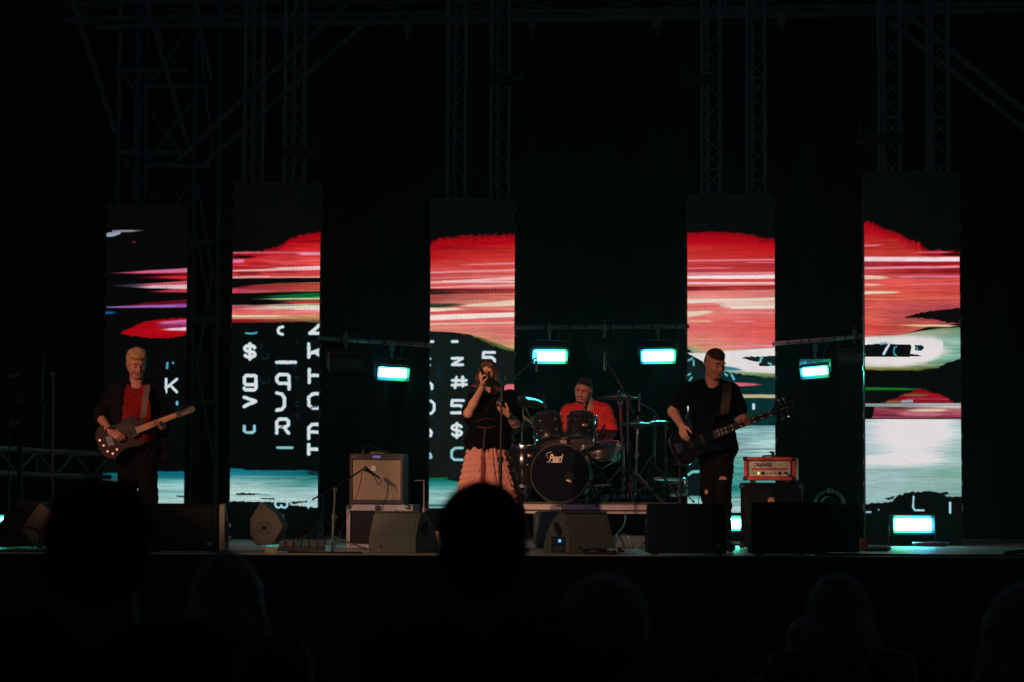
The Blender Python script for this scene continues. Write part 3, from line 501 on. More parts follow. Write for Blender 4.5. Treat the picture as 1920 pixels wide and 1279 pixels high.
for (x0, x1, Y, yt, fn, lab) in SCR:
    xl = P(x0, 700, Y).x; xr = P(x1, 700, Y).x; zt = P((x0 + x1) / 2, yt, Y).z; zb = FZ + 0.012; xc = (xl + xr) / 2; ww = xr - xl
    t = thing('led_screen', lab, 'LED screen', (xc, Y, FZ), 'tall LED screens standing in a row on the stage')
    NX, NY = 150, 600
    gx_ = np.linspace(xl, xr, NX + 1); gz = np.linspace(zb, zt, NY + 1)
    V = np.zeros((NY + 1, NX + 1, 3)); V[..., 0] = gx_[None, :] - xc; V[..., 1] = 0; V[..., 2] = gz[:, None] - FZ
    me = bpy.data.meshes.new('display'); me.vertices.add((NX + 1) * (NY + 1)); me.vertices.foreach_set('co', V.astype(np.float32).ravel())
    j, i = np.meshgrid(np.arange(NY), np.arange(NX), indexing='ij'); a = j * (NX + 1) + i
    Q = np.stack([a, a + 1, a + NX + 2, a + NX + 1], -1).reshape(-1, 4)
    me.loops.add(Q.size); me.loops.foreach_set('vertex_index', Q.astype(np.int32).ravel()); me.polygons.add(len(Q)); me.polygons.foreach_set('loop_start', (np.arange(len(Q)) * 4).astype(np.int32)); me.update(calc_edges=True)
    cx = (gx_[:-1] + gx_[1:]) / 2; cz = (gz[:-1] + gz[1:]) / 2; XX, ZZ = np.meshgrid(cx, cz)
    px, py = project(XX, np.full_like(XX, Y), ZZ); p = Paint(px, py, x0, x1); fn(p)
    # diode rows: fine dark gaps and a faint unevenness from module to module
    led = (1 - .09 * (1 + np.cos(2 * np.pi * (px - x0) / 4.1)) * (.5 + .8 * vn(px / 30, py / 40, 2))) * (1 - .04 * (1 + np.cos(2 * np.pi * py / 4.1))); mod = 0.97 + 0.06 * hsh(np.floor(XX * 4), np.floor(ZZ * 4), 3)
    nzz = 0.93 + 0.14 * hsh(np.floor(XX * 151), np.floor(ZZ * 151), 9)
    sat = ss(.9, .25, p.C.min(-1)); C = np.clip(p.C * ((1 - (1 - led) * (.35 + .65 * sat)) * mod * nzz)[..., None], 0, 1)
    at_ = me.attributes.new('picture', 'FLOAT_COLOR', 'CORNER'); C4 = np.ones((NY * NX, 4, 4), np.float32); C4[..., :3] = C.reshape(-1, 1, 3); at_.data.foreach_set('color', C4.ravel())
    me.materials.append(SCREENM); d = bpy.data.objects.new('display', me); COL.objects.link(d); d.parent = t
    for k in range(4):
        za = FZ + 0.004 + (zt - FZ) * k / 4; zb_ = FZ + (zt - FZ) * (k + 1) / 4 - 0.004
        c = MB().box((xc, Y + 0.05, (za + zb_) / 2), (ww + 0.012, 0.08, zb_ - za)).build('cabinet', CABM, t, bevel=0.004)
        for side in (-1, 1):
            for q in (0.15, 0.4, 0.65, 0.88): MB().box((xc + side * (ww / 2 + 0.014), Y + 0.03, za + (zb_ - za) * q), (0.012, 0.03, 0.05 + 0.03 * (q == 0.4))).build('latch', LATCHM, c, bevel=0.003)
    screen_tops.append((xc, Y, zt))

# ---------------------------------------------------------------- trusses and scaffolding
def truss(name, label, p0, p1, width, group, sub='lighting truss', step=None, m=ALU, rc=0.024, tri=True, face=None, cat='truss'):
    p0 = Vector(p0); p1 = Vector(p1); ax = (p1 - p0).normalized(); t = thing(name, label, cat, p0, group)
    f = Vector(face or (0, 1, 0)); f = (f - ax * f.dot(ax)).normalized(); s = ax.cross(f).normalized(); L = (p1 - p0).length
    c = [-s * width / 2, s * width / 2, f * width * 0.86 + s * width * 0.12] if tri else [-s * width / 2, s * width / 2, s * width / 2 + f * width, -s * width / 2 + f * width]
    for q in c: MB().cyl(p0 + q, p1 + q, rc, n=10).build('chord', m, t, smooth=True)
    n = max(2, int(L / (step or width * 0.95))); br = MB()
    for i in range(n):
        for k in range(len(c)):
            a, b_ = c[k], c[(k + 1) % len(c)]
            if i % 2: a, b_ = b_, a
            br.cyl(p0 + a + ax * L * i / n, p0 + b_ + ax * L * (i + 1) / n, rc * 0.34, n=6)
            if i % 6 == 3: br.cyl(p0 + a + ax * L * i / n, p0 + b_ + ax * L * i / n, rc * 0.34, n=6)
    br.build('bracing', m, t, smooth=True); return t
tw = [(455, 497, 1, 'left'), (530, 575, 1, 'right'), (836, 877, 2, 'left'), (917, 958, 2, 'right'), (1312, 1354, 3, 'left'), (1397, 1438, 3, 'right'), (1645, 1692, 4, 'left'), (1735, 1782, 4, 'right')]
sn = {1: 'the dollar-sign screen', 2: "the singer's screen", 3: "the bassist's screen", 4: 'the rightmost screen'}
for a_, b_, k, sd in tw:
    Y = SCR[k][2] + 0.35; xa = P(a_ + 4, 200, Y).x; xb = P(b_ - 4, 200, Y).x
    truss('truss_tower', f'grey three-chord truss tower, {sd} one of the pair behind {sn[k]}', ((xa + xb) / 2, Y, FZ), ((xa + xb) / 2, Y, 8.6), xb - xa, 'truss towers behind the screens')
# roof beam with hangers
YB = 30.0
bt = truss('roof_beam', 'long dark roof beam running across the top of the stage', P(120, 22, YB), P(2050, -10, YB), 0.2, 'roof', tri=False, m=STEEL, rc=0.03, step=0.9, cat='roof beam', face=(0, 1, 0))
lo_ = P(180, 52, YB - 0.5); hi_ = P(2050, -2 + 20, YB - 0.5)
rb = thing('roof_rail', 'thin lower roof rail with small hanging brackets above the screens', 'roof rail', lo_)
MB().cyl(lo_, hi_, 0.035, n=10).build('rail', STEEL, rb, smooth=True)
for i in range(8):
    q = lo_ + (hi_ - lo_) * ((i + 0.5) / 8); MB().box(q - Vector((0, 0, 0.06)), (0.1, 0.08, 0.14)).box(q - Vector((0, 0, 0.16)), (0.03, 0.03, 0.12)).build('bracket', STEEL, rb, bevel=0.006)
# diagonal stage-roof braces
for nm, lab, a, b_, Y, r_ in [('roof_brace', 'long slanting pole at upper left leaning down to the scaffold tower', (133, -10), (216, 250), 28.6, 0.035),
                     ('roof_brace', 'slanting pole crossing inside the scaffold tower', (270, -10), (352, 270), 28.9, 0.03),
                     ('roof_brace', 'thin slanting pole at the right inside of the scaffold tower', (364, -10), (396, 150), 29.2, 0.028),
                     ('roof_brace', 'upper of two parallel poles sloping up from the scaffold to the right', (333, 300), (650, 8), 29.2, 0.032),
                     ('roof_brace', 'lower of two parallel poles sloping up from the scaffold to the right', (385, 305), (700, 30), 29.5, 0.032),
                     ('roof_brace', 'upper of two parallel poles sloping down at the far right', (1690, 18), (1960, 240), 28.6, 0.036),
                     ('roof_brace', 'lower of two parallel poles sloping down at the far right', (1665, 38), (1960, 272), 28.9, 0.032)]:
    tag(MB().cyl(P(*a, Y), P(*b_, Y), r_, n=10).build(nm, STEEL, smooth=True), lab, 'pole', 'slanting roof poles')
# scaffold tower at the left
ts = thing('scaffold_tower', 'tall bluish scaffold tower with cross braces behind the leftmost screen', 'scaffold', F(280, 30.0))
BLUST = mat('bluish_steel', (0.16, 0.21, 0.27), 0.5, 0.3, 0.2)
for px, Y, r_ in [(211, 30.0, 0.03), (355, 30.0, 0.03), (262, 30.4, 0.022), (402, 29.9, 0.028)]:
    a = F(px, Y); MB().cyl(a, a + Vector((0, 0, 8)), r_, n=10).build('post', BLUST, ts, smooth=True)
a = F(247, 30.1); MB().box(a + Vector((0, 0, 4)), (0.085, 0.06, 8)).build('column', BLUST, ts, bevel=0.008)
for y, xa, xb in [(133, 216, 352), (287, 214, 350), (163, 270, 392), (311, 270, 392), (455, 355, 402), (600, 355, 402), (755, 355, 402)]:
    h = MB(); pa, pb = P(xa, y, 29.95), P(xb, y - 1, 29.95); c = (pa + pb) / 2
    h.box(c, ((pb - pa).length, 0.05, 0.055)); h.build('ledger', BLUST, ts, bevel=0.006)
for xa, ya, xb, yb in [(232, 142, 335, 282), (352, 55, 282, 158), (362, 190, 280, 300), (230, 296, 300, 388), (355, 350, 325, 388), (258, 10, 330, 120), (361, 300, 400, 520), (400, 500, 360, 740), (361, 640, 400, 860), (360, 400, 398, 600), (366, -5, 400, 300)]:
    MB().cyl(P(xa, ya, 29.9), P(xb, yb, 29.9), 0.016, n=8).build('brace', BLUST, ts, smooth=True)
# low horizontal truss at the far left
truss('box_truss', 'horizontal box truss catching teal light at the far left behind the stage', P(-60, 838, 25.6), P(190, 852, 27.6), 0.26, 'trusses', tri=False, step=0.32, face=(0, 0, -1), rc=0.026)
# dark batten lights hung on the towers
for a_, b_, y, k in [(530, 600, 285, 1), (917, 985, 150, 2), (1275, 1345, 150, 3), (1608, 1690, 261, 4)]:
    Y = SCR[k][2] + 0.1; pa, pb = P(a_, y, Y), P(b_, y, Y); c = (pa + pb) / 2
    t = thing('batten_light', f'unlit dark batten light hung on the tower above {sn[k]}', 'stage light', c, 'unlit batten lights high on the towers')
    MB().box(c, ((pb - pa).length, 0.16, 0.1)).build('housing', BLACK, t, bevel=0.02)
    MB().box(c + Vector((0, -0.085, -0.01)), ((pb - pa).length * 0.9, 0.01, 0.06)).build('lens', mat('dark_lens', (0.03, 0.03, 0.035), 0.2), t, bevel=0.003)
    for s_ in (-1, 1): MB().box(c + Vector((s_ * (pb - pa).length * 0.42, 0.06, 0.09)), (0.02, 0.03, 0.12)).build('bracket', STEEL, t, bevel=0.003)

# ---------------------------------------------------------------- strobe lights and the pipes that carry them
def led_mat(name, flip):
    m = bpy.data.materials.new(name); m.use_nodes = True; nt = m.node_tree; n = nt.nodes; L = nt.links; b = n['Principled BSDF']
    tc = n.new('ShaderNodeTexCoord'); sx = n.new('ShaderNodeSeparateXYZ'); cr = n.new('ShaderNodeValToRGB'); ad = n.new('ShaderNodeMath'); ad.operation = 'MULTIPLY_ADD'
    ad.inputs[1].default_value = (-2.6 if flip else 2.6); ad.inputs[2].default_value = 0.5
    L.new(tc.outputs['Object'], sx.inputs[0]); L.new(sx.outputs['X'], ad.inputs[0]); L.new(ad.outputs[0], cr.inputs[0])
    cr.color_ramp.elements[0].color = (0.055, 0.60, 1.0, 1); cr.color_ramp.elements[1].color = (0.06, 1.0, 0.42, 1); cr.color_ramp.elements[0].position = 0.25; cr.color_ramp.elements[1].position = 0.75
    L.new(cr.outputs['Color'], b.inputs['Emission Color']); b.inputs['Emission Strength'].default_value = STROBE; b.inputs['Base Color'].default_value = (0.5, 0.5, 0.5, 1); return m
STROBE = 75.0
LEDA = led_mat('lit_led_panel', False); LEDB = led_mat('lit_led_panel_mirrored', True)
REFL = mat('reflector', (0.022, 0.030, 0.030), 0.5, 0.0, spec=.1); LOFF = mat('unlit_led_panel', (0.03, 0.033, 0.033), 0.3, 0.2)
def strobe(c, width, yaw, tilt, lit, label, group, roll=0, flip=False, text=None, hang=True):
    "c: centre of the light window; width of the window in metres"
    Mx = frame(c, yaw, tilt, roll); wv, hh = width, width * 0.36
    t = thing('strobe_light', label, 'stage light', c, group)
    MB(Mx).box((0, 0.13, 0.0), (wv * 1.14, 0.15, hh * 1.6)).build('housing', BLACK, t, bevel=0.012)
    fr = MB(Mx); T = 0.016
    ow, oh, yi, yo = wv / 2 + .022, hh / 2 + .020, .016, -.035          # flaring reflector walls round the panel
    ix, iz = wv / 2 - .004, hh / 2 - .008
    fr.add([(-ix, yi, -iz), (ix, yi, -iz), (ix, yi, iz), (-ix, yi, iz), (-ow, yo, -oh), (ow, yo, -oh), (ow, yo, oh), (-ow, yo, oh), (-ow - .005, yo, -oh - .005), (ow + .005, yo, -oh - .005), (ow + .005, yo, oh + .005), (-ow - .005, yo, oh + .005), (-ow - .005, .05, -oh - .005), (ow + .005, .05, -oh - .005), (ow + .005, .05, oh + .005), (-ow - .005, .05, oh + .005)],
           [(0, 1, 5, 4), (1, 2, 6, 5), (2, 3, 7, 6), (3, 0, 4, 7), (4, 5, 9, 8), (5, 6, 10, 9), (6, 7, 11, 10), (7, 4, 8, 11), (8, 9, 13, 12), (9, 10, 14, 13), (10, 11, 15, 14), (11, 8, 12, 15)])
    fr.build('reflector', REFL if lit else BLACK, t)
    # the panel keeps its own object space so that its two colours follow the lamp
    pm = MB().box((0, 0, 0), (wv, 0.004, hh)); me_o = pm.build('led_panel', (LEDB if flip else LEDA) if lit else LOFF, None)
    me_o.parent = t; me_o.matrix_local = Matrix.Translation(-Vector(c)) @ Mx @ Matrix.Translation((0, 0.02, 0))
    yk = MB(frame(c, yaw)); hw = wv * 0.63; top = hh * 1.5
    if hang:
        yk.box((0, 0.08, top), (2 * hw, 0.035, 0.012)); yk.box((-hw, 0.08, top / 2), (0.01, 0.035, top)); yk.box((hw, 0.08, top / 2), (0.01, 0.035, top))
    else:
        zb = FZ - c[2]; yk.box((0, 0.08, zb + 0.012), (2 * hw, 0.05, 0.014)); yk.box((-hw, 0.08, zb / 2), (0.012, 0.04, -zb)); yk.box((hw, 0.08, zb / 2), (0.012, 0.04, -zb))
    yk.build('yoke', BLACK, t, bevel=0.003)
    if hang:
        kc = frame(c, yaw); cl = MB(kc); cl.cyl((0, 0.08, top), (0, 0.08, top + 0.09), 0.012); cl.box((0, 0.08, top + 0.12), (0.05, 0.05, 0.075)); cl.ring((0, 0.08, top + 0.17), (1, 0, 0), 0.032, 0.007, 14, 6)
        cl.build('clamp', LATCHM, t, bevel=0.002); MB(kc).tube(spline([(0.09, 0.08, top), (0.1, 0.06, top + 0.08), (0.13, 0.08, top + 0.15), (0.08, 0.1, top + 0.17)]), 0.003, 6).build('safety_wire', STEEL, t, smooth=True)
    if text:
        MB(frame(c, yaw)).box((0, 0.045, top - 0.045), (2 * hw, 0.008, 0.085)).build('name_plate', mat('grey_plate', (0.22, 0.23, 0.23), 0.8, spec=.1), t)
        text_mesh('lettering', text, 0.07, BLACK, t, frame(c, yaw) @ Matrix.Translation((0, 0.038, top - 0.045)))
    return t
def pipe(label, a, b_, Y0, Y1, r_=0.024):
    pa, pb = P(*a, Y0), P(*b_, Y1); t = thing('lighting_pipe', label, 'pipe', pa, 'pipes carrying the strobe lights')
    MB().cyl(pa, pb, r_, n=12).build('tube', mat('pipe_steel', (0.3, 0.31, 0.32), 0.38, 0.7, 0.2), t, smooth=True)
    for q in (0.18, 0.32, 0.41, 0.55, 0.68, 0.79, 0.92):
        c = pa + (pb - pa) * q; d = (pb - pa).normalized(); MB().cyl(c - d * 0.012, c + d * 0.012, r_ + 0.004, n=12).build('tape_wrap', RUBBER, t, smooth=True)
    return t
pipe('sloping grey pipe between the dollar-sign screen and the singer screen', (598, 634), (812, 648), 26.2, 27.4)
pipe('level grey pipe above the drummer', (964, 614), (1292, 612), 27.2, 27.2)
pipe('pipe tinted red, between the bassist screen and the rightmost screen', (1450, 645), (1626, 630), 27.4, 26.2)
GS = 'lit strobe lights hanging from the pipes'; GO = 'unlit strobe lights hanging from the pipes'; GF = 'lit strobe lights standing on the floor'
strobe(P(737, 700, 26.6), 0.31, 12, 16, True, 'lit cyan strobe light hanging above the guitar amplifier', GS, roll=2)
strobe(P(650, 684, 26.3), 0.33, 12, 20, False, 'unlit strobe light beside the dollar-sign screen, above the boom microphone stand', GO)
strobe(P(1031, 668, 27.0), 0.345, 0, 9, True, 'lit strobe light hanging over the left rack tom, near the singer screen', GS)
strobe(P(1134, 663, 27.1), 0.32, 0, 9, False, 'unlit strobe light between the two lit ones above the drummer', GO)
strobe(P(1234, 668, 27.0), 0.345, -2, 9, True, 'lit strobe light hanging above the hi-hat, close to the bassist screen', GS, roll=-1)
strobe(P(1527.5, 697, 26.5), 0.27, -13, 18, True, 'lit strobe light with a grey lettered plate, above the orange amplifier', GS, roll=-5, text='HOSE')
so = strobe(P(1601, 672, 26.2), 0.30, -13, 14, False, 'unlit ribbed strobe light at the left edge of the rightmost screen', GO, roll=-5)
for i in range(12): MB(frame(P(1601, 668, 26.1), -13, 14)).box((-0.15 + i * 0.027, -0.02, 0.0), (0.008, 0.02, 0.085)).build('rib', STEEL, so)
strobe(P(1712.5, 983.5, 24.6), 0.375, 0, -4, True, 'lit strobe light standing on the floor in front of the rightmost screen', GF, flip=True, hang=False)
strobe(P(1372, 981.5, 24.4), 0.30, 0, -4, True, "lit strobe light on the floor beside the bassist's feet, half hidden by dark wedges", GF, hang=False)
strobe(P(518, 972, 24.0), 0.11, 0, 0, True, 'small strobe glow on the floor peeking past the rotated wedge', GF, flip=True, hang=False)
strobe(P(-14, 806, 25.6), 0.33, 62, 0, True, 'strobe light hanging at the left edge above the box truss', GS)
strobe(P(-4, 974, 22.5), 0.12, -20, 0, True, 'strobe light on the floor cut off by the left edge of the photo', GF, flip=True, hang=False)

# ================================================================ STAGE EQUIPMENT
SC = lambda Y: FPX / Y
def at(px, Y, z=0.0): q = F(px, Y); return Vector((q.x, Y, FZ + z))
# ---------------------------------------------------------------- floor wedges
def wedge(px, Y, yaw, wd, label, m=WEDGEP, side=0, panel=False, sc=1.0, group='floor monitor wedges', md=None):
    "px: column of the middle of its near bottom edge; local x right, y away from the camera"
    c = at(px, Y); t = thing('floor_monitor', label, 'floor monitor', c, group); M = frame(c, yaw)
    prof = [(0, 0), (0, .125), (.085, .31), (.11, .335), (.17, .335), (.24, .30), (.32, .235), (.39, .16), (.43, .08), (.44, 0)]
    prof = [(a * sc, b_ * sc) for a, b_ in prof]
    MB(M).prism(prof, (-wd / 2, 0, 0), (0, 1, 0), (0, 0, 1), (wd, 0, 0)).build('cabinet', m, t, bevel=0.008)
    d1 = Vector((0, .085, .185)).normalized(); nn = Vector((0, -d1.z, d1.y))
    MB(M).prism([(-wd / 2 + .03, .02), (wd / 2 - .03, .02), (wd / 2 - .03, .155 * 1.22 * sc), (-wd / 2 + .03, .155 * 1.22 * sc)], Vector((0, 0, .125 * sc)) + nn * 0.0005, (1, 0, 0), d1, nn * 0.006).build('back_panel', m, t, bevel=0.003)
    MB(M).box((0, .10 * sc, .333 * sc + .006), (wd * .96, .035, .012)).build('top_rail', m, t, bevel=0.003)
    for s_ in (-1, 0, 1): MB(M).cyl((s_ * wd * .4, .08 * sc, .334 * sc + .008), (s_ * wd * .4, .078 * sc, .334 * sc + .013), .007).build('screw', LATCHM, t)
    MB(M).cyl((-wd * .0 - .1, -.004, .05), (-wd * 0 - .1, .004, .05), .012).build('plug_socket', BLACK, t)
    if side:
        x = side * (wd / 2 + .001)
        hp = [(.10, .20), (.20, .265), (.235, .25), (.235, .19), (.16, .135), (.11, .155)]
        MB(M).prism([(a * sc, b_ * sc) for a, b_ in hp], (x - side * .0, 0, 0), (0, 1, 0), (0, 0, 1), (side * .003, 0, 0)).build('handle_recess', mat('deep_black', (0.003, 0.003, 0.003), 0.9), t)
        MB(M).tube([(x + side * .004, .12 * sc, .165 * sc), (x + side * .012, .17 * sc, .2 * sc), (x + side * .004, .22 * sc, .235 * sc)], .008).build('handle', BLACK, t, smooth=True)
    if panel:
        x = side * (wd / 2 + .002)
        pb = MB(M).box((x, .17, .075), (.004, .24, .13)).build('control_panel', BLACK, t, bevel=.001)
        MB(M).box((x + side * .003, .14, .105), (.003, .04, .024)).build('blue_display', mat('lcd_glow', (0.02, 0.05, 0.1), 0.3, emit=(0.12, 0.35, 1.0), estr=1.6), pb)
        for i in range(5):
            for j in range(2): MB(M).cyl((x, .19 + i * .022, .115 - j * .03), (x + side * .012, .19 + i * .022, .115 - j * .03), .006).build('knob', LATCHM, pb, smooth=True)
        for i in range(3): MB(M).ring((x + side * .003, .12 + i * .05, .04), (1, 0, 0), .014, .003, 14, 6).build('socket_ring', LATCHM, pb, smooth=True)
    return t
wedge(735, 19.85, -24, .43, 'brown-grey floor wedge in front of the guitar amplifier, handle hole on its right side', side=1)
wedge(1108, 19.85, 27, .42, 'brown-grey floor wedge in front of the drum riser with a control panel and blue display', side=-1, panel=True)
def square_wedge(x0, x1, ytop, Y, label, m=WEDGEB, depth=.42, rad=.05, slopeR=0.0, group='black floor wedges seen from behind'):
    a = at(x0, Y); b_ = at(x1, Y); h = P(x0, ytop, Y).z - FZ; wd = b_.x - a.x; t = thing('floor_monitor', label, 'floor monitor', ((a.x + b_.x) / 2, Y, FZ), group)
    prof = [(0, .012), (0, h - .03), (.03, h), (.14, h), (depth, .12), (depth, .012)]
    MB().prism(prof, a, (0, 1, 0), (0, 0, 1), (wd, 0, 0)).build('cabinet', m, t, bevel=rad * .5, seg=3)
    MB().box(((a.x + b_.x) / 2, Y - .006, FZ + h * .55), (wd * .84, .01, h * .72)).build('back_panel', m, t, bevel=.004)
    for s_ in (-1, 1):
        MB().box(((a.x + b_.x) / 2 + s_ * wd * .4, Y + .1, FZ + .006), (.05, .2, .012)).build('foot', RUBBER, t, bevel=.003)
        MB().box(((a.x + b_.x) / 2 + s_ * (wd / 2 + .004), Y + .10, FZ + h * .62), (.012, .13, .045)).build('handle', mat('handle_plastic', (.03, .03, .03), .35), t, bevel=.005)
    MB().cyl(((a.x + b_.x) / 2 + wd * .38, Y - .011, FZ + .07), ((a.x + b_.x) / 2 + wd * .38, Y - .018, FZ + .07), .022).build('badge', mat('badge_plate', (.10, .11, .16), .3, .4), t)
    return t
square_wedge(1214, 1364, 944, 19.55, 'wide black floor wedge with rounded corners in front of the bassist', rad=.07)
square_wedge(1411, 1553, 941, 19.5, 'big black floor wedge in front of the black amplifier cabinet', rad=.02)
square_wedge(1540, 1612, 944, 20.4, 'small dark floor wedge tucked behind the right end of the big black one', m=WEDGED, rad=.02)
lw = square_wedge(276, 409, 944, 19.7, 'black floor wedge with a strobe-lit pale right end beside the blurred left head', rad=.03)
# its end cap with a handle, strobe light put into the paler colour
cx_ = at(409, 19.7).x; CAPM = mat('strobe_lit_speaker_end', (.20, .21, .19), .5, bump=.2)
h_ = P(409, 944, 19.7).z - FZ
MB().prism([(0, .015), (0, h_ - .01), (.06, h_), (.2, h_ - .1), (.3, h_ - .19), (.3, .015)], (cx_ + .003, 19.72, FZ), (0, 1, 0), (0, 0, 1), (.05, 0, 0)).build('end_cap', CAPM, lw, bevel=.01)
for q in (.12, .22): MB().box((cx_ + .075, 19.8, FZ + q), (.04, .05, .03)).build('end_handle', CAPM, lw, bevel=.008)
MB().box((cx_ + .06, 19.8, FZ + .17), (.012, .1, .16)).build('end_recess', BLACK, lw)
# rotated wedge lying on its edge, and the far-left one
def slab_wedge(poly, Y, depth, label, m, disc=None, yaw=0):
    base = Vector((P(poly[0][0], 1000, Y).x, Y, FZ)); t = thing('floor_monitor', label, 'floor monitor', base, 'floor monitor wedges')
    pts = [(P(a, b_, Y).x - base.x, max(P(a, b_, Y).z - FZ, .004)) for a, b_ in poly]
    MB().prism(pts, base, (1, 0, 0), (0, 0, 1), (0, depth, 0)).build('cabinet', m, t, bevel=.008)
    if disc:
        c = P(disc[0], disc[1], Y); MB().lathe([(0, 0), (.052, 0), (.056, .004)], c + Vector((0, -.004, 0)), (0, -1, 0)).build('pole_plate', WEDGED, t, smooth=True)
        MB().cyl(c + Vector((0, -.012, 0)), c + Vector((0, 0.01, 0)), .018).build('pole_hole', mat('deep_black', (0.003, 0.003, 0.003), 0.9), t)
    for a, b_ in ((poly[0][0], poly[0][1] + 9), (poly[1][0] - 5, poly[1][1] + 4), (poly[3][0] - 3, poly[3][1] - 4)):
        c = P(a, b_, Y); MB().cyl(c + Vector((0, -.003, 0)), c + Vector((0, .002, 0)), .008).build('screw', BLACK, t)
    return t
WEDGEDK = mat('dim_speaker_paint', (.075, .062, .052), .7, 0, .15, 90, .5, 160)
slab_wedge([(489, 941), (517, 962), (531, 987), (512, 1021), (481, 1023), (460, 1003), (461, 985)], 20.1, .5, 'brown-grey wedge turned end-on with a round pole hole, beside the pedalboard', WEDGEDK, (495, 990))
slab_wedge([(75, 943), (102, 962), (110, 990), (100, 1022), (60, 1020), (42, 997), (44, 985)], 20.1, .5, 'reddish-brown wedge turned end-on at the far left of the stage', WEDGEDK, (84, 989))
slab_wedge([(30, 940), (72, 941), (60, 985), (62, 1024), (0, 1026), (-12, 1000), (10, 965)], 20.75, .45, 'black wedge behind the reddish-brown one at the far left', WEDGEB)

# ---------------------------------------------------------------- cables and small floor clutter
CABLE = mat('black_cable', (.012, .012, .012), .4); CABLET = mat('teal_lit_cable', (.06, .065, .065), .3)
def cable(label, pts, r_=.006, m=CABLE, cat='cable', group='cables on the stage floor', name='cable'):
    return tag(MB().tube(spline(pts, 5), r_, 6).build(name, m, smooth=True), label, cat, group)
def loop_pts(px, Y, rx, ry, n=3, z=.01, jit=.04):
    c = at(px, Y, z); out = []
    for i in range(n * 8): a = i / 8 * 2 * math.pi; out.append(c + Vector((rx * math.cos(a) * (1 + rng.uniform(-jit, jit) * 3), ry * math.sin(a) * (1 + rng.uniform(-jit, jit)), .006 * (i // 8) + rng.uniform(0, .012))))
    return out
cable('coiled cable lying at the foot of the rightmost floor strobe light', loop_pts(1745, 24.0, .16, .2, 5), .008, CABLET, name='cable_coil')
cable('long black cable running along the front edge of the stage on the right', [at(x, 19.5 + .08 * math.sin(x / 60), .008) for x in range(1550, 2000, 30)], .011)
cable('black cable along the stage edge left of the brown wedge', [at(x, 19.55 + .07 * math.sin(x / 40), .008) for x in range(540, 700, 20)], .009)
cable('tangled cable at the foot of the wedge with the blue display', loop_pts(1125, 19.5, .12, .06, 3), .006)
cable('tangled cables beside the right foot of that same brown wedge', [at(1130 + 40 * math.sin(i * 1.7), 19.6 + .1 * math.cos(i * 2.3), .01 + .02 * (i % 3)) for i in range(12)], .007)
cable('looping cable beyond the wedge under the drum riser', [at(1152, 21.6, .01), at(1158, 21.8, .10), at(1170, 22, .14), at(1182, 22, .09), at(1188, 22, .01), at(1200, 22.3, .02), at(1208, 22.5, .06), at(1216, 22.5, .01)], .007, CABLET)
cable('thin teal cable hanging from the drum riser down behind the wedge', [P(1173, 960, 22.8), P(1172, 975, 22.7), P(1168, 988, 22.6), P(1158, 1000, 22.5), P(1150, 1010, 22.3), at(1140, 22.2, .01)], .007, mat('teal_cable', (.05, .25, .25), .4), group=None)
cable('cable curving over the floor behind the big black wedges at right', [at(1500, 19.25 + .1, .01), at(1520, 19.5, .03), at(1560, 19.6, .012), at(1590, 19.9, .01), at(1610, 20.4, .01)], .009)
cable('cable arching by the floor of the far left wedge', [at(5, 19.8, .03), P(20, 1002, 19.8), P(45, 990, 19.8), P(66, 992, 19.8), P(75, 1008, 19.8), at(70, 19.8, .01)], .007)
cable('cable running along the far left stage edge', [at(x, 19.5 + .05 * math.sin(x / 20), .01) for x in range(-10, 110, 15)], .009)
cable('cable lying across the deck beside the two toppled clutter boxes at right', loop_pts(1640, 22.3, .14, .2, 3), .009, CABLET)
def small_box(px, Y, z, d, m, name, label, cat, yaw=0, group=None, knobs=0):
    c = at(px, Y, z + d[2] / 2); t = thing(name, label, cat, at(px, Y, z), group)
    MB(frame(c, yaw)).box((0, 0, 0), d).build('case', m, t, bevel=min(d) * .15)
    for i in range(knobs): MB(frame(c, yaw)).cyl((d[0] * ((i + .5) / knobs - .5), 0, d[2] / 2), (d[0] * ((i + .5) / knobs - .5), 0, d[2] / 2 + .014), .009).build('knob', CHROME, t, smooth=True)
    MB(frame(c, yaw)).cyl((d[0] * .3, -d[1] / 2 - .006, 0), (d[0] * .3, -d[1] / 2, 0), min(d) * .2).build('socket', LATCHM, t)
    return t
small_box(1617, 21.8, .0, (.07, .1, .10), mat('orange_plastic', (.5, .14, .05), .5), 'plug_box', 'small orange-brown plug box on the floor right of the wedges', 'plug box', 15)
small_box(1645, 21.6, .0, (.2, .1, .035), mat('pale_case', (.25, .27, .27), .5), 'cable_connector_block', 'flat pale connector block among the cables at right', 'connector', -12)
small_box(509, 19.6, .0, (.1, .07, .045), mat('tan_box', (.42, .26, .16), .6), 'adapter_box', 'small tan adapter box at the left end of the pedalboard', 'adapter', 5)
small_box(1150, 19.55, .0, (.09, .08, .05), mat('grey_box', (.22, .19, .15), .6), 'connector_box', 'small greyish connector box beside the wedge with the blue display', 'connector', -10)
small_box(1190, 22.6, .0, (.36, .2, .12), mat('dark_teal_box', (.05, .09, .1), .5), 'power_box', 'low dark power box on the floor under the right end of the riser', 'power box', 0)
small_box(1030, 22.9, .0, (.30, .3, .34), mat('dark_crate_paint', (.03, .05, .055), .5), 'storage_crate', 'dark crate standing in the shade under the drum riser', 'crate', 0)
# cup
t = thing('cup', 'pale cup standing on the floor right of the brown wedge', 'cup', at(816, 20.9))
MB().lathe([(0, 0), (.028, 0), (.036, .16), (.033, .16), (.026, .01)], at(816, 20.9), (0, 0, 1)).build('cup_body', mat('paper_cup', (.5, .38, .27), .6), t, smooth=True)
MB().lathe([(0, .166), (.037, .166), (.04, .16), (.04, .15)], at(816, 20.9), (0, 0, 1)).build('lid', mat('cup_lid', (.6, .5, .4), .5), t, smooth=True)
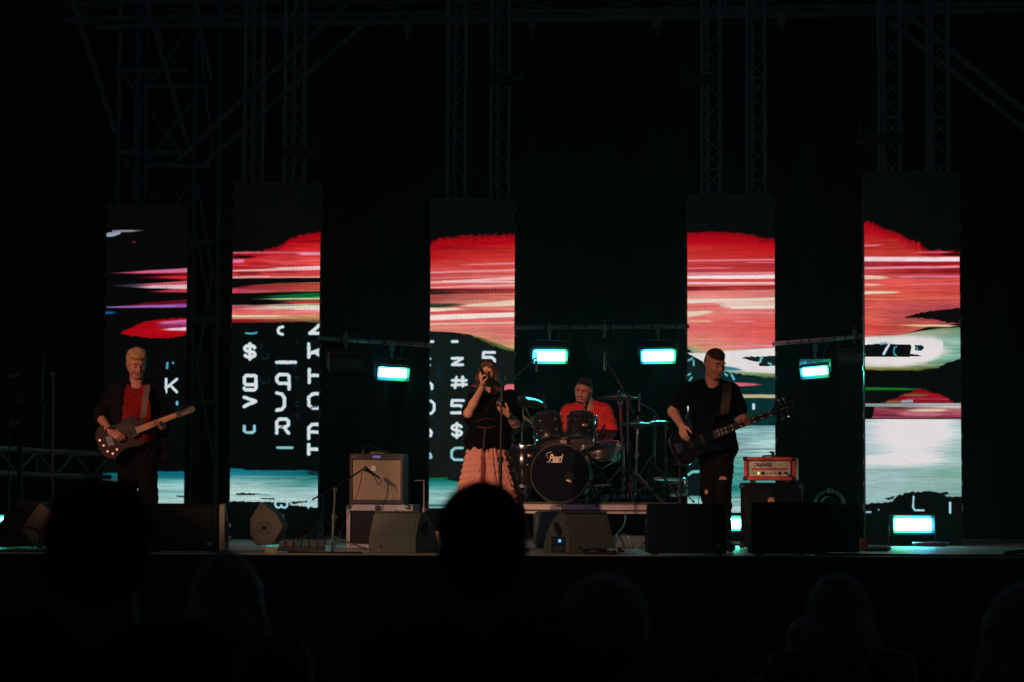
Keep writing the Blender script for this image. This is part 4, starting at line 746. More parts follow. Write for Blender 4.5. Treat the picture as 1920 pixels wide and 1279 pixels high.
# pedalboard with pedals
pbx = at(568, 20.0); t = thing('pedalboard', 'black pedalboard with a row of effects pedals, blue at its right end', 'pedalboard', pbx)
pw = P(613, 1000, 20).x - P(524, 1000, 20).x
MB(frame(pbx)).box((0, 0, .03), (pw, .3, .03)).build('board', BLACK, t, bevel=.006)
MB(frame(pbx)).prism([(-.15, 0), (-.15, .06), (.05, .1), (.15, .1), (.15, 0)], (pw / 2, 0, 0), (0, 1, 0), (0, 0, 1), (.05, 0, 0)).build('end_plate', mat('blue_steel', (.10, .28, .36), .4), t, bevel=.003)
for i in range(6):
    x = -pw / 2 + pw * (i + .5) / 6; pm = mat(f'pedal_{i % 3}', [(.03, .03, .03), (.05, .03, .02), (.02, .03, .05)][i % 3], .35)
    q = MB(frame(pbx)).box((x, -.03, .07), (pw / 6 * .8, .12, .05)).build('pedal', pm, t, bevel=.004)
    for s_ in (-1, 1): MB(frame(pbx)).cyl((x + s_ * .017, -.01, .095), (x + s_ * .017, -.01, .113), .007).build('knob', CHROME, q, smooth=True)
    MB(frame(pbx)).cyl((x, -.07, .095), (x, -.07, .106), .009).build('footswitch', CHROME, q, smooth=True)
cable('patch cable arching over the pedalboard', [pbx + Vector(v) for v in ((-.16, -.05, .08), (-.05, -.08, .09), (.0, -.06, .135), (.06, -.06, .14), (.12, -.08, .09), (.2, -.08, .03))], .005, group=None)
# bar of a stand lying at the far right edge
cable('black stand bar reaching in from the right edge of the photo', [at(1884, 19.75, .02), at(1905, 19.7, .035), at(1960, 19.6, .06)], .018, BLACK, 'stand bar', None, 'stand_bar')

# ---------------------------------------------------------------- guitar amplifier on its case
Y = 22.0
A0, A1 = P(655, 900, Y).x, P(757, 900, Y).x; zt = P(700, 851, Y).z; zb = P(700, 945, Y).z; aw = A1 - A0; ah = zt - zb
CLOTH = bpy.data.materials.new('grille_cloth'); CLOTH.use_nodes = True; nt = CLOTH.node_tree; n = nt.nodes; L = nt.links; b = n['Principled BSDF']
tc = n.new('ShaderNodeTexCoord'); mp = n.new('ShaderNodeMapping'); mp.inputs['Scale'].default_value = (150, 0, 150); ck = n.new('ShaderNodeTexVoronoi'); ck.inputs['Scale'].default_value = 1.0; ck.inputs['Randomness'].default_value = 0.35
cr = n.new('ShaderNodeValToRGB'); cr.color_ramp.elements[0].color = (.46, .37, .25, 1); cr.color_ramp.elements[1].color = (.20, .14, .09, 1); cr.color_ramp.elements[0].position = .2; cr.color_ramp.elements[1].position = .55
L.new(tc.outputs['Object'], mp.inputs[0]); L.new(mp.outputs[0], ck.inputs['Vector']); L.new(ck.outputs['Distance'], cr.inputs[0]); L.new(cr.outputs[0], b.inputs['Base Color']); b.inputs['Roughness'].default_value = .7
c = Vector(((A0 + A1) / 2, Y, zb)); t = thing('guitar_amplifier', 'black combo guitar amplifier with tan woven grille cloth', 'guitar amplifier', c); M = frame(c, -7); dp = .26
MB(M).box((0, dp / 2 + .02, ah / 2), (aw, dp, ah)).build('cabinet', TOLEX, t, bevel=.012)
for nm_, cc, dd in [('frame_top', (0, .01, ah - .028), (aw, .03, .056)), ('frame_bottom', (0, .01, .018), (aw, .03, .036)), ('frame_side', (-aw / 2 + .013, .01, ah / 2 - .01), (.026, .03, ah - .0925)), ('frame_side', (aw / 2 - .013, .01, ah / 2 - .01), (.026, .03, ah - .0925))]:
    MB(M).box(cc, dd).build(nm_, TOLEX, t, bevel=.002)
MB(M).box((0, .012, ah / 2 - .01), (aw - .054, .01, ah - .094)).build('grille_cloth', CLOTH, t)
bl = MB(M).box((0, -.008, ah - .028), (.075, .006, .026)).build('badge', mat('badge_blue_glow', (.06, .08, .35), .3, emit=(.1, .15, .8), estr=.25), t, bevel=.002)  # badge blue lifted by a weak glow of its own, no lamp inside
text_mesh('badge_lettering', 'Fender', .03, mat('badge_letter', (.6, .65, .75), .3), bl, M @ Matrix.Translation((0, -.012, ah - .028)), shear=.3, width=.058)
MB(M).box((-.03 + .0, .003, ah * .71), (.045, .006, .045)).build('paper_note', mat('paper', (.75, .7, .6), .8), t)
for x in (-aw / 2 + .035, 0.0, aw / 2 - .035):
    MB(M).cyl((x, -.006, .018), (x, -.01, .018), .006).build('screw', CHROME, t)
    if x: MB(M).cyl((x, -.006, ah - .028), (x, -.01, ah - .028), .006).build('screw', CHROME, t)
MB(M).tube(spline([(-.1, .15, ah), (-.06, .15, ah + .022), (.06, .15, ah + .022), (.1, .15, ah)]), .01).build('handle', TOLEX, t, smooth=True)
for i in range(7): MB(M).cyl((-.2 + i * .06, .1, ah), (-.2 + i * .06, .1, ah + .016), .01).build('knob', BLACK, t, smooth=True)
MB(M).cyl((-aw / 2 + .11, .05, ah), (-aw / 2 + .11, .05, ah + .035), .009).build('jack_plug', CHROME, t, smooth=True)
cable('thin cable arching out of the top of the tan guitar amplifier', [M @ Vector(v) for v in ((-aw / 2 + .11, .05, ah + .03), (-aw / 2 + .12, .05, ah + .06), (-aw / 2 + .17, .05, ah + .075), (-aw / 2 + .24, .06, ah + .05), (-aw / 2 + .29, .08, ah + .016), (-aw / 2 + .3, .28, ah - .05))], .004, group=None)
small_box(0, 22, 0, (.12, .08, .012), LATCHM, 'tuner_pedal', 'flat metal pedal lying on top of the tan guitar amplifier', 'pedal', 0, knobs=2).location = c + Vector((.0, .12, ah + .002))
# road case / extension cabinet below
zc = zb - .004; cw = P(770, 950, Y).x - P(649, 950, Y).x; cc = Vector((P(709, 950, Y).x, Y, FZ)); hC = zc - FZ; M = frame(cc, -7)
t = thing('road_case', 'dark road case with metal edges carrying the tan guitar amplifier', 'road case', cc)
MB(M).box((0, .2, hC / 2), (cw - .02, .36, hC - .01)).build('case_body', mat('case_laminate', (.012, .011, .010), .7, bump=.2, bscale=200, spec=.2), t)
EDG = mat('case_aluminium', (.17, .155, .18), .4, .6)
MB(M).box((0, .012, hC - .03), (cw, .03, .06)).build('top_edge', EDG, t, bevel=.004)
MB(M).box((-cw / 2 + .02, .012, (hC - .06) / 2), (.04, .026, hC - .062)).build('side_edge', EDG, t, bevel=.004)
MB(M).box((cw / 2 - .02, .012, (hC - .06) / 2), (.04, .026, hC - .062)).build('side_edge', EDG, t, bevel=.004)
MB(M).box((0, .01, .02), (cw - .082, .02, .04)).build('bottom_edge', EDG, t, bevel=.004)
MB(M).box((cw / 2 + .012, .2, hC - .045), (.03, .38, .09)).build('lid_edge', EDG, t, bevel=.006)
for x in (-cw / 2 + .02, cw / 2 - .02): MB(M).ball((x, .0, hC - .02), .028).build('corner_ball', CHROME, t, smooth=True)
MB(M).box((0, -.008, hC - .04), (.05, .012, .06)).build('latch', BLACK, t, bevel=.004)

# ---------------------------------------------------------------- bass amplifier head and cabinet
Y = 22.6
B0, B1 = P(1395, 900, Y).x, P(1491, 900, Y).x; ht = P(1440, 857, Y).z; hb = P(1440, 900.5, Y).z; bw = B1 - B0; bh = ht - hb; c = Vector(((B0 + B1) / 2, Y, hb)); M = frame(c, -8)
ORG = mat('orange_vinyl', (.74, .035, .014), .5, 0, .1, 30, .3, 300); PANEL = mat('cream_panel', (.62, .50, .36), .45); INK = mat('navy_ink', (.015, .018, .06), .5)
t = thing('amplifier_head', 'orange amplifier head with cream front panel and black knobs', 'amplifier', c)
T = .032
for nm_, cc_, dd in [('shell_top', (0, .14, bh - T / 2), (bw, .28, T)), ('shell_bottom', (0, .14, T / 2), (bw, .28, T)), ('shell_side', (-bw / 2 + T / 2, .14, bh / 2), (T, .28, bh - 2 * T)), ('shell_side', (bw / 2 - T / 2, .14, bh / 2), (T, .28, bh - 2 * T))]:
    MB(M).box(cc_, dd).build(nm_, ORG, t, bevel=.006)
MB(M).box((0, .045, bh / 2), (bw - 2 * T, .01, bh - 2 * T)).build('inner_border', INK, t)
fp = MB(M).box((0, .034, bh / 2 - .002), (bw - 2 * T - .014, .01, bh - 2 * T - .014)).build('front_panel', PANEL, t)
MB(M).box((bw / 2 + .012, .16, bh / 2), (.02, .22, bh * .93)).build('side_panel', mat('pale_side', (.45, .42, .3), .5), t, bevel=.005)
for x in (-1, 1):
    for z in (.016, bh - .016): MB(M).box((x * (bw / 2 - .012), .004, z), (.04, .03, .04)).build('corner_guard', BLACK, t, bevel=.008)
TF = lambda x, z, y=.0275: M @ Matrix.Translation((x, y, z))
text_mesh('lettering', 'ORANGE', .046, INK, fp, TF(-.065, bh * .655), offset=.0024, width=.168)
for x in (-.135, -.082): MB(M).ball((x, .027, bh * .60), (.008, .002, .007)).build('letter_swash', INK, fp)
MB(M).box((.105, .0275, bh * .665), (.034, .001, .003)).build('print_line', INK, fp); MB(M).box((.105, .0275, bh * .63), (.02, .001, .003)).build('print_line', INK, fp)
cr_ = MB(M).ring((.165, .027, bh * .65), (0, 1, 0), .014, .0018, 18, 6).build('crest', mat('crest_ink', (.35, .12, .05), .5), fp)
RED = mat('red_stripe', (.65, .03, .02), .5)
MB(M).box((-.0, .0275, bh * .48), (.335, .002, .019)).build('stripe_border', INK, fp); MB(M).box((-.0, .0265, bh * .48), (.33, .002, .012)).build('stripe', RED, fp)
for x, r_ in [(-.062, .018), (.095, .018)]: MB(M).lathe([(0, .022), (r_ * .8, .022), (r_, .014), (r_, 0)], M @ Vector((x, .028, bh * .30)) - M @ Vector((0, 0, 0)), M.to_3x3() @ Vector((0, -1, 0))) if False else MB(M).cyl((x, .028, bh * .30), (x, .006, bh * .30), r_, r_ * .85, 20).build('knob', BLACK, fp, smooth=True)
for x in (-.15, -.127, -.018, .016, .05): MB(M).cyl((x, .028, bh * .30), (x, .012, bh * .30), .0075 if x > -.1 else .0045, n=12).build('small_knob', BLACK, fp, smooth=True)
MB(M).ball((-.104, .024, bh * .30), .0085).build('jewel_lamp', mat('jewel_glow', (1, .8, .5), .3, emit=(1, .75, .4), estr=1.6), fp, smooth=True)
for x in (-1, 1):
    MB(M).tube(spline([(x * .19, .03, bh * .82), (x * .197, .012, bh * .78), (x * .197, .01, bh * .5), (x * .197, .012, bh * .24), (x * .19, .03, bh * .2)]), .0045).build('handle_bar', mat('violet_chrome', (.25, .22, .35), .25, .9), fp, smooth=True)
MB(M).tube([(.15, .02, bh * .34), (.19, -.02, bh * .2), (.23, -.03, .01), (.25, .05, -.03)], .005).build('input_lead', BLACK, t, smooth=True); MB(M).ball((.15, .0, bh * .32), (.016, .02, .01)).build('plug', BLACK, t, smooth=True)
for x in (-.16, .16): MB(M).box((x, .1, -.011), (.05, .05, .022)).build('foot', RUBBER, t, bevel=.004)
MB(M).box((.03, .06, bh + .02), (.03, .04, .045)).box((.022, .06, bh + .045), (.045, .04, .018)).build('clip', BLACK, t, bevel=.004)
MB(M).tube(spline([(-.07, .14, bh), (-.05, .14, bh + .012), (.05, .14, bh + .012), (.07, .14, bh)]), .008).build('handle', BLACK, t, smooth=True)
# cabinet
cw = P(1504, 950, Y).x - P(1389, 950, Y).x; zt = P(1440, 905, Y).z; hC = zt - FZ; cc = Vector((P(1446, 950, Y).x, Y, FZ)); M = frame(cc, -8)
t = thing('bass_cabinet', 'black speaker cabinet with a small orange crest under the orange amplifier head', 'speaker cabinet', cc)
CBM = mat('cabinet_vinyl', (.006, .007, .006), .8, bump=.2, bscale=300, spec=.05)
MB(M).box((0, .2, hC / 2 + .005), (cw, .38, hC - .01)).build('cabinet', CBM, t, bevel=.012)
MB(M).box((0, .004, hC / 2 - .01), (cw - .07, .012, hC - .1)).build('grille', GRILLE, t, bevel=.003)
CRM = mat('crest_orange', (.62, .24, .10), .5); z = hC - .17
cs = MB(M).prism([(-.035, -.04), (-.03, .01), (-.018, .03), (.018, .03), (.03, .01), (.035, -.04), (0, -.07)], (0, -.004, z), (1, 0, 0), (0, 0, 1), (0, .006, 0)).build('crest', CRM, t)
MB(M).cyl((0, -.003, z - .01), (0, -.008, z - .01), .014, n=16).build('crest_centre', mat('crest_brown', (.2, .05, .03), .5), cs)
for x in (-.014, 0, .014): MB(M).box((x, -.006, z + .018), (.006, .004, .012)).build('crest_tooth', mat('crest_brown', (.2, .05, .03), .5), cs)
for x in (-1, 1):
    for zz in (.03, hC - .03): MB(M).box((x * (cw / 2 - .015), .01, zz), (.05, .045, .05)).build('corner_guard', BLACK, t, bevel=.01)
cable('cable drooping down the right side of the black bass cabinet', [M @ Vector(v) for v in ((cw / 2 - .05, -.01, hC + .03), (cw / 2 + .01, -.01, hC - .02), (cw / 2 + .03, .02, hC - .2), (cw / 2 + .03, .02, .2), (cw / 2 + .02, .0, .01))], .006, group=None)
# cable drum behind
c = at(1571, 23.6); t = thing('cable_drum', 'round cable drum frame standing behind the small dark wedge', 'cable drum', c); cz = P(1557, 947, 23.6).z - FZ; rr = (P(1584, 900, 23.6).x - P(1530, 900, 23.6).x) / 2; cx = P(1557, 900, 23.6).x
MB().ring((cx, 23.6, FZ + cz), (0, 1, 0), rr, .009, 30).build('rim', STEEL, t, smooth=True); MB().ring((cx, 23.75, FZ + cz), (0, 1, 0), rr, .009, 30).build('rim', STEEL, t, smooth=True)
MB().cyl((cx, 23.6, FZ + cz), (cx, 23.75, FZ + cz), rr * .6, n=24).build('hub', BLACK, t, smooth=True)
MB().box((cx, 23.6, FZ + cz + rr), (.05, .05, .05)).build('top_handle', LATCHM, t, bevel=.01)
MB().box((cx - rr, 23.65, FZ + cz / 2), (.03, .2, cz)).box((cx + rr, 23.65, FZ + cz / 2), (.03, .2, cz)).build('stand', STEEL, t, bevel=.004)

# ---------------------------------------------------------------- drum riser
RZ = .43; RY = 23.1
r0, r1 = P(940, 950, RY).x, P(1275, 950, RY).x
RIS = mat('riser_aluminium', (.42, .36, .33), .45, .35, .15, 4)
t = thing('drum_riser', 'drum riser platform with grey metal rim on legs', 'drum riser', ((r0 + r1) / 2, RY, FZ))
MB().box(((r0 + r1) / 2, RY + 1.25, FZ + RZ - .012), (r1 - r0, 2.5, .022)).build('platform_top', mat('riser_top', (.03, .028, .026), .6, bump=.2), t)
xm = (P(1055, 950, RY).x); 
for a, b_ in ((r0, xm - .004), (xm + .004, r1)):
    MB().box(((a + b_) / 2, RY - .002, FZ + RZ - .05), (b_ - a, .03, .052)).build('rim', RIS, t, bevel=.003)
    MB().box(((a + b_) / 2, RY + .006, FZ + RZ - .082), (b_ - a, .03, .010)).build('rim_groove', BLACK, t)
    MB().box(((a + b_) / 2, RY - .001, FZ + RZ - .1), (b_ - a, .03, .024)).build('rim', RIS, t, bevel=.003)
    for q in (.3, .96): MB().box((a + (b_ - a) * q, RY - .02, FZ + RZ - .036), (.06, .008, .013)).build('rim_slot', BLACK, t)
for x in (r0 + .05, xm, r1 - .05):
    for yy in (.05, 2.4): MB().box((x, RY + yy, FZ + (RZ - .115) / 2), (.06, .06, RZ - .115)).build('leg', RIS, t, bevel=.004)
DZ = FZ + RZ

# ---------------------------------------------------------------- drums
SHELL = mat('drum_shell_black', (.010, .009, .009), .15, 0, .1, coat=.8); HEADB = mat('drum_head_black', (.003, .003, .008), .6, spec=.03); HEADC = mat('drum_head_clear', (.17, .15, .13), .3, .0, .2); SNARE = mat('snare_steel', (.35, .31, .27), .3, .85)
def drum(name, label, c, axis, r_, d, nl=8, mshell=SHELL, front=HEADC, back=HEADC, group='drums of the kit', lugs=True, hoop=CHROME, hr=.008, big=False):
    "axis points to the front head"
    c = Vector(c); ax = Vector(axis).normalized(); t = thing(name, label, 'drum', c - Vector((0, 0, r_)), group)
    MB().lathe([(r_ * .985, -d / 2), (r_, -d / 2 + .004), (r_, d / 2 - .004), (r_ * .985, d / 2)], c, ax, 48).build('shell', mshell, t, smooth=True)
    for s_, hm in ((1, front), (-1, back)):
        MB().lathe([(0, s_ * (d / 2 + .004)), (r_ * .9, s_ * (d / 2 + .003)), (r_ * 1.0, s_ * (d / 2))], c, ax, 48).build('drum_head', hm, t, smooth=True)
        if big: MB().lathe([(r_ * 1.0, s_ * (d / 2 - .03)), (r_ * 1.03, s_ * (d / 2 - .03)), (r_ * 1.03, s_ * (d / 2 + .016)), (r_ * .97, s_ * (d / 2 + .016)), (r_ * .97, s_ * (d / 2 + .004))], c, ax, 48).build('hoop', hoop, t, smooth=True)
        else: MB().lathe([(r_ * 1.0, s_ * (d / 2 - .012)), (r_ * 1.05, s_ * (d / 2 - .010)), (r_ * 1.03, s_ * (d / 2 + .004)), (r_ * 1.02, s_ * (d / 2 + .02)), (r_ * .985, s_ * (d / 2 + .018)), (r_ * .98, s_ * (d / 2))], c, ax, 48).build('hoop', hoop, t, smooth=True)
    u, w_ = perp(ax)
    if lugs:
        for i in range(nl):
            a = 2 * math.pi * (i + .5) / nl; q = c + (u * math.cos(a) + w_ * math.sin(a)) * (r_ * 1.03); e = (u * math.cos(a) + w_ * math.sin(a))
            lm = MB().cyl(q - ax * d * .5, q + ax * d * .5, .0028, n=6)
            for s_ in (-1, 1): lm.ball(q + ax * s_ * (d * .5 - min(.07, d * .28)) - e * r_ * .01, .016, 8, 6); lm.ball(q + ax * s_ * (d * .5 + .006) + e * .004, .008, 8, 6)
            lm.build('lug', CHROME, t, smooth=True)
    return t
bc = P(1057, 888, 23.75); ba = Vector((-.20, -1, 0.0)).normalized()
bd = drum('bass_drum', 'big black bass drum with white script lettering on its front head', bc, ba, .285, .42, 8, front=HEADB, hoop=mat('hoop_black_gloss', (.012, .010, .009), .5, .0, spec=.12), big=True)
bu = Vector((-ba.y, ba.x, 0)).normalized() * 1.0; bu = Vector((0, 0, 1)).cross(-ba).normalized() * -1 if False else Vector((ba.y * -1, ba.x, 0)).normalized()
BF = Matrix((( bu.x, -ba.x, 0, 0), (bu.y, -ba.y, 0, 0), (0, 0, 1, 0), (0, 0, 0, 1)))
fc = bc + ba * (.21 + .006)
MF = Matrix.Translation(fc) @ BF
LET = mat('white_lettering', (.75, .66, .55), .6)
text_mesh('lettering', 'Pearl', .10, LET, bd, MF @ Matrix.Translation((-.045, -.004, .145)), shear=.4, offset=.002, width=.14)
MB(MF).box((-.035, -.004, .108), (.105, .002, .007)).build('lettering_underline', LET, bd)
MB(MF).tube(spline([(-.118, -.004, .15), (-.13, -.004, .18), (-.11, -.004, .2), (-.08, -.004, .205)]), .003, 6).tube(spline([(-.10, -.004, .12), (-.115, -.004, .107), (-.125, -.004, .115)]), .003, 6).build('lettering_swash', LET, bd)
MB(MF).cyl((.098, -.002, -.03), (.098, .002, -.03), .056, n=32).build('port_hole', mat('deep_black', (0.003, 0.003, 0.003), 0.9), bd)
MB(MF).ring((.098, -.003, -.03), (0, 1, 0), .057, .004, 30).build('port_rim', HEADB, bd, smooth=True)
MB(MF).prism([(-.02, -.008), (.03, -.018), (.035, -.004), (.0, .012), (-.02, .012)], (.085, -.0045, -.075), (1, 0, 0), (0, 0, 1), (0, .002, 0)).build('pillow', mat('pillow_cloth', (.6, .48, .36), .9), bd)
for s_ in (-1, 1):
    q = bc + ba * .1 + bu * s_ * .27 + Vector((0, 0, -.08)); MB().cyl(q, (q.x + bu.x * s_ * .08 + ba.x * .1, q.y + bu.y * s_ * .08 + ba.y * .1, DZ + .01), .008).build('spur', CHROME, bd, smooth=True)
mp_ = bc + Vector((0, 0, .285)); MB().box(mp_ + Vector((.0, -.04, .02)), (.06, .08, .045)).build('mount_plate', LATCHM, bd, bevel=.006)
for s_ in (-1, 1): MB().tube([mp_ + Vector((s_ * .035, -.04, .02)), mp_ + Vector((s_ * .035, -.04, .19)), mp_ + Vector((s_ * .10, -.03, .22))], .012, 8).build('tom_holder', CHROME, bd, smooth=True)
ta = Vector((.0, -.42, -1)).normalized()
for px, py, nm_, lab, rr_ in [(1028, 806, 'rack_tom', 'left black rack tom mounted above the bass drum', .145), (1090, 806, 'rack_tom', 'right black rack tom with small oval badge, in front of the drummer', .145)]:
    c = P(px, py, 23.75); td = drum(nm_, lab, c, ta + Vector((.12 if px < 1060 else -.1, 0, 0)), rr_, .25, 6)
    if px > 1060: MB().ball(c + Vector((.03, -.137, .04)), (.028, .004, .018)).build('badge', mat('brass_badge', (.6, .42, .2), .3, .8), td, smooth=True)
ft = P(985, 880, 24.3); fl = drum('floor_tom', 'deep black floor tom behind the pink skirt', (ft.x, ft.y, DZ + .36), (0, -.05, 1), .19, .38, 8)
MB().ball((ft.x + .04, ft.y - .19, DZ + .46), (.025, .006, .018)).build('badge', mat('brass_badge', (.6, .42, .2), .3, .8), fl, smooth=True)
for a in (200, 330, 90): e = Vector((math.cos(R(a)), math.sin(R(a)), 0)) * .21; MB().tube([Vector((ft.x, ft.y, DZ + .5)) + e, Vector((ft.x, ft.y, DZ + .08)) + e, Vector((ft.x, ft.y, DZ + .01)) + e * 1.15], .009).build('leg', CHROME, fl, smooth=True)
sn_ = P(1128, 845, 24.05); sd = drum('snare_drum', 'shiny metal snare drum at the right of the bass drum', sn_, (.05, -.12, 1), .178, .14, 8, mshell=SNARE, front=mat('drum_head_white', (.6, .58, .55), .5), back=HEADC)
for a in (30, 150, 270): e = Vector((math.cos(R(a)), math.sin(R(a)), 0)); b0 = Vector((sn_.x, sn_.y, DZ)); MB().tube([b0 + Vector((0, 0, .3)), b0 + e * .2 + Vector((0, 0, .015))], .008).tube([b0 + Vector((0, 0, .33)), b0 + e * .17 + Vector((0, 0, sn_.z - DZ - .09))], .007).build('stand_leg', CHROME, sd, smooth=True)
ex = P(1256, 913, 24.6); drum('side_drum', 'low black drum on the right end of the riser behind the bassist', ex, (.0, -.12, 1), .175, .12, 8)
ex = P(1292, 925, 24.9)
# pedal and throne
pc = P(1068, 938, 24.25); pc.z = DZ; t = thing('drum_pedal', 'metal bass drum pedal behind the bass drum', 'drum pedal', pc)
MB(frame(pc)).box((0, .05, .012), (.1, .3, .012)).build('base_plate', STEEL, t); MB(frame(pc)).box((0, .08, .07), (.08, .26, .01), Matrix.Rotation(R(20), 3, 'X')).build('foot_board', STEEL, t)
for s_ in (-1, 1): MB(frame(pc)).cyl((s_ * .05, -.08, 0), (s_ * .05, -.08, .2), .009).build('post', CHROME, t, smooth=True)
MB(frame(pc)).cyl((0, -.08, .2), (0, -.14, .36), .006).ball((0, -.15, .37), .028).build('beater', CHROME, t, smooth=True)
dp_ = P(1100, 860, 24.75); t = thing('drum_throne', 'round drum stool under the drummer', 'stool', (dp_.x, 24.75, DZ))
MB().lathe([(0, .50), (.14, .5), (.16, .48), (.16, .44), (0, .43)], (dp_.x, 24.75, DZ), (0, 0, 1)).build('seat', TOLEX, t, smooth=True); MB().cyl((dp_.x, 24.75, DZ + .2), (dp_.x, 24.75, DZ + .44), .014).build('pole', CHROME, t, smooth=True)
for a in (30, 150, 270): MB().cyl((dp_.x, 24.75, DZ + .25), (dp_.x + .24 * math.cos(R(a)), 24.75 + .24 * math.sin(R(a)), DZ + .012), .01).build('leg', CHROME, t, smooth=True)

# ---------------------------------------------------------------- cymbals and stands
CYM = mat('cymbal_bronze_green_lit', (.13, .17, .09), .28, .95, .2, 40); CYMD = mat('cymbal_dark_bronze', (.10, .09, .065), .33, .95, .2, 40)  # first bronze carries the green strobe light in its base colour
def tri_stand(name, label, base, top, r_=.011, m=CHROME, leg=.3, hh=.32, group='cymbal stands', cat='cymbal stand', a0=20, boom=None, bm=None, sleeve=True):
    base = Vector(base); top = Vector(top); t = thing(name, label, cat, base, group)
    MB().cyl((base.x, base.y, base.z + .04), (base.x + (top.x - base.x) * .55, base.y, base.z + (top.z - base.z) * .55), r_ * 1.25, n=10).build('lower_pole', m, t, smooth=True)
    MB().cyl((base.x + (top.x - base.x) * .55, base.y, base.z + (top.z - base.z) * .55), top, r_ * .85, n=10).build('upper_pole', m, t, smooth=True)
    q = base + (top - base) * .55; MB().cyl(q - Vector((0, 0, .025)), q + Vector((0, 0, .025)), r_ * 1.9, n=10).cyl(q, q + Vector((.035, 0, 0)), .006).build('clamp', m, t, smooth=True)
    for k in range(3):
        a = R(a0 + 120 * k); e = Vector((math.cos(a), math.sin(a), 0)); l = MB().cyl(base + Vector((0, 0, hh)), base + e * leg + Vector((0, 0, .012)), r_ * .75, n=8).cyl(base + e * leg * .5 + Vector((0, 0, hh / 2)), base + Vector((0, 0, .07)), r_ * .5, n=6).build('leg', m, t, smooth=True)
        MB().ball(base + e * leg + Vector((0, 0, .014)), .014, 8, 6).build('rubber_foot', RUBBER, l, smooth=True)
    if boom:
        b_ = MB().tube([Vector(v) for v in boom], r_ * .7, 8).build('boom_arm', bm or m, t, smooth=True)
        MB().ball(top, r_ * 2.1, 10, 8).build('boom_joint', m, t, smooth=True)
    return t
def cymbal(label, c, r_, n, m=CYM, stand_top=None):
    c = Vector(c); n = Vector(n).normalized(); t = thing('cymbal', label, 'cymbal', c, 'cymbals')
    MB().lathe([(.012, .028), (.03, .026), (.042, .014), (.05, .008), (r_ * .6, .002), (r_ * .95, -.012), (r_, -.015), (r_, -.017), (r_ * .6, -.001), (.05, .005), (.012, .024)], c, n, 48).build('bow', m, t, smooth=True)
    MB().cyl(c + n * .03, c + n * .045, .011, n=10).build('felt', RUBBER, t); MB().cyl(c + n * .02, c + n * .065, .004).ball(c + n * .06, .009, 8, 6).build('wing_nut', CHROME, t, smooth=True); return t
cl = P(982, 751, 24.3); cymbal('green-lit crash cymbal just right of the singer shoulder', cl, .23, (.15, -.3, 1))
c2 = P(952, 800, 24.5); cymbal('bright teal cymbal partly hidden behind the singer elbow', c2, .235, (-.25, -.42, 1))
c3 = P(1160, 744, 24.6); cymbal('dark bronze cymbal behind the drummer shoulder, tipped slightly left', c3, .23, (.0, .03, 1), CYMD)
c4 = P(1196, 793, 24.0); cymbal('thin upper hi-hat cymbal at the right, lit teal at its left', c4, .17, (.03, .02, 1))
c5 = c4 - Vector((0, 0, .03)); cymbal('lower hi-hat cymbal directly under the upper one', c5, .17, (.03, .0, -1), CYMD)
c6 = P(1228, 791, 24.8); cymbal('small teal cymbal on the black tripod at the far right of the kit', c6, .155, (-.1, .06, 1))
def fl_(px, Y): q = at(px, Y); return Vector((q.x, Y, DZ))
tri_stand('cymbal_stand', 'chrome stand carrying the green-lit crash cymbal', fl_(972, 24.45), cl, boom=[cl + Vector((0, .02, -.02)), cl + Vector((.08, .05, -.2)), cl + Vector((.22, .1, -.36))])
tri_stand('cymbal_stand', 'stand carrying the bright teal cymbal behind the singer', fl_(942, 24.7), c2)
tri_stand('cymbal_stand', 'bright chrome double-braced stand right of the snare drum', fl_(1168, 23.75), P(1163, 755, 24.2), r_=.014, leg=.32, hh=.36, a0=-75, boom=[P(1166, 790, 23.8), P(1162, 762, 24.2), c3])
tri_stand('cymbal_stand', 'slim chrome hi-hat stand between the snare and the black tripod', fl_(1190, 24.0), c4 + Vector((0, 0, .06)), leg=.26, a0=10)
tri_stand('cymbal_stand', 'black tripod stand with splayed teal-lit legs at the right of the kit', fl_(1219, 24.4), c6, r_=.017, m=mat('black_stand', (.014, .014, .014), .3, .4), leg=.33, hh=.44, a0=-20)
# bright gold arm seen left of the left tom
tag(MB().tube([P(976, 776, 23.9), P(998, 794, 23.9)], .012).build('tom_arm', mat('brass_arm', (.5, .38, .25), .3, .9), smooth=True), 'short brass-toned arm between the crash cymbal and the left rack tom', 'drum hardware')
# percussion bar on the floor between bass drum and the stands
tag(MB().cyl(P(1115, 911, 23.7), P(1150, 909, 23.7), .011).cyl(P(1128, 911, 23.69), P(1131, 911, 23.69), .016).build('memory_bar', mat('pale_metal', (.65, .55, .45), .3, .8), smooth=True), 'short pale horizontal bar low down between bass drum and chrome stand', 'drum hardware')
tag(MB().tube(spline([P(1087, 938, 23.5), P(1110, 936, 23.6), P(1140, 930, 23.6), P(1172, 925, 23.6)]), .006).build('cable', CABLET, smooth=True), 'cable trailing over the riser at the foot of the bass drum', 'cable')
# drum stick
tag(MB().cyl(P(1140, 823, 24.3), P(1160, 828, 23.9), .007, .005).ball(P(1160, 828, 23.9), .009).build('drum_stick', mat('stick_teal', (.45, .4, .3), .4), smooth=True), "drum stick in the drummer's hand above the snare drum", 'drum stick')

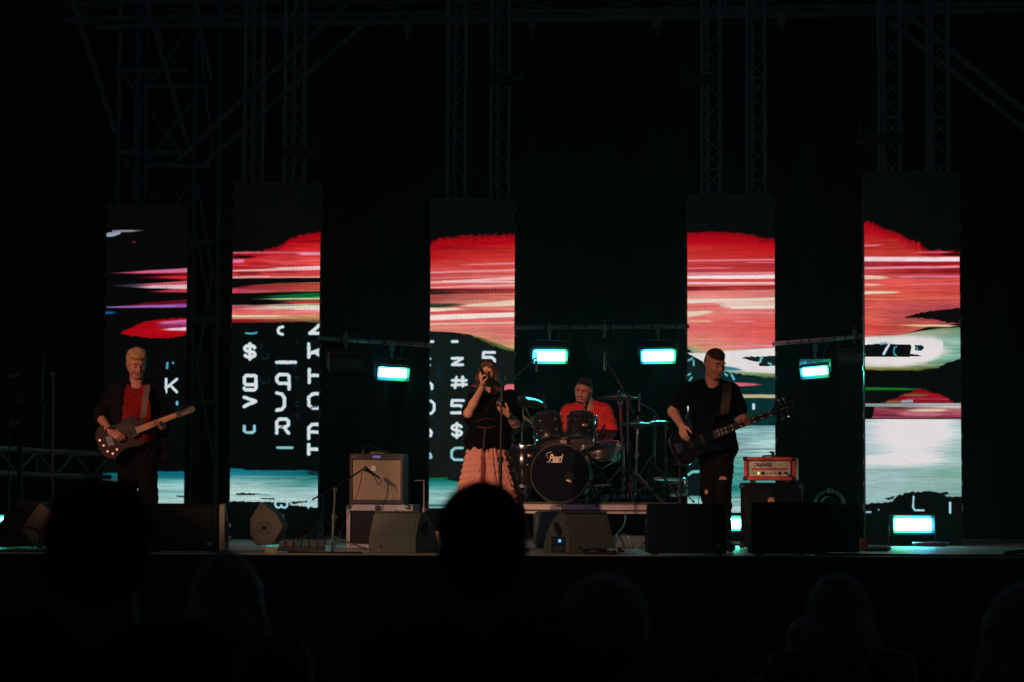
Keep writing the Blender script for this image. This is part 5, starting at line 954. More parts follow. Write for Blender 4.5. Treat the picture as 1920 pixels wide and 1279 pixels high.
# ---------------------------------------------------------------- microphones and their stands
MICM = mat('mic_black', (.015, .015, .016), .35, .3); MICG = mat('mic_grille', (.12, .12, .12), .35, .9, .2, 300)
def mic(label, a, b_, r_=.016, pencil=False, group='microphones'):
    "a: grille end, b_: cable end"
    a = Vector(a); b_ = Vector(b_); d = (b_ - a).normalized(); t = thing('microphone', label, 'microphone', b_, group)
    L_ = (b_ - a).length
    if pencil: MB().cyl(a, b_, r_, n=12).build('body', MICM, t, smooth=True); MB().cyl(a - d * .012, a, r_ * .9, n=12).build('grille', MICG, t, smooth=True)
    else:
        MB().lathe([(r_ * .55, L_), (r_ * .65, L_ * .95), (r_ * .95, L_ * .28), (r_ * 1.2, L_ * .22), (r_ * 1.2, L_ * .19)], a, d, 16).build('body', MICM, t, smooth=True)
        MB().ball(a + d * L_ * .1, r_ * 1.45, 14, 10).build('grille', MICG, t, smooth=True)
    return t
BST = mat('black_stand', (.014, .014, .014), .3, .4)
# boom stand before the guitar amplifier
tri_stand('microphone_stand', 'black boom microphone stand in front of the tan guitar amplifier', at(623, 21.2), P(628, 918, 21.2), r_=.011, m=mat('dark_chrome_stand', (.25, .25, .25), .25, .9), leg=.3, hh=.12, group='microphone stands', cat='microphone stand', a0=-15, boom=[P(586, 937, 21.0), P(628, 912, 21.2), P(662, 892, 21.4), P(680, 880, 21.55)], bm=BST)
mic('black microphone aimed at the tan grille cloth', P(681, 876, 21.62), P(711, 896, 21.7), .014)
cable('microphone cable looping down from the boom before the guitar amplifier', [P(711, 896, 21.7), P(715, 904, 21.7), P(710, 908, 21.65), P(698, 890, 21.6), P(680, 884, 21.5), P(676, 905, 21.4), P(668, 932, 21.3), P(655, 960, 21.2), P(640, 995, 21.1), at(628, 21.1, .01)], .0035, group=None)
# stand in front of the singer
q = at(936, 20.6); tri_stand('microphone_stand', 'straight black microphone stand in front of the singer', q, P(941, 722, 20.6), r_=.013, m=BST, leg=.28, hh=.1, group='microphone stands', cat='microphone stand', a0=30)
t = thing('mic_clip', 'empty microphone clip on top of the stand before the singer', 'microphone clip', P(941, 720, 20.6))
MB().tube([P(941, 720, 20.6), P(942, 712, 20.6), P(943, 700, 20.58)], .009).build('clip_stem', BST, t, smooth=True); MB().tube(spline([P(936, 706, 20.6), P(940, 712, 20.6), P(946, 712, 20.6), P(947, 700, 20.6)]), .006).build('clip_jaw', CHROME, t, smooth=True)
# overhead stands
tri_stand('microphone_stand', 'tall overhead microphone stand at the left of the kit, arm pointing up right', at(951, 24.9, RZ), P(951, 735, 24.9), r_=.012, m=BST, group='microphone stands', cat='microphone stand', boom=[P(940, 727, 25), P(960, 710, 24.8), P(985, 690, 24.5), P(1003, 672, 24.3)])
mic('overhead pencil microphone in front of the lit strobe over the left rack tom', P(1006, 694, 24.25), P(1005, 660, 24.25), .012, True)
tri_stand('microphone_stand', 'tall overhead microphone stand at the right of the kit, arm leaning up left', at(1178, 23.6, RZ), P(1177, 745, 23.7), r_=.016, m=BST, group='microphone stands', cat='microphone stand', leg=.4, hh=.3, a0=-35, boom=[P(1188, 774, 23.6), P(1177, 748, 23.7), P(1160, 715, 23.9), P(1137, 676, 24.1)])
mic('overhead pencil microphone hanging high over the drummer', P(1134, 692, 24.1), P(1134, 660, 24.1), .014, True)
mic('black microphone clipped above the left rack tom', P(1024, 766, 23.6), P(1019, 740, 23.5), .013)
mic('black microphone rising in front of the drummer chin', P(1096, 772, 23.55), P(1108, 735, 23.4), .015)
mic('black microphone pointing down at the snare drum', P(1122, 826, 23.75), P(1134, 797, 23.6), .015)
mic('slim microphone on a thin arm at the right above the hi-hat', P(1199, 768, 24.2), P(1199, 738, 24.2), .012, True)
tri_stand('microphone_stand', 'thin teal-lit stand behind the hi-hat holding a slim microphone', at(1250, 24.9, RZ), P(1248, 800, 24.9), r_=.008, m=BST, group='microphone stands', cat='microphone stand', boom=[P(1253, 806, 24.9), P(1225, 770, 24.6), P(1201, 757, 24.2)])
tri_stand('microphone_stand', "short stand below the bassist's guitar, in front of the side drum", at(1276, 22.0), P(1275, 872, 22.0), r_=.012, m=BST, group='microphone stands', cat='microphone stand', leg=.28, hh=.1, boom=[P(1262, 872, 22), P(1275, 866, 22)])
tri_stand('microphone_stand', 'thin microphone stand at the far left, taller of the two', at(98, 21.6), P(100, 703, 21.6), r_=.008, m=BST, group='microphone stands', cat='microphone stand', leg=.28, hh=.1)
mic('microphone on the taller far-left stand', P(99, 700, 21.6), P(99, 714, 21.6), .015)
tri_stand('microphone_stand', 'thin microphone stand at the far left edge, shorter of the two', at(15, 21.4), P(18, 792, 21.4), r_=.008, m=BST, group='microphone stands', cat='microphone stand', leg=.28, hh=.1, boom=[P(17, 796, 21.4), P(22, 784, 21.4), P(21, 790, 21.3)])
tri_stand('cymbal_stand', 'thin dark stand between the pipe and the guitar amplifier, by the dollar-sign screen', at(605, 24.5), P(605, 925, 24.5), r_=.012, m=BST, leg=.3, hh=.26, group=None, cat='stand')
tri_stand('music_stand', 'slim dark stand with a small plate between amplifier and singer screen', at(795, 24.2), P(795, 902, 24.2), r_=.01, m=STEEL, leg=.25, hh=.2, group=None, cat='stand')
tag(MB().box(P(787, 901, 24.2), (.10, .08, .008)).build('stand_plate', STEEL, bevel=.002), 'small flat plate on the slim stand beside the singer screen', 'stand plate')
# tall black speakers at the far left with grey lettering
for k, (y, lab) in enumerate([(705, 'upper dark loudspeaker with faint grey lettering at the far left edge'), (795, 'lower dark loudspeaker with faint grey lettering at the far left edge')]):
    c = P(26, y, 24.0); t = thing('hanging_loudspeaker', lab, 'loudspeaker', c, 'loudspeakers with grey lettering')
    MB(frame(c, 10)).prism([(-.24, -.2), (.24, -.15), (.24, .15), (-.24, .2)], (-.28, .2, 0), (0, 1, 0), (0, 0, 1), (.56, 0, 0)).build('cabinet', WEDGEB, t, bevel=.01)
    MB(frame(c, 10)).box((0, -.045, 0), (.5, .01, .28)).build('grille', GRILLE, t, bevel=.003)
    text_mesh('lettering', 'SHURE', .05, mat('grey_letter', (.25, .27, .27), .6), t, frame(c, 10) @ Matrix.Translation((0.0, -.055, 0)), shear=.25, offset=.001, width=.11)
    MB(frame(c, 10)).box((-.285, .1, 0), (.012, .05, .42)).box((.285, .1, 0), (.012, .05, .42)).build('rigging_frame', STEEL, t, bevel=.003)
MBc = P(26, 750, 24.0); tag(MB().cyl((MBc.x, 24.35, FZ), (MBc.x, 24.35, P(26, 690, 24).z), .03).build('speaker_pole', BLACK, smooth=True), 'black pole carrying the two dark loudspeakers at the far left', 'pole')

# ================================================================ PEOPLE
SKIN = mat('skin_warm', (.50, .27, .19), .5, 0, .08, 25, .1, 120, spec=.35)
def face_frame(yaw=0, down=0, roll=0):
    B = Matrix(((-1, 0, 0), (0, -1, 0), (0, 0, 1)))
    return Matrix.Rotation(R(yaw), 3, 'Z') @ B @ Matrix.Rotation(R(-down), 3, 'X') @ Matrix.Rotation(R(roll), 3, 'Y')
def head(s, c, H, neck, sc=1.0, smile=False, nk=.052):
    c = Vector(c); p = lambda x, y, z: c + H @ Vector((x, y, z)) * sc
    e = lambda x, y, z, a, b, d, k=.02, sub=False: s.ell(p(x, y, z), (a * sc, b * sc, d * sc), H, k, sub)
    s.cap(neck, p(0, -.03, -.045), nk * 1.12, nk, .03)
    e(0, -.018, .032, .076, .094, .084, .02); e(0, .022, -.03, .061, .068, .082, .03); e(0, .062, -.098, .028, .022, .019, .025)
    for q in (-1, 1):
        s.cap(p(q * .054, -.005, -.05), p(q * .022, .055, -.096), .02 * sc, .018 * sc, .025)
        e(q * .040, .055, -.033, .020, .020, .022, .03); e(q * .079, -.008, -.012, .010, .019, .030, .006)
        s.cap(p(q * .012, .086, .027), p(q * .045, .074, .026), .009 * sc, .008 * sc, .012)
        e(q * .031, .097, .004, .018, .018, .011, .012, True)
    s.cap(p(0, .086, .012), p(0, .108, -.026), .0075 * sc, .011 * sc, .010); e(.011, .094, -.031, .009, .01, .007, .008); e(-.011, .094, -.031, .009, .01, .007, .008)
    s.cap(p(-.018, .082, -.056), p(.018, .082, -.056), .0075 * sc, k=.006); s.cap(p(-.015, .081, -.067), p(.015, .081, -.067), .008 * sc, k=.006)
    return p
EYEW = mat('eye_white', (.45, .4, .38), .3); EYED = mat('eye_iris', (.03, .02, .015), .2); LIP = mat('lips', (.36, .12, .10), .45); BROWM = mat('brow_hair', (.03, .018, .012), .8); TEETH = mat('teeth', (.7, .65, .58), .4)
def face_parts(t, p, H, closed=False, smile=False, brow=BROWM, sc=1.0):
    for q in (-1, 1):
        e = MB().ball(p(q * .031, .0715, .003), .0112 * sc, 12, 8).build('eye', SKIN if closed else EYEW, t, smooth=True)
        if closed: MB().tube([p(q * .020, .083, .000), p(q * .031, .0840, -.003), p(q * .042, .080, .000)], .0024 * sc, 6).build('eyelashes', BROWM, e, smooth=True)
        else: MB().ball(p(q * .031, .082, .001), (.0058 * sc,) * 3, 10, 8).build('iris', EYED, e, smooth=True)
        MB().tube([p(q * .013, .096, .026), p(q * .03, .091, .034), p(q * .048, .078, .028)], .0042 * sc, 6).build('eyebrow', brow, t, smooth=True)
    if smile:
        MB().ball(p(0, .080, -.064), (.031 * sc, .013 * sc, .015 * sc), rot=H).build('mouth', mat('mouth_dark', (.06, .015, .012), .6), t, smooth=True)
        MB().ball(p(0, .088, -.058), (.023 * sc, .007 * sc, .0055 * sc), rot=H).build('teeth', TEETH, t, smooth=True)
    else: MB().tube([p(-.025, .080, -.0615), p(0, .0905, -.0605), p(.025, .080, -.0615)], .0028 * sc, 6).build('lips', LIP, t, smooth=True)
def hand(s, wr, Fd, N, thumb, curl=(30, 30, 30, 30), tc=20, sc=1.0, spread=4, fr=.0085):
    "wr: wrist point, Fd: towards the fingers, N: way the palm faces, thumb: side vector"
    wr = Vector(wr); Fd = Vector(Fd).normalized(); N = Vector(N); N = (N - Fd * N.dot(Fd)).normalized(); S_ = Fd.cross(N).normalized()
    if S_.dot(Vector(thumb)) < 0: S_ = -S_
    L_ = [.072, .080, .074, .058]
    for i in range(4):
        o = (1.5 - i) * .0185 * sc; k0 = wr + Fd * (.088 - .004 * abs(i - 1)) * sc + S_ * o
        s.cap(wr + Fd * .015 * sc + S_ * o * .6, k0, .015 * sc, .0125 * sc, .012)
        a = 0; q = k0; c_ = curl[i]; rr = fr * sc * (1, 1.03, 1, .88)[i]
        for j, (f_, g) in enumerate(((.45, .75), (.31, 1.1), (.24, .7))):
            a += R(c_ * g); sp = math.tan(R(spread * (1.5 - i)))
            d = (Fd * math.cos(a) + N * math.sin(a) + S_ * sp * (1 if j == 0 else .3)).normalized(); q2 = q + d * L_[i] * f_ * sc
            s.cap(q, q2, rr * (1, .95, .88)[j], rr * (.95, .88, .8)[j], .003); q = q2
    q0 = wr + Fd * .02 * sc + S_ * .018 * sc; d = (Fd * .6 + S_ * .7 + N * .25).normalized(); q1 = q0 + d * .04 * sc; d2 = (Fd * .9 + S_ * (.45 - tc / 90) + N * (.2 + tc / 60)).normalized(); q2 = q1 + d2 * .033 * sc; q3 = q2 + (d2 + N * .15).normalized() * .026 * sc
    s.cap(q0, q1, .0165 * sc, .012 * sc, .012); s.cap(q1, q2, .0115 * sc, .0105 * sc, .004); s.cap(q2, q3, .0105 * sc, .0085 * sc, .003)
    return s
def torso(s, sL, sR, hL, hR, add=0.0, w_=1.0, d_=1.0, k=.05, lvls=(0, .28, .55, .8, 1.0), nk=None):
    sL, sR, hL, hR = map(Vector, (sL, sR, hL, hR))
    for a, b_ in ((sL, sR),): s.cap(a, b_, .052 + add, k=k)
    if nk is not None:
        for q in (sL, sR): s.cap(nk + (q - nk) * .22 + Vector((0, .01, .0)), q + (nk - q) * .12, .050 + add, .045 + add, .03)
    rs = np.interp(lvls, (0, .28, .55, .8, 1), (.085, .112, .100, .102, .112)); hw = np.interp(lvls, (0, .28, .55, .8, 1), (.70, .62, .5, .5, .62))
    ct = (sL + sR) / 2 - Vector((0, 0, .05)); cb = (hL + hR) / 2; us = (sR - sL).normalized() * .155; ub = (hR - hL).normalized() * .13
    prev = None
    for l, r_, h_ in zip(lvls, rs, hw):
        c = ct.lerp(cb, l); u = us.lerp(ub, l) * h_ * w_; s.cap(c - u, c + u, r_ * d_ + add, k=k)
        if prev: s.cap(prev[0], c - u, prev[2] * d_ + add, r_ * d_ + add, k); s.cap(prev[1], c + u, prev[2] * d_ + add, r_ * d_ + add, k)
        prev = (c - u, c + u, r_)
def shoe(t, ank, d, m):
    ank = Vector(ank); d = Vector(d).normalized(); z0 = ank.z
    s = SDF(.008); f = Vector((ank.x, ank.y, z0)); toe = f + d * .17; toe.z = z0 - .045; heel = f - d * .05; heel.z = z0 - .035
    s.cap(heel, toe, .042, .036, .03); s.cap(f, f + d * .05 - Vector((0, 0, .02)), .05, .045, .03); s.cap(toe, toe + d * .03, .038, .034); return s.mesh('shoe', m, t)
JEANS = mat('black_jeans', (.007, .007, .0075), .9, bump=.2, bscale=90, spec=.03); TEE = mat('black_tshirt', (.004, .004, .0042), .9, bump=.2, bscale=80, spec=.02); SHOEM = mat('shoe_leather', (.02, .02, .02), .5)
REDT = mat('red_cotton', (.50, .018, .022), .85, bump=.25, bscale=80); JACK = mat('black_jacket', (.007, .007, .0075), .75, bump=.25, bscale=60, spec=.06)

def stringed(name, label, o, ang, sc, pts, neck_end, head_pts, mb_, mneck, mhead, nstr, frets, u0, tilt=0, th=.042, neckw=(.058, .044), blocks=False):
    "o: centre of the body; u runs along the neck, v across it, n towards the audience"
    u = Vector((math.cos(R(ang)), math.sin(R(tilt)), math.sin(R(ang)))).normalized(); n_ = Vector((0, -1, .12)); n_ = (n_ - u * n_.dot(u)).normalized(); v = n_.cross(u).normalized()
    if v.z < 0: v = -v
    t = thing(name, label, 'guitar' if nstr == 6 else 'bass guitar', o); o = Vector(o)
    pl = [(p.x, p.y) for p in spline([(a, b_, 0) for a, b_ in pts], 5, True)]
    MB().prism(pl, o - n_ * th, u, v, n_ * th).build('body', mb_, t, bevel=.006, seg=3, smooth=False)
    X = lambda a, b_, c=0: o + u * a + v * b_ + n_ * c
    w0, w1 = neckw
    MB().prism([(u0, -w0 / 2), (neck_end, -w1 / 2), (neck_end, w1 / 2), (u0, w0 / 2)], X(0, 0, .004), u, v, n_ * .007).build('fretboard', mneck, t, bevel=.001)
    MB().tube([X(u0 + .02, 0, -.008), X(neck_end + .02, 0, -.006)], .021, 12).build('neck', mneck if nstr == 6 else mhead, t, smooth=True)
    FR = mat('fret_wire', (.7, .65, .58), .25, .9); INL = mat('pearl_inlay', (.75, .68, .58), .4)
    scale = neck_end - (u0 - (.16 if nstr == 6 else .22)); 
    for k in range(1, frets + 1):
        x = neck_end - scale * (1 - 2 ** (-k / 12.0))
        if x < u0 + .004: break
        wv = w1 + (w0 - w1) * (neck_end - x) / (neck_end - u0)
        MB().cyl(X(x, -wv / 2, .0115), X(x, wv / 2, .0115), .0013 if nstr == 6 else .0020, n=6).build('fret', FR, t)
        if k in (3, 5, 7, 9, 12, 15, 17, 19) or (blocks and k == 1):
            xp = neck_end - scale * (1 - 2 ** (-(k - 1) / 12.0)); xm_ = (x + xp) / 2; fw = (xp - x)
            if blocks: MB().box(X(xm_, 0, .0112), (fw * .55, .001, wv * .8), Matrix((u, n_, v)).transposed()).build('inlay', INL, t)
            else: MB().cyl(X(xm_, 0, .011), X(xm_, 0, .0118), .004, n=10).build('inlay', BLACK, t)
    hp = [(p.x, p.y) for p in spline([(a, b_, 0) for a, b_ in head_pts], 4, True)]
    MB().prism(hp, X(0, 0, -.010), u, v, n_ * .014).build('headstock', mhead, t, bevel=.003)
    return t, X, u, v, n_
# ---------------------------------------------------------------- guitarist at the left
def guitarist():
    Y = 21.0; G = lambda px, py, dy=0: P(px, py, Y + dy)
    t = thing('person', 'blond guitarist in a red shirt and open black jacket, looking down at his guitar', 'person', at(252, Y), 'musicians on the stage')
    H = face_frame(24, 26, 3); hc = G(256, 681.5, -.03)
    sR_, sL_ = G(222, 732, .03), G(292, 732, .06); hR, hL = G(238, 852, .06), G(272, 852, .06); neck = G(257, 719, .05)
    elR, wrR = G(187, 781, -.02), G(208, 811, -.24); elL, wrL = G(313, 792, .02), G(303, 800, -.16)
    kR, kL = G(240, 930, .0), G(280, 930, .02); aR = at(236, Y, .09); aL = at(288, Y + .1, .09)
    s = SDF(.005); p = head(s, hc, H, neck, 1.0)
    torso(s, sR_, sL_, hR, hL, -.012)
    s.chain([neck - Vector((0, 0, .03)), neck], [.07, .06], .04)
    s.chain([sR_, elR, wrR], [.047, .042, .029], .02); s.chain([sL_, elL, wrL], [.047, .040, .028], .02)
    s.chain([hR, kR, aR], [.075, .05, .036]); s.chain([hL, kL, aL], [.075, .05, .036])
    hand(s, wrR, G(232, 822, -.27) - wrR, G(212, 860, 0) - wrR + Vector((0, .2, 0)), (.3, -.2, .8), (28, 34, 42, 50), 35, .95)
    hand(s, wrL, G(288, 782, -.26) - wrL, (-.2, -.2, -.9), (-.2, -.4, .8), (70, 62, 66, 72), 25, .92, 6)
    s.mesh('body', SKIN, t); face_parts(t, p, H, closed=True, brow=mat('blond_brow', (.12, .07, .04), .8), sc=1.0)
    hs = SDF(.0045); hp = lambda x, y, z: hc + H @ Vector((x, y, z)) * 1.0
    hs.ell(hp(0, -.026, .042), (.086, .100, .088), H, .01); hs.ell(hp(0, .01, .090), (.068, .075, .036), H, .03); hs.ell(hp(.02, .055, .095), (.036, .026, .020), H, .02); hs.ell(hp(-.03, .045, .094), (.03, .028, .020), H, .02); hs.ell(hp(0, -.06, -.01), (.066, .052, .066), H, .02); hs.ell(hp(0, -.033, -.008), (.076, .068, .058), H, .015)
    hs.ell(hp(0, .135, -.022), (.080, .098, .108), H, .006, True)
    for q in (-1, 1): hs.ell(hp(q * .095, .065, -.075), (.045, .062, .085), H, .008, True); hs.ell(hp(q * .095, -.01, -.10), (.045, .09, .06), H, .008, True)
    for _ in range(46):
        a, b_ = rng.uniform(-1, 1), rng.uniform(-.6, 1); v = Vector((a * .8, b_ * .7, rng.uniform(.55, 1))).normalized(); q = hp(v.x * .088, v.y * .095 - .01, v.z * .085 + .045)
        hs.ell(q, (.016, .016, .011), H, .006)
    hs.mesh('hair', mat('blond_hair', (.50, .36, .17), .65, 0, .5, 60, .6, 130), t, wrinkle=.0025, wfreq=150)
    # shirt, jacket, jeans
    s = SDF(.008); torso(s, sR_.lerp(sL_, .05), sR_.lerp(sL_, .95), hR + Vector((0, 0, .0)), hL + Vector((0, 0, .0)), .010, lvls=(0, .28, .55, .8), nk=neck)
    s.cap(G(252, 790, -.06), G(262, 815, -.05), .10, .11, .05); s.ell(neck + Vector((0, -.06, .035)), (.062, .09, .080), None, .02, True)
    s.mesh('shirt', mat('dull_red_cotton', (.24, .012, .014), .9, bump=.25, bscale=80, spec=.1), t, wrinkle=.006, wfreq=38)
    s = SDF(.007); torso(s, sR_, sL_, hR + Vector((-.02, 0, .05)), hL + Vector((.01, 0, -.0)), .022, 1.02, nk=neck)
    s.chain([sR_, elR + (sR_ - elR) * .12, elR + (wrR - elR) * .02], [.066, .066, .058], .03); s.chain([sL_, elL, elL + (wrL - elL) * .6], [.066, .060, .046], .03)
    s.cap(G(302, 760, .1), G(309, 862, .08), .05, .045, .04); s.cap(G(226, 760, .1), G(222, 835, .08), .06, .05, .04)
    s.cap(neck + Vector((0, -.16, .08)), G(262, 860, -.20), .115, .17, .02, True); s.cap(G(249, 745, -.16), G(254, 840, -.18), .105, .15, .02, True); s.ell(neck + Vector((0, -.03, .05)), (.066, .09, .08), None, .01, True)
    s.cap(neck + Vector((-.075, .0, .02)), neck + Vector((-.10, -.11, -.09)), .017, .02, .012); s.cap(neck + Vector((.075, .0, .02)), neck + Vector((.10, -.11, -.09)), .017, .02, .012)
    s.mesh('jacket', JACK, t, wrinkle=.007, wfreq=34)
    s = SDF(.008); s.cap(hR, hL, .115, k=.04); s.chain([hR, kR, aR + Vector((0, 0, .02))], [.105, .075, .055], .03); s.chain([hL, kL, aL + Vector((0, 0, .02))], [.105, .075, .055], .03); s.mesh('jeans', JEANS, t, wrinkle=.005, wfreq=40)
    shoe(t, aR, (-.15, -1, 0), SHOEM); shoe(t, aL, (.3, -1, 0), SHOEM)
    MB().ring(wrR + (elR - wrR).normalized() * .03, elR - wrR, .033, .006, 20).build('bracelet', BLACK, t, smooth=True)
    wb = MB().ring(wrR + (elR - wrR).normalized() * .012, elR - wrR, .034, .0045, 20).build('beads', LATCHM, t, smooth=True)
    MB().tube(spline([neck + Vector((-.06, -.02, -.015)), neck + Vector((-.045, -.09, -.06)), neck + Vector((.0, -.118, -.095)), neck + Vector((.045, -.09, -.06)), neck + Vector((.06, -.02, -.015))]), .0025, 6).build('necklace', mat('gold_chain', (.6, .4, .2), .3, .9), t, smooth=True)
    # guitar
    body = [(-.198, 0), (-.190, .09), (-.135, .152), (-.06, .142), (.01, .118), (.08, .135), (.15, .140), (.195, .095), (.198, .04), (.175, .024), (.13, -.02), (.118, -.055), (.15, -.085), (.192, -.10), (.188, -.125), (.13, -.132), (.05, -.115), (-.02, -.122), (-.10, -.158), (-.17, -.12), (-.195, -.05)]
    head_ = [(.505, -.021), (.53, -.025), (.56, -.032), (.62, -.030), (.665, -.030), (.692, -.012), (.688, .014), (.665, .028), (.60, .020), (.54, .028), (.51, .022)]
    g, X, u, v, n_ = stringed('electric_guitar', 'dark satin electric guitar with maple neck held by the blond guitarist', G(224, 820, -.20), 21.8, 1, body, .505, head_,
        mat('guitar_satin_finish', (.030, .021, .017), .5, 0, .12, 10, spec=.12), mat('maple_neck', (.62, .36, .17), .4, 0, .1), mat('guitar_headstock', (.018, .016, .015), .3), 6, 22, .155, tilt=2, neckw=(.056, .043))
    MB().prism([(.0, -.05), (.16, -.045), (.165, .035), (.10, .10), (.02, .095), (-.06, .03)], X(0, 0, .0005), u, v, n_ * .003).build('pickguard', BLACK, g)
    MB().prism([(-.115, -.045), (-.055, -.045), (-.055, .045), (-.115, .045)], X(0, 0, .001), u, v, n_ * .006).build('bridge', CHROME, g, bevel=.002)
    for q in (-.02, 0.07): MB().prism([(q, -.038), (q + .028, -.038), (q + .028, .038), (q, .038)], X(0, 0, .003), u, v, n_ * .006).build('pickup', BLACK if q > 0 else CHROME, g, bevel=.003)
    KN = mat('knob_nickel', (.8, .66, .56), .3, .7)
    for a, b_ in ((-.15, -.02), (-.165, .035), (-.10, -.115), (-.055, -.095), (-.135, -.08)): MB().cyl(X(a, b_, 0), X(a, b_, .016), .0095, n=14).build('knob', KN, g, smooth=True)
    MB().cyl(X(.13, .105, 0), X(.13, .105, .01), .005, n=10).build('strap_button', CHROME, g); MB().cyl(X(-.198, -.02, -.02), X(-.213, -.02, -.02), .006, n=10).build('strap_button', CHROME, g); MB().cyl(X(-.1, -.15, -.02), X(-.104, -.168, -.02), .008, n=10).build('jack_socket', CHROME, g)
    for i in range(6): b_ = (i - 2.5) * .0085; MB().tube([X(-.085, b_ * 1.1, .013), X(.505, b_ * .8, .0145), X(.54 + i * .022, .018, .008)], .0006, 4).build('string', CHROME, g)
    for i in range(6): q = .535 + i * .025; MB().cyl(X(q, .018, .004), X(q, .018, .013), .0035, n=8).cyl(X(q, .02, -.002), X(q, .048, -.002), .0028, n=6).ball(X(q, .052, -.002), .0065, 8, 6).build('tuning_peg', CHROME, g, smooth=True)
    text_mesh('lettering', 'Squier', .022, mat('gold_letter', (.6, .45, .25), .4), g, Matrix(((u.x, -n_.x, v.x, X(.60, -.012, .0055).x), (u.y, -n_.y, v.y, X(.60, -.012, .0055).y), (u.z, -n_.z, v.z, X(.60, -.012, .0055).z), (0, 0, 0, 1))), shear=.3)
    g2 = MB().ribbon([X(.165, .10, -.01), G(267, 795, -.2), G(268.5, 780, -.20)], [Vector((.035, 0, .01))] * 3, .003).build('strap_end', BLACK, g)
    SM = mat('strap_cloth', (.17, .13, .11), .8); 
    st = MB().ribbon(spline([G(268.5, 782, -.20), G(271, 762, -.2), G(273.5, 742, -.17), G(276, 727, -.10), G(272, 722, .04), G(262, 735, .16), G(235, 770, .2)], 4), [Vector((.052, .0, .012))] * 25, .003).build('strap', SM, g)
    for i in range(7):
        for j in (-1, 0, 1):
            c = G(269.2 + i * .75 + (.8 if i % 2 else -.8) + j * 3.2, 778 - i * 6.6 + j * .6, -.212 + .006 * i); MB().prism([(0, -.007), (.006, .004), (-.006, .004)], c, (1, 0, 0), (0, 0, 1), (0, .002, 0)).build('strap_mark', BLACK, st)
    cable('guitar lead curling behind the blond guitarist leg', [X(-.1, -.165, -.02), G(189, 850, -.05), G(181, 862, .0), G(183, 885, .1), G(200, 930, .2), at(215, Y + .2, .01)], .004, group=None)
guitarist()

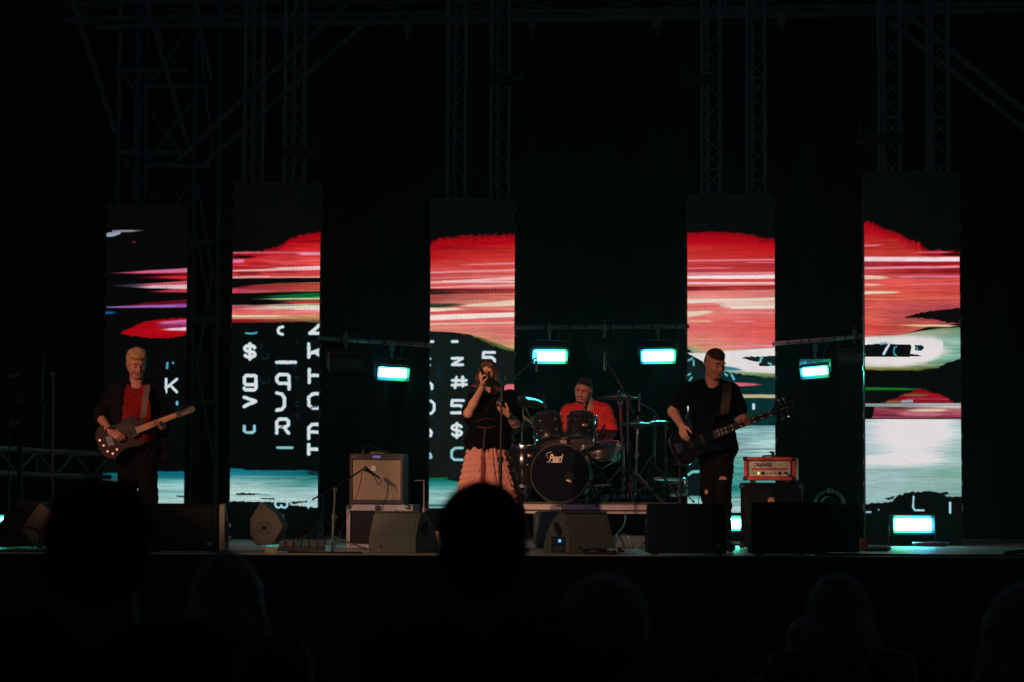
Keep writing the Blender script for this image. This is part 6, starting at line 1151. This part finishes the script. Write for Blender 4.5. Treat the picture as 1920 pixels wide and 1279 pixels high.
# ---------------------------------------------------------------- bassist at the right
def bassist():
    Y = 21.0; G = lambda px, py, dy=0: P(px, py, Y + dy)
    t = thing('person', 'dark-haired bassist in black T-shirt and black jeans torn at both knees', 'person', at(1342, Y), 'musicians on the stage')
    H = face_frame(30, 24, 2); hc = G(1341, 681, -.05); neck = G(1336, 717, .05)
    sR_, sL_ = G(1291, 732, .02), G(1373, 733, .05); hR, hL = G(1326, 846, .05), G(1360, 846, .05)
    elR, wrR = G(1262, 772, .02), G(1278, 798, -.2); elL, wrL = G(1393, 786, .0), G(1402, 792, -.20)
    kR, kL = G(1330, 924, -.05), G(1356, 904, -.16); aR = at(1333, Y, .09); aL = at(1359, Y - .12, .09)
    s = SDF(.005); p = head(s, hc, H, neck, 1.05, nk=.056); torso(s, sR_, sL_, hR + Vector((.03, 0, 0)), hL - Vector((.03, 0, 0)), -.025, .9); s.chain([neck - Vector((0, 0, .04)), neck], [.08, .062], .04)
    s.chain([sR_, elR, wrR], [.052, .045, .031], .02); s.chain([sL_, elL, wrL], [.05, .043, .031], .02)
    s.chain([hR, kR, aR], [.07, .057, .038]); s.chain([hL, kL, aL], [.07, .057, .038])
    hand(s, wrR, G(1283, 822, -.27) - wrR, (.5, .7, -.1), (.7, -.3, .3), (20, 26, 30, 36), 15, .98)
    hand(s, wrL, G(1386, 778, -.28) - wrL, (-.5, -.1, -.8), (-.2, -.3, .8), (68, 60, 62, 70), 20, .95, 6)
    s.mesh('body', SKIN, t); face_parts(t, p, H, closed=True, sc=1.05)
    hs = SDF(.0045); hp = lambda x, y, z: hc + H @ Vector((x, y, z)) * 1.05
    hs.ell(hp(0, -.021, .034), (.0785, .096, .086), H, .01); hs.ell(hp(0, .015, .082), (.052, .062, .040), H, .04); hs.ell(hp(0, -.06, -.005), (.066, .048, .06), H, .02); hs.ell(hp(0, -.035, -.008), (.0775, .068, .058), H, .015)
    hs.ell(hp(0, .135, -.02), (.078, .097, .100), H, .005, True)
    for q in (-1, 1): hs.ell(hp(q * .095, .068, -.07), (.045, .062, .085), H, .008, True); hs.ell(hp(q * .095, -.01, -.095), (.045, .09, .06), H, .008, True)
    hs.mesh('hair', mat('dark_hair', (.016, .010, .008), .75, 0, .3, 60, .5, 200), t, wrinkle=.001, wfreq=200)
    s = SDF(.007); torso(s, sR_, sL_, hR + Vector((0.06, 0, .03)), hL + Vector((-.06, 0, .03)), .006, .85, k=.035, nk=neck)
    s.chain([sR_, sR_.lerp(elR, .62)], [.075, .072], .03); s.chain([sL_, sL_.lerp(elL, .70)], [.072, .066], .03); s.cap(G(1342, 800, .02), G(1342, 826, .02), .12, .112, .06)
    s.ell(neck + Vector((.005, -.03, .072)), (.066, .080, .078), None, .01, True); s.mesh('tshirt', TEE, t, wrinkle=.007, wfreq=34)
    s = SDF(.006); s.cap(hR + Vector((.03, 0, 0)), hL - Vector((.02, 0, 0)), .105, k=.04); s.chain([hR + Vector((.02, 0, 0)), kR, aR + Vector((0, 0, .03))], [.095, .072, .054], .03); s.chain([hL - Vector((.015, 0, 0)), kL, aL + Vector((0, 0, .03))], [.098, .075, .055], .03)
    # tears at the knees
    q = P(1353, 896, Y - .245); s.ell(q, (.053, .055, .018), None, .004, True); s.ell(q + Vector((-.02, 0, -.014)), (.02, .05, .014), None, .004, True)
    q = P(1324, 922, Y - .14); s.ell(q, (.016, .06, .036), None, .004, True)
    s.mesh('jeans', JEANS, t, wrinkle=.006, wfreq=42)
    shoe(t, aR, (-.1, -1, 0), SHOEM); shoe(t, aL, (.2, -1, 0), SHOEM)
    body = [(-.225, 0), (-.215, .09), (-.15, .152), (-.07, .135), (.0, .112), (.08, .125), (.17, .165), (.27, .175), (.285, .155), (.22, .115), (.175, .07), (.18, .03), (.16, -.035), (.165, -.06), (.205, -.095), (.235, -.12), (.22, -.138), (.13, -.135), (.04, -.12), (-.05, -.135), (-.13, -.165), (-.19, -.13), (-.22, -.06)]
    head_ = [(.705, -.022), (.73, -.030), (.76, -.045), (.82, -.050), (.86, -.042), (.895, -.01), (.905, .025), (.885, .045), (.86, .046), (.80, .048), (.745, .05), (.715, .026)]
    g, X, u, v, n_ = stringed('bass_guitar', 'glossy black five-string bass guitar with pale block inlays held by the bassist', G(1305, 828, -.20), 20.9, 1, body, .705, head_,
        mat('bass_black_gloss', (.004, .004, .004), .25, spec=.2), mat('dark_fretboard', (.025, .016, .012), .4), mat('bass_headstock_black', (.006, .006, .005), .3, spec=.2), 5, 21, .165, tilt=3, neckw=(.070, .048), blocks=True)
    MB().prism([(-.185, -.045), (-.125, -.045), (-.125, .045), (-.185, .045)], X(0, 0, .001), u, v, n_ * .012).build('bridge', CHROME, g, bevel=.003)
    for i in range(5): MB().box(X(-.155, (i - 2) * .017, .018), (.03, .012, .009), Matrix((u, n_, v)).transposed()).build('saddle', CHROME, g, bevel=.002)
    for q in (-.06, .04): MB().prism([(q, -.045), (q + .035, -.045), (q + .035, .045), (q, .045)], X(0, 0, .001), u, v, n_ * .01).build('pickup', BLACK, g, bevel=.004)
    for a, b_ in ((-.14, -.10), (-.10, -.115), (-.06, -.105), (-.115, -.08), (-.02, -.1)): MB().cyl(X(a, b_, 0), X(a, b_, .016), .009, n=12).build('knob', CHROME, g, smooth=True)
    for i in range(5): b_ = (i - 2) * .0145; MB().tube([X(-.15, b_, .024), X(.705, b_ * .6, .016), X(.75 + i * .025, b_ * .7 + (.02 if i < 3 else -.02), .01)], .0013, 5).build('string', CHROME, g)
    for i, (a, b_, s_) in enumerate(((.755, .035, 1), (.80, .037, 1), (.845, .036, 1), (.775, -.03, -1), (.83, -.033, -1))):
        MB().cyl(X(a, b_, .004), X(a, b_, .018), .0075, n=10).cyl(X(a, b_, -.004), X(a, b_ + s_ * .04, -.004), .004, n=6).ball(X(a, b_ + s_ * .045, -.004), (.013, .008, .013), 10, 8).build('tuning_peg', CHROME, g, smooth=True)
    MB().tube(spline([X(.882, .047, .006), X(.905, .03, .006), X(.905, .01, .006), X(.893, -.012, .006)]), .0018, 6).build('headstock_line', LATCHM, g, smooth=True)
    text_mesh('lettering', 'Music Man', .016, mat('silver_letter', (.3, .3, .3), .4), g, Matrix(((u.x, -n_.x, v.x, X(.815, .0, .0055).x), (u.y, -n_.y, v.y, X(.815, .0, .0055).y), (u.z, -n_.z, v.z, X(.815, .0, .0055).z), (0, 0, 0, 1))), shear=.1, width=.06)
    st = MB().ribbon(spline([X(.275, .165, -.02), G(1357, 775, -.19), G(1361, 755, -.19), G(1363, 735, -.15), G(1362, 722, -.04), G(1352, 722, .1), G(1330, 750, .2), G(1290, 790, .2)], 4), [Vector((.078, 0, .01))] * 29, .003).build('strap', mat('leather_strap', (.03, .027, .02), .55), g)
    MB().ball(G(1356.5, 775, -.215), .0075, 8, 6).box(G(1356.5, 772, -.213), (.006, .006, .02)).build('strap_lock', mat('red_lock', (.6, .02, .03), .4), g)
    cable('thin lead hanging from the black bass guitar', [X(-.13, -.16, -.02), G(1300, 870, -.1), G(1312, 868, .0), G(1318, 880, .1), G(1310, 940, .2), at(1300, Y + .25, .01)], .0035, group=None)
bassist()

# ---------------------------------------------------------------- singer
def singer():
    Y = 21.3; G = lambda px, py, dy=0: P(px, py, Y + dy)
    t = thing('person', 'singer in a wide black blouse and pink ruffled skirt singing into a microphone', 'person', at(914, Y), 'musicians on the stage')
    H = face_frame(-14, -14, -6); hc = G(915, 701, -.02); neck = G(925, 735, .06)
    sR_, sL_ = G(893, 750, .05), G(955, 748, .06); hR, hL = G(898, 848, .05), G(933, 848, .05)
    elR, wrR = G(878, 775, -.06), G(904, 726, -.20); elL, wrL = G(967, 795, .0), G(953, 777, -.17)
    s = SDF(.005); p = head(s, hc, H, neck, .96, nk=.045); torso(s, sR_, sL_, hR, hL, -.022, .95); s.chain([neck - Vector((0, 0, .04)), neck], [.06, .05], .04)
    s.chain([sR_, elR, elR.lerp(wrR, .35), wrR], [.042, .040, .038, .026], .02); s.chain([sL_, elL, elL.lerp(wrL, .35), wrL], [.042, .040, .037, .026], .02)
    kR, kL = G(900, 930, .02), G(930, 930, .02); aR = at(897, Y, .09); aL = at(932, Y, .09)
    s.chain([hR, kR, aR], [.07, .05, .035]); s.chain([hL, kL, aL], [.07, .05, .035])
    hand(s, wrR, G(903, 700, -.22) - wrR, (.75, -.1, .1), (.2, -.9, .3), (34, 48, 55, 60), 40, .88)
    hand(s, wrL, G(930, 760, -.22) - wrL, (.1, .45, .6), (.6, -.2, .75), (12, 16, 22, 28), 20, .92, 3)
    s.mesh('body', SKIN, t); face_parts(t, p, H, closed=False, sc=.96)
    hp = lambda x, y, z: hc + H @ Vector((x, y, z)) * .96
    hs = SDF(.005); hs.ell(hp(0, -.022, .036), (.084, .100, .090), H, .01); hs.ell(hp(0, .045, .07), (.064, .046, .036), H, .03)
    for q in (-1, 1): hs.chain([hp(q * .072, -.02, .02), hp(q * .084, -.01, -.05), G(899 if q > 0 else 940, 722, .05), G(900 if q > 0 else 943, 737, .06)], [.032, .026, .024, .014], .025)
    hs.chain([hp(0, -.08, .0), G(920, 735, .14), G(920, 744, .14)], [.07, .058, .045], .03)
    hs.cap(hp(-.045, .078, .062), hp(.04, .078, .060), .014, .015, .02); hs.ell(hp(.0, .13, -.036), (.070, .098, .096), H, .008, True)
    hs.mesh('hair', mat('brown_hair', (.045, .028, .018), .55, 0, .35, 90, .6, 200), t, wrinkle=.0014, wfreq=220)
    s = SDF(.007); BL = mat('black_blouse', (.003, .003, .0032), .9, bump=.2, bscale=60, spec=.02)
    torso(s, sR_, sL_, hR + Vector((0, 0, .06)), hL + Vector((0, 0, .06)), .004, .92, .92)
    s.cap(G(888, 741, .04), G(960, 739, .05), .03, .03, .04)
    s.chain([sR_, G(880, 772, .0), G(881, 786, .02)], [.058, .060, .045], .035); s.chain([sL_, G(963, 778, .03), G(966, 792, .05)], [.062, .072, .066], .035)
    s.cap(G(914, 797, .02), G(913, 828, .02), .10, .14, .05); s.cap(G(893, 824, .02), G(937, 824, .02), .09, k=.05); s.cap(G(888, 829, .02), G(940, 829, .02), .075, k=.03)
    s.ell(neck + Vector((.0, -.03, .055)), (.085, .09, .065), None, .01, True)
    s.cap(elR.lerp(wrR, -.02) + Vector((0, -.03, .01)), elR.lerp(wrR, .5) + Vector((0, -.03, 0)), .052, .05, .01, True); s.cap(elL + Vector((-.01, -.05, .0)), elL.lerp(wrL, .6) + Vector((0, -.03, 0)), .052, .05, .01, True)
    s.mesh('blouse', BL, t, wrinkle=.007, wfreq=30)
    # belt cord
    CORD = mat('dark_red_cord', (.055, .008, .008), .7)
    MB().tube(spline([G(889, 799, .0), G(897, 800, -.075), G(910, 802.5, -.10), G(925, 800, -.095), G(937, 797, -.03)]), .006, 8).tube(spline([G(888, 796, .0), G(897, 789, -.08), G(910, 785, -.10), G(928, 788, -.085), G(936, 791, -.03)]), .004, 8).tube(spline([G(910, 802, -.10), G(909, 815, -.135), G(907.5, 832, -.17), G(907, 842, -.19)]), .008, 8).build('belt_cord', CORD, t, smooth=True)
    # ruffled skirt
    zt, zb = G(914, 826).z, FZ + .11; ct = G(912, 830, .03); NT = 15; NA = 420; vs = []; fs = []; rows = NT * 5
    for j in range(rows + 1):
        f = j / rows; tier = f * NT; ti = int(min(tier, NT - 1e-6)); fr_ = tier - ti; z = zt + (zb - zt) * f
        rb = np.interp(f, (0, .15, .45, .8, 1), (.118, .165, .225, .285, .315))
        for i in range(NA):
            a = 2 * math.pi * i / NA; ph = hsh(float(ti), 2.0, 1.0) * 6.28
            n1 = math.sin(a * 47 + ph + 1.5 * math.sin(a * 5 + ti)) ; n2 = math.sin(a * 83 + 2 * ph); r_ = rb + .009 * (fr_ ** .7) + (.0035 * n1 + .0035 * n2) * (.3 + fr_) + .022 * math.sin(a * 9 + 1.0) * f + .008 * math.sin(a * 11 + 2)
            da = (a - R(270 - 7) + math.pi) % (2 * math.pi) - math.pi; r_ -= .10 * math.exp(-(da / .10) ** 2) * min(1, f * 4)
            da = (a - R(270 + 21) + math.pi) % (2 * math.pi) - math.pi; r_ -= .02 * math.exp(-(da / .06) ** 2)
            zz = z + (.006 * math.sin(a * 17 + ph * 3) + .004 * math.sin(a * 61)) * fr_
            vs.append((ct.x + r_ * 1.08 * math.cos(a) + .028 * f, ct.y + r_ * .92 * math.sin(a), zz))
    for j in range(rows):
        for i in range(NA): fs.append((j * NA + i, j * NA + (i + 1) % NA, (j + 1) * NA + (i + 1) % NA, (j + 1) * NA + i))
    MB().add(vs, fs).build('skirt', mat('pink_tulle', (.50, .225, .19), .9, 0, .2, 40, .8, 120, spec=.1), t, smooth=True)
    shoe(t, aR, (-.1, -1, 0), SHOEM); shoe(t, aL, (.2, -1, 0), SHOEM)
    MB().ring(wrL + (elL - wrL).normalized() * .02, elL - wrL, .030, .006, 20).ball(wrL + (elL - wrL).normalized() * .02 + Vector((.012, -.03, -.002)), (.016, .007, .016)).build('wristwatch', BLACK, t, smooth=True)
    MB().ball(hp(-.083, .0, -.062), .009, 10, 8).ball(hp(-.082, .0, -.046), .004, 8, 6).build('earring', mat('pearl', (.8, .75, .68), .2), t, smooth=True)
    MB().tube([neck + Vector((-.055, -.04, -.005)), G(912, 770, -.12), neck + Vector((.045, -.04, .0))], .0018, 6).ball(G(913, 771, -.125), .006, 8, 6).build('pendant_necklace', mat('dark_chain', (.14, .05, .03), .4, .5), t, smooth=True)
    mic("black vocal microphone in the singer's raised hand", G(909, 708, -.19), G(901, 688, -.26), .019)
    c = G(936, 755, -.215); q = thing('in_ear_pack', "small dark object in the singer's left hand", 'small device', c); MB(frame(c, 0, 0, 20)).box((0, 0, 0), (.035, .025, .07)).build('case', BLACK, q, bevel=.005); MB(frame(c, 0, 0, 20)).cyl((-.008, 0, .03), (-.010, 0, .065), .003).build('aerial', BLACK, q)
singer()

# ---------------------------------------------------------------- drummer
def drummer():
    Y = 24.6; G = lambda px, py, dy=0: P(px, py, Y + dy)
    t = thing('person', 'smiling drummer with cropped hair in a red T-shirt behind the rack toms', 'person', (P(1095, 900, Y).x, Y, DZ), 'musicians on the stage')
    H = face_frame(-22, 22, -14); hc = G(1094, 731, -.10); neck = G(1102, 759, .0)
    sR_, sL_ = G(1067, 773, .0), G(1134, 772, .02); hR, hL = G(1088, 872, .1), G(1116, 872, .1)
    elR, wrR = G(1052, 828, -.1), G(1068, 838, -.32); elL, wrL = G(1147, 812, .0), G(1136, 828, -.24)
    s = SDF(.005); p = head(s, hc, H, neck, 1.05, nk=.058); torso(s, sR_, sL_, hR, hL, -.01); s.chain([neck - Vector((0, 0, .05)), neck], [.08, .062], .04)
    s.chain([sR_, elR, wrR], [.05, .044, .03], .02); s.chain([sL_, elL, wrL], [.05, .044, .03], .02)
    hand(s, wrR, Vector((.2, -1, -.1)), (0, 0, -1), (1, 0, 0), (55, 58, 60, 62), 40, .95); hand(s, wrL, Vector((.2, -1, -.1)), (0, 0, -1), (-1, 0, 0), (55, 58, 60, 62), 40, .95)
    kR, kL = hR + Vector((-.12, -.42, .0)), hL + Vector((.14, -.42, .0)); aR = Vector((kR.x, kR.y + .05, DZ + .08)); aL = Vector((kL.x, kL.y + .05, DZ + .08))
    s.chain([hR, kR, aR], [.08, .056, .038]); s.chain([hL, kL, aL], [.08, .056, .038])
    s.mesh('body', SKIN, t); face_parts(t, p, H, closed=True, smile=True, sc=1.05)
    hs = SDF(.0045); hp = lambda x, y, z: hc + H @ Vector((x, y, z)) * 1.05
    hs.ell(hp(0, -.020, .036), (.080, .098, .088), H, .01); hs.ell(hp(0, -.06, -.005), (.066, .048, .06), H, .02); hs.ell(hp(0, -.035, -.008), (.0775, .068, .058), H, .015); hs.ell(hp(0, .135, -.03), (.074, .092, .092), H, .005, True)
    for q in (-1, 1): hs.ell(hp(q * .095, .068, -.07), (.045, .062, .085), H, .008, True); hs.ell(hp(q * .095, -.01, -.095), (.045, .09, .06), H, .008, True)
    hs.mesh('hair', mat('cropped_hair', (.009, .007, .006), .8, 0, .3, 60, .5, 200), t)
    bd_ = SDF(.004)
    for q in (-1, 1): bd_.cap(hp(q * .058, .0, -.055), hp(q * .026, .058, -.095), .0145, .016, .02)
    bd_.ell(hp(0, .070, -.098), (.03, .018, .018), H, .02); bd_.cap(hp(-.024, .088, -.048), hp(.024, .088, -.048), .0055, k=.01); bd_.mesh('beard', mat('dark_stubble', (.07, .035, .025), .9, spec=.05), t)
    s = SDF(.006); torso(s, sR_, sL_, hR, hL, .016, 1.08, nk=neck); s.chain([sR_, sR_.lerp(elR, .8)], [.078, .074], .03); s.chain([sL_, sL_.lerp(elL, .82)], [.078, .075], .03); s.cap(G(1102, 830, 0), G(1102, 850, .05), .15, .15, .06)
    s.ell(neck + Vector((.0, -.035, .075)), (.066, .085, .075), None, .01, True); s.mesh('tshirt', REDT, t, wrinkle=.008, wfreq=34)
    s = SDF(.008); s.cap(hR, hL, .12, k=.04); s.chain([hR, kR, aR], [.10, .075, .055], .03); s.chain([hL, kL, aL], [.10, .075, .055], .03); s.mesh('trousers', JEANS, t, wrinkle=.005, wfreq=40)
    shoe(t, aR, (0, -1, 0), SHOEM); shoe(t, aL, (0, -1, 0), SHOEM)
drummer()

# ---------------------------------------------------------------- people in the crowd, seen from behind
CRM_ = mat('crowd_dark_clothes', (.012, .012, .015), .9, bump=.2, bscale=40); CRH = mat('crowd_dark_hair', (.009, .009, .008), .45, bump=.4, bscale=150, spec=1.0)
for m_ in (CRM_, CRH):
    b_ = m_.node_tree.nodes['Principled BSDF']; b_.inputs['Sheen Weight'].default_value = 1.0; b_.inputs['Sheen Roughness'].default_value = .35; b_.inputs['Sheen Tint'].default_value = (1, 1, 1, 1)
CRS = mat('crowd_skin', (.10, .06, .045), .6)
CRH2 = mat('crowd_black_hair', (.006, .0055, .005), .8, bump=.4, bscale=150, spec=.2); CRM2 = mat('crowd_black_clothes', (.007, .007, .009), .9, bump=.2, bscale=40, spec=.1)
def spectator(px, top, Y, label, hair='short', sc=1.0, hw=1.0, cloth=CRM_, lean=0):
    z = P(px, top, Y).z; x = P(px, top, Y).x; hgt = z; k = hgt / 1.72 if sc is None else sc
    t = thing('person', label, 'person', (x, Y, 0), 'spectators standing before the stage')
    V = lambda a, b_, c: Vector((x + lean * (c - hgt) + a * k, Y + b_ * k, c))
    hc = V(0, 0, hgt - .125 * k * hw); H = face_frame(180, 5); s = SDF(.012)
    nk_ = V(0, .02, hgt - .29 * k); p = head(s, hc, H, nk_, hw * k)
    sh = hgt - .34 * k; sL_, sR_ = V(-.17, 0, sh), V(.17, 0, sh); hL, hR = V(-.09, 0, hgt * .53), V(.09, 0, hgt * .53); torso(s, sL_, sR_, hL, hR, -.01)
    s.cap(V(0, 0, sh), V(0, 0, sh + .08 * k), .08 * k, .062 * k, .05)
    for q, sp in ((-1, sL_), (1, sR_)):
        el = V(q * .235, .02, hgt * .60); wr = V(q * .22, .12, hgt * .47); s.chain([sp, el, wr], [.05 * k, .04 * k, .03 * k]); hand(s, wr, (0, .4, -1), (-q, 0, 0), (0, 1, 0), (20, 20, 25, 30), 10, k)
        s.chain([V(q * .09, 0, hgt * .5), V(q * .1, .02, hgt * .28), V(q * .11, 0, .09)], [.08 * k, .055 * k, .04 * k])
    s.mesh('body', CRS, t)
    hs = SDF(.011); hp = lambda a, b_, c: hc + H @ Vector((a, b_, c)) * hw * k; K = hw * k
    hs.ell(hp(0, -.02, .035), (.088 * K, .106 * K, .092 * K), H, .01); hs.ell(hp(0, -.06, -.02), (.078 * K, .06 * K, .085 * K), H, .02)
    if hair == 'bushy':
        hs.ell(hp(0, -.01, .03), (.105 * K, .115 * K, .10 * K), H, .02); hs.ell(hp(0, -.03, -.03), (.098 * K, .09 * K, .085 * K), H, .03)
    if hair == 'long':
        hs.chain([hp(0, -.05, 0), hp(0, -.09, -.12), hp(0, -.09, -.26)], [.085 * K, .085 * K, .07 * K], .04)
        for q in (-1, 1): hs.chain([hp(q * .06, 0, 0), hp(q * .085, -.03, -.12), hp(q * .09, -.05, -.24)], [.05 * K, .045 * K, .035 * K], .04)
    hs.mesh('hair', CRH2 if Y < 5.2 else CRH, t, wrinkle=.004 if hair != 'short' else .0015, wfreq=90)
    c = SDF(.014); torso(c, sL_, sR_, hL, hR, .02, 1.1)
    for q, sp in ((-1, sL_), (1, sR_)): c.chain([sp, V(q * .235, .02, hgt * .60), V(q * .225, .08, hgt * .52)], [.07 * k, .06 * k, .05 * k], .03)
    c.mesh('jacket', cloth, t, wrinkle=.008, wfreq=22)
    c = SDF(.014); c.cap(hL, hR, .12 * k, k=.04)
    for q in (-1, 1): c.chain([V(q * .09, 0, hgt * .5), V(q * .1, .02, hgt * .28), V(q * .11, 0, .12)], [.10 * k, .075 * k, .06 * k], .03); 
    c.mesh('trousers', CRM_, t)
    for q in (-1, 1): shoe(t, V(q * .11, 0, .085), (q * .1, 1, 0), SHOEM)
    return t
spectator(905, 905, 5.0, 'dark head of a spectator in the middle, hiding the bottom of the pink skirt', hw=1.06, hair='short', cloth=mat('violet_cloth', (.012, .009, .022), .9))
spectator(190, 903, 4.6, 'big blurred dark silhouette of a spectator at lower left in front of the guitarist', hair='bushy', hw=.98, cloth=CRM2)
spectator(425, 1035, 6.8, 'smaller long-haired spectator silhouette below the pedalboard', hair='long', sc=.9)
spectator(1132, 1082, 5.4, 'bushy-haired spectator with faint rim light, below the brown wedge with the blue display', hair='bushy', sc=.95)
spectator(1572, 1075, 7.6, 'long-haired spectator below the small dark wedge at right', hair='long', sc=.92)
spectator(1512, 1158, 8.4, 'child-sized spectator head touching the long-haired one at lower right', sc=.8)
spectator(1925, 1092, 5.6, 'spectator cut off by the right edge of the photo', hair='long', sc=.95)

# ---------------------------------------------------------------- thin stage smoke
hz = MB().box((0, 20, 4.95), (62, 62, 12.1)).build('haze', None)
hm = bpy.data.materials.new('stage_haze'); hm.use_nodes = True; nt = hm.node_tree
nt.nodes.remove(nt.nodes['Principled BSDF']); pv = nt.nodes.new('ShaderNodeVolumePrincipled'); pv.inputs['Density'].default_value = 0.0013; pv.inputs['Color'].default_value = (.9, .97, 1, 1); pv.inputs['Anisotropy'].default_value = 0.6
nt.links.new(pv.outputs[0], nt.nodes['Material Output'].inputs['Volume']); hz.data.materials.clear(); hz.data.materials.append(hm); tag(hz, kind='stuff')
